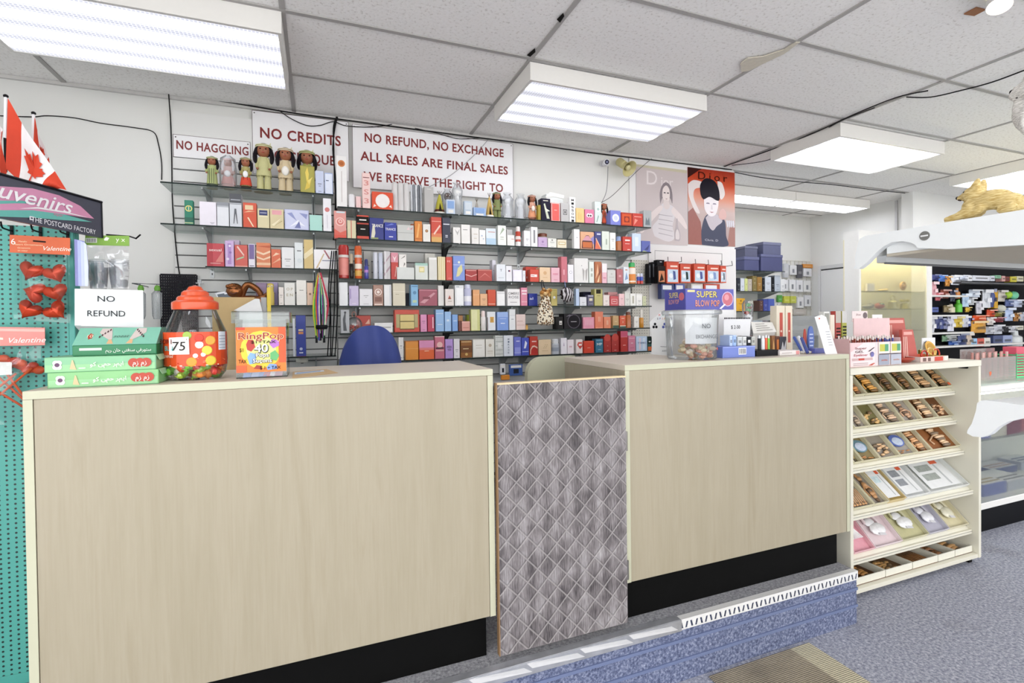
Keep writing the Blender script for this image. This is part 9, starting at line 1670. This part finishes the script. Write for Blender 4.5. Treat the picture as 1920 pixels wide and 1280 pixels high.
for r in ((1842, 1858, 842, 866, 2.10, zi, '#5f6cc0', 'blue violet case left on the shelf'), (1859, 1888, 839, 864, 2.10, zi, '#d6d2c6', 'cream case on the shelf'), (1890, 1916, 836, 862, 2.10, zi, '#7a2a48', 'maroon case on the shelf'), (1917, 1945, 830, 858, 2.12, zi, '#a8485c', 'rose case on the shelf')): inside(*r)
for r in ((1845, 1888, 926, 948, 2.02, .2155, '#7a86c9', 'lilac blue pen case on the deck', .2, '#b09a5c'), (1890, 1934, 918, 936, 2.02, .2155, '#d3d6e0', 'pale grey pen case on the deck', .22, '#6d7078'), (1862, 1908, 893, 905, 2.26, .2155, '#3a4f8c', 'navy pen case at the back of the deck', .15, '#c9a8a0'), (1915, 1950, 885, 900, 2.26, .2155, '#b4b9cc', 'silver pen case at the back of the deck', .15, '#5a6a9c')): inside(*r)
zg = zt+.0005
A, B = PY(1840, 700, 2.04), PY(1905, 695, 2.04); t = thing('lipstick_display', 'clear display of pink lipstick tubes on the glass counter', 'display', ((A.x+B.x)/2, 2.1, zg)); hz = PY(1870, 655, 2.04).z-zg
MB().box(A.x, B.x, 2.04, 2.043, zg, zg+hz*.75, clear('#f6ece9', .2, .05, .1)).box(A.x, B.x, 2.16, 2.163, zg, zg+hz, clear('#f6ece9', .2, .05, .1)).box(A.x, B.x, 2.0435, 2.1595, zg, zg+.003, clear('#f6ece9', .2, .05, .1)).build('case', t)
for k in range(12): x = A.x+.012+(B.x-A.x-.024)*k/11; MB().lathe([(.0095, .004), (.0095, hz*.6), (.008, hz*.62), (.008, hz*.9)], (x, 2.07+.045*(k % 2), zg), mat(['#cf9a94', '#b98078', '#dcb4ae', '#a87068'][k % 4], .35), 8).build('lipstick', label='pink lipstick tubes standing in the clear display', cat='lipstick', group='lipsticks in the clear display')
MB().prism([(A.x+.1, 2.039, zg+.03), (A.x+.118, 2.039, zg+.05), (A.x+.112, 2.039, zg+.065), (A.x+.09, 2.039, zg+.06)], (0, .0008, 0), mat('#c9603c', .4)).build('heart_label', t)
A, B = PY(1906, 700, 2.05), PY(1945, 700, 2.05); t = thing('green_basket', 'green slatted plastic basket at the right edge of the photo', 'basket', ((A.x+B.x)/2, 2.12, zg)); b = MB(); GR = mat('#4fb07c', .4); hz = PY(1912, 662, 2.05).z-zg
for k in range(9): z = zg+.002+hz*k/9; b.box(A.x, B.x, 2.05, 2.054, z, z+hz/18, GR); b.box(A.x, A.x+.004, 2.0545, 2.18, z, z+hz/18, GR)
for x in (A.x, B.x-.006): b.box(x, x+.006, 2.0495, 2.0545, zg, zg+hz, GR)
b.box(A.x, A.x+.004, 2.178, 2.184, zg, zg+hz, GR).box(A.x+.005, B.x, 2.06, 2.18, zg, zg+.003, GR); b.build('slats', t)
pbox(1906, 1922, 650, zg+.004, '#d9566c', 'pink box inside the green basket at right', None, Yf=2.07, depth=.08, items='plain', name='pink_box')
# gondola with curved white brackets
GXE = 1.6; GO = mat('#e3e6e6', .35, var=.02); TAU = mat('#b3ab9c', .5)
gd = thing('gondola', 'white gondola with curved shelf brackets, entering from the right edge', 'display stand', (2.3, .5, 0))
G = lambda x, y: PX(x, y, GXE)
up_ = [(1623, 441.7), (1775, 416), (1920, 393)]; A = G(1920, 393); ext = lambda x, y, Yv: Vector((GXE, Yv, G(x, y).z))
pts = [G(x, y) for x, y in ((1604, 497), (1599.5, 503), (1610, 504), (1624, 493), (1642, 474), (1656, 462), (1672, 454), (1690, 452), (1706, 454), (1716, 459), (1720, 465), (1757, 466), (1775, 467))]+[ext(1920, 471, .48), ext(1920, 393, .48)]+[G(x, y) for x, y in ((1775, 416), (1640, 439), (1622, 442), (1612, 447), (1608, 459), (1603, 482))]
b = MB(); b.prism(pts, (.022, 0, 0), GO); ub = b.build('upper_bracket', gd)
p = G(1734, 442); MB().lathe([(.013, 0), (.013, .002)], (GXE-.0001, p.y, p.z), mat('#8f8f8c', .3, .7), 18, ax=(-1, 0, 0)).box(GXE-.0035, GXE-.0021, p.y-.009, p.y+.009, p.z-.002, p.z+.002, mat('#e3e3e3', .4)).build('bolt_cover', ub)
zt1 = G(1775, 416).z-.004; zu = G(1642, 482).z; ye = G(1622, 442).y-.02
MB().box(GXE+.0225, 2.75, .49, ye, zt1-.014, zt1, GO, .002).build('upper_shelf', gd); MB().box(GXE+.0225, GXE+.03, .49, ye-.03, zu+.0085, zt1-.0145, GO).build('end_panel', gd)
MB().box(GXE+.0225, 2.75, .49, ye-.03, zu, zu+.008, TAU).build('underside', gd)
MB().box(GXE+.0225, 2.75, ye-.029, ye, zu-.016, zu+.004, mat('#b9bcbe', .35, .4)).box(GXE+.0225, 2.75, ye-.026, ye-.022, zu-.022, zu-.0165, mat('#55585c', .4)).box(GXE+.0225, 2.75, ye-.004, ye, zu+.0045, zt1-.0145, GO).build('front_rail', gd)
lo = [(1831.8, 755.5), (1838, 751), (1847, 750), (1880, 754), (1919, 759.5)]
pts = [G(x, y) for x, y in ((1830, 770), (1822, 794), (1814, 806), (1813, 812), (1824, 818), (1842, 819.5), (1856, 814), (1872, 800), (1891, 790), (1919, 784))]+[ext(1919, 784, .48), ext(1919, 759.5, .48)]+[G(x, y) for x, y in ((1919, 759.5), (1880, 754), (1847, 750), (1838, 751), (1832, 755.5))]
MB().prism(pts, (.022, 0, 0), GO).build('lower_bracket', gd)
zl = G(1880, 754).z-.004; yl = G(1832, 756).y-.005; MB().box(GXE+.0225, 2.75, .49, yl, zl-.02, zl, GO, .002).build('lower_shelf', gd)
MB().box(GXE+.0225, 2.75, yl-.03, yl-.001, zl-.05, zl-.0205, GO, .003).build('lower_rail', gd)
for x in (GXE, 2.70): MB().box(x, x+.045, .43, .4785, .06, H+.62, GO).build('upright', gd)
MB().box(GXE-.03, 2.78, .20, .70, .0005, .0595, GO, .004).build('base', gd); MB().box(1.99, 2.78, .30, .79, H+.6205, H+.64, GO).build('top_shelf', gd)
# yellow wolf figurine on the upper shelf: one continuous remeshed body
def remesh(o, v):
 r = o.modifiers.new('merge', 'REMESH'); r.mode = 'VOXEL'; r.voxel_size = v; r.use_smooth_shade = True; s = o.modifiers.new('soft', 'SMOOTH'); s.iterations = 2; s.factor = .4
def m_fur(a, c):
 M, nt, b_, tc, N = nodes_mat('fur', .8); mp = N('ShaderNodeMapping'); mp.inputs['Scale'].default_value = (90, 30, 260); nt.links.new(tc.outputs['Object'], mp.inputs[0]); n = N('ShaderNodeTexNoise', i_Scale=1.6, i_Detail=5.); nt.links.new(mp.outputs[0], n.inputs['Vector'])
 r = ramp(nt, N, n.outputs['Fac'], [(.3, lin(a)), (.65, lin(c))]); nt.links.new(r.outputs[0], b_.inputs['Base Color']); bp = N('ShaderNodeBump', i_Strength=.7, i_Distance=.003); nt.links.new(n.outputs['Fac'], bp.inputs['Height']); nt.links.new(bp.outputs[0], b_.inputs['Normal']); return M
FUR = m_fur('#a5853c', '#dcc890'); XW = 1.675; W = lambda x, y, dx=0.: PX(x, y, XW)+Vector((dx, 0, 0)); sz0 = zt1+.0005
t = thing('wolf_figurine', 'yellow tan wolf figurine crouching on top of the white gondola', 'figurine', tuple(W(1845, 400))[:2]+(sz0,)); b = MB(); s = .0017
def el(x, y, rx, ry, rz, dx=0.): b.ball(W(x, y, dx), (rx, ry, rz), FUR, 12)
el(1862, 374, .030, .044, .027); el(1888, 378, .027, .036, .023); el(1838, 378, .024, .030, .027); el(1827, 388, .025, .028, .030); el(1827, 364, .024, .027, .022); el(1812, 368, .013, .016, .012); el(1803, 371, .010, .012, .008); el(1905, 386, .020, .022, .020); el(1830, 398, .018, .018, .016)
for dx, pth in ((-.016, ((1830, 392), (1808, 404), (1790, 411), (1778, 413.5))), (.016, ((1836, 392), (1820, 402), (1808, 406), (1800, 408))), (-.022, ((1902, 384), (1905, 392), (1890, 394), (1880, 397))), (.02, ((1902, 384), (1908, 390), (1896, 393), (1886, 396))), (-.018, ((1850, 386), (1840, 396), (1826, 403), (1818, 406)))): b.tube(bez([W(x, y, dx) for x, y in pth], 4), [.013]*5+[.011]*4+[.009]*4, FUR, 8)
b.tube(bez([W(1906, 384), W(1916, 386), W(1926, 388)], 4), [.012]*4+[.010]*4+[.004], FUR, 8)
for dx in (-.011, .013): p = W(1834, 354, dx); b.lathe([(.013, -.004), (.012, .010), (.003, .027)], p, FUR, 8, ax=(dx*6, -.25, 1))
zmin = min(v.z for v in b.v); 
for v in b.v: v.z = max(v.z, sz0+.001)
o = b.build('body', t); remesh(o, .004)
q = MB(); q.ball(W(1796.5, 371.5), (.006, .006, .005), mat('#141212', .3), 8).build('nose', t)
for dx in (-.0125, .0125): MB().ball(W(1814, 361.5, dx), (.004, .004, .004), mat('#1b1410', .15), 8).build('eye', t)
MB().tube([W(1800, 375.5, -.008), W(1806, 376.5, -.011)], .0018, mat('#2a1a14', .5), 5).build('mouth', t)
# white wolf head at the right edge, on the gondola's top board
FW2 = m_fur('#a8a49c', '#e9e6e0'); XH = 2.02; W = lambda x, y, dx=0.: PX(x, y, XH)+Vector((dx, 0, 0)); c = W(1935, 200); t = thing('wolf_figurine', 'white wolf figurine whose dark nosed head enters at the right edge', 'figurine', (c.x, c.y-.1, H+.6405)); b = MB(); FUR = FW2
el(1908, 178, .022, .022, .018); el(1922, 170, .030, .032, .028); el(1940, 165, .04, .04, .036); el(1912, 205, .02, .018, .035); el(1925, 215, .03, .03, .05); el(1945, 220, .045, .045, .06); b.tube(bez([W(1910, 215), W(1912, 232), W(1918, 246)], 3), [.018, .017, .016, .013, .011, .008, .003], FUR, 8)
p = W(1948, 225); b.ball((p.x, p.y-.06, H+.64+.06), (.06, .10, .075), FUR, 12); b.ball((p.x, p.y-.02, H+.64+.04), (.05, .06, .06), FUR, 12)
for v in b.v: v.z = max(v.z, H+.647) if v.y < .84 else v.z
o = b.build('body', t); remesh(o, .006)
MB().ball(W(1899.5, 173), (.009, .010, .009), mat('#121214', .3), 8).build('nose', t)
MB().tube([W(1903, 187, -.008), W(1915, 184, -.018)], .003, mat('#3a3632', .5), 5).build('mouth', t)
# spotlight and ceiling flaws
c = PZ(1874, 12, ZC-.07); d_ = (Vector((0, 0, H))-c).normalized()*.45+Vector((0, 0, -1))*.8; d_.normalize(); t = thing('spotlight', 'lit white spotlight under the ceiling at the upper right', 'spotlight', tuple(c))
MB().lathe([(.030, -.07), (.042, -.05), (.046, 0), (.043, 0), (.038, -.01)], c, mat('#e6e4e0', .4), 20, ax=d_, cap=False).build('can', t, smooth=True); MB().lathe([(.040, -.012), (.036, -.006), (.001, -.003)], c, mat('#fff0d8', .4, emit=14.), 20, ax=d_).build('lamp', t)
MB().tube([c-d_*.06, (c.x, c.y, ZC-.001)], .012, mat('#dcdad6', .4), 8).box(c.x-.16, c.x+.12, c.y+.05, c.y+.075, ZC-.014, ZC-.0005, mat('#e3e1dd', .4)).build('track', t)
a = PZ(1828, 20, ZC-.001); MB().prism([(a.x-.03, a.y-.02, ZC-.0015), (a.x+.03, a.y-.025, ZC-.0015), (a.x+.035, a.y+.02, ZC-.0015), (a.x-.025, a.y+.03, ZC-.0015)], (0, 0, -.006), mat('#9a6a48', .8)).build('ceiling_patch', label='brown broken patch in the ceiling tile left of the spotlight', cat='patch')
P = [PZ(x, y, ZC-.0075) for x, y in ((1390, 134), (1388, 118), (1402, 108), (1430, 105), (1470, 92), (1492, 78), (1500, 78), (1470, 100), (1436, 116), (1404, 132))]
MB().prism(P, (0, 0, -.004), mat('#d6cfbf', .9, var=.1, bump=.5)).build('torn_tile', label='torn flap of ceiling tile with a ragged edge beside the tee bar', cat='tile flap')
for k, pp in enumerate((((1044, 36), (1056, 24), (1058, 30), (1050, 42)), ((988, 103), (1003, 90), (1004, 97), (994, 106)))): MB().prism([PZ(x, y, ZC-.0075) for x, y in pp], (0, 0, -.002), mat('#1c1a18', .9)).build('chipped_edge', label=['dark chip at a ceiling tile edge near the top of the photo', 'dark chip at the corner of the second ceiling light box'][k], cat='chip')
# white post beside the alcove: cable raceway
MB().box(XA1-.02, XA1-.0005, 3.95, 3.975, H+.9, ZC-.02, mat('#c9c9c8', .5)).build('raceway', label='thin vertical cable raceway on the alcove side wall', cat='raceway')

for o in bpy.data.objects:
 if '_w' in o: del o['_w']
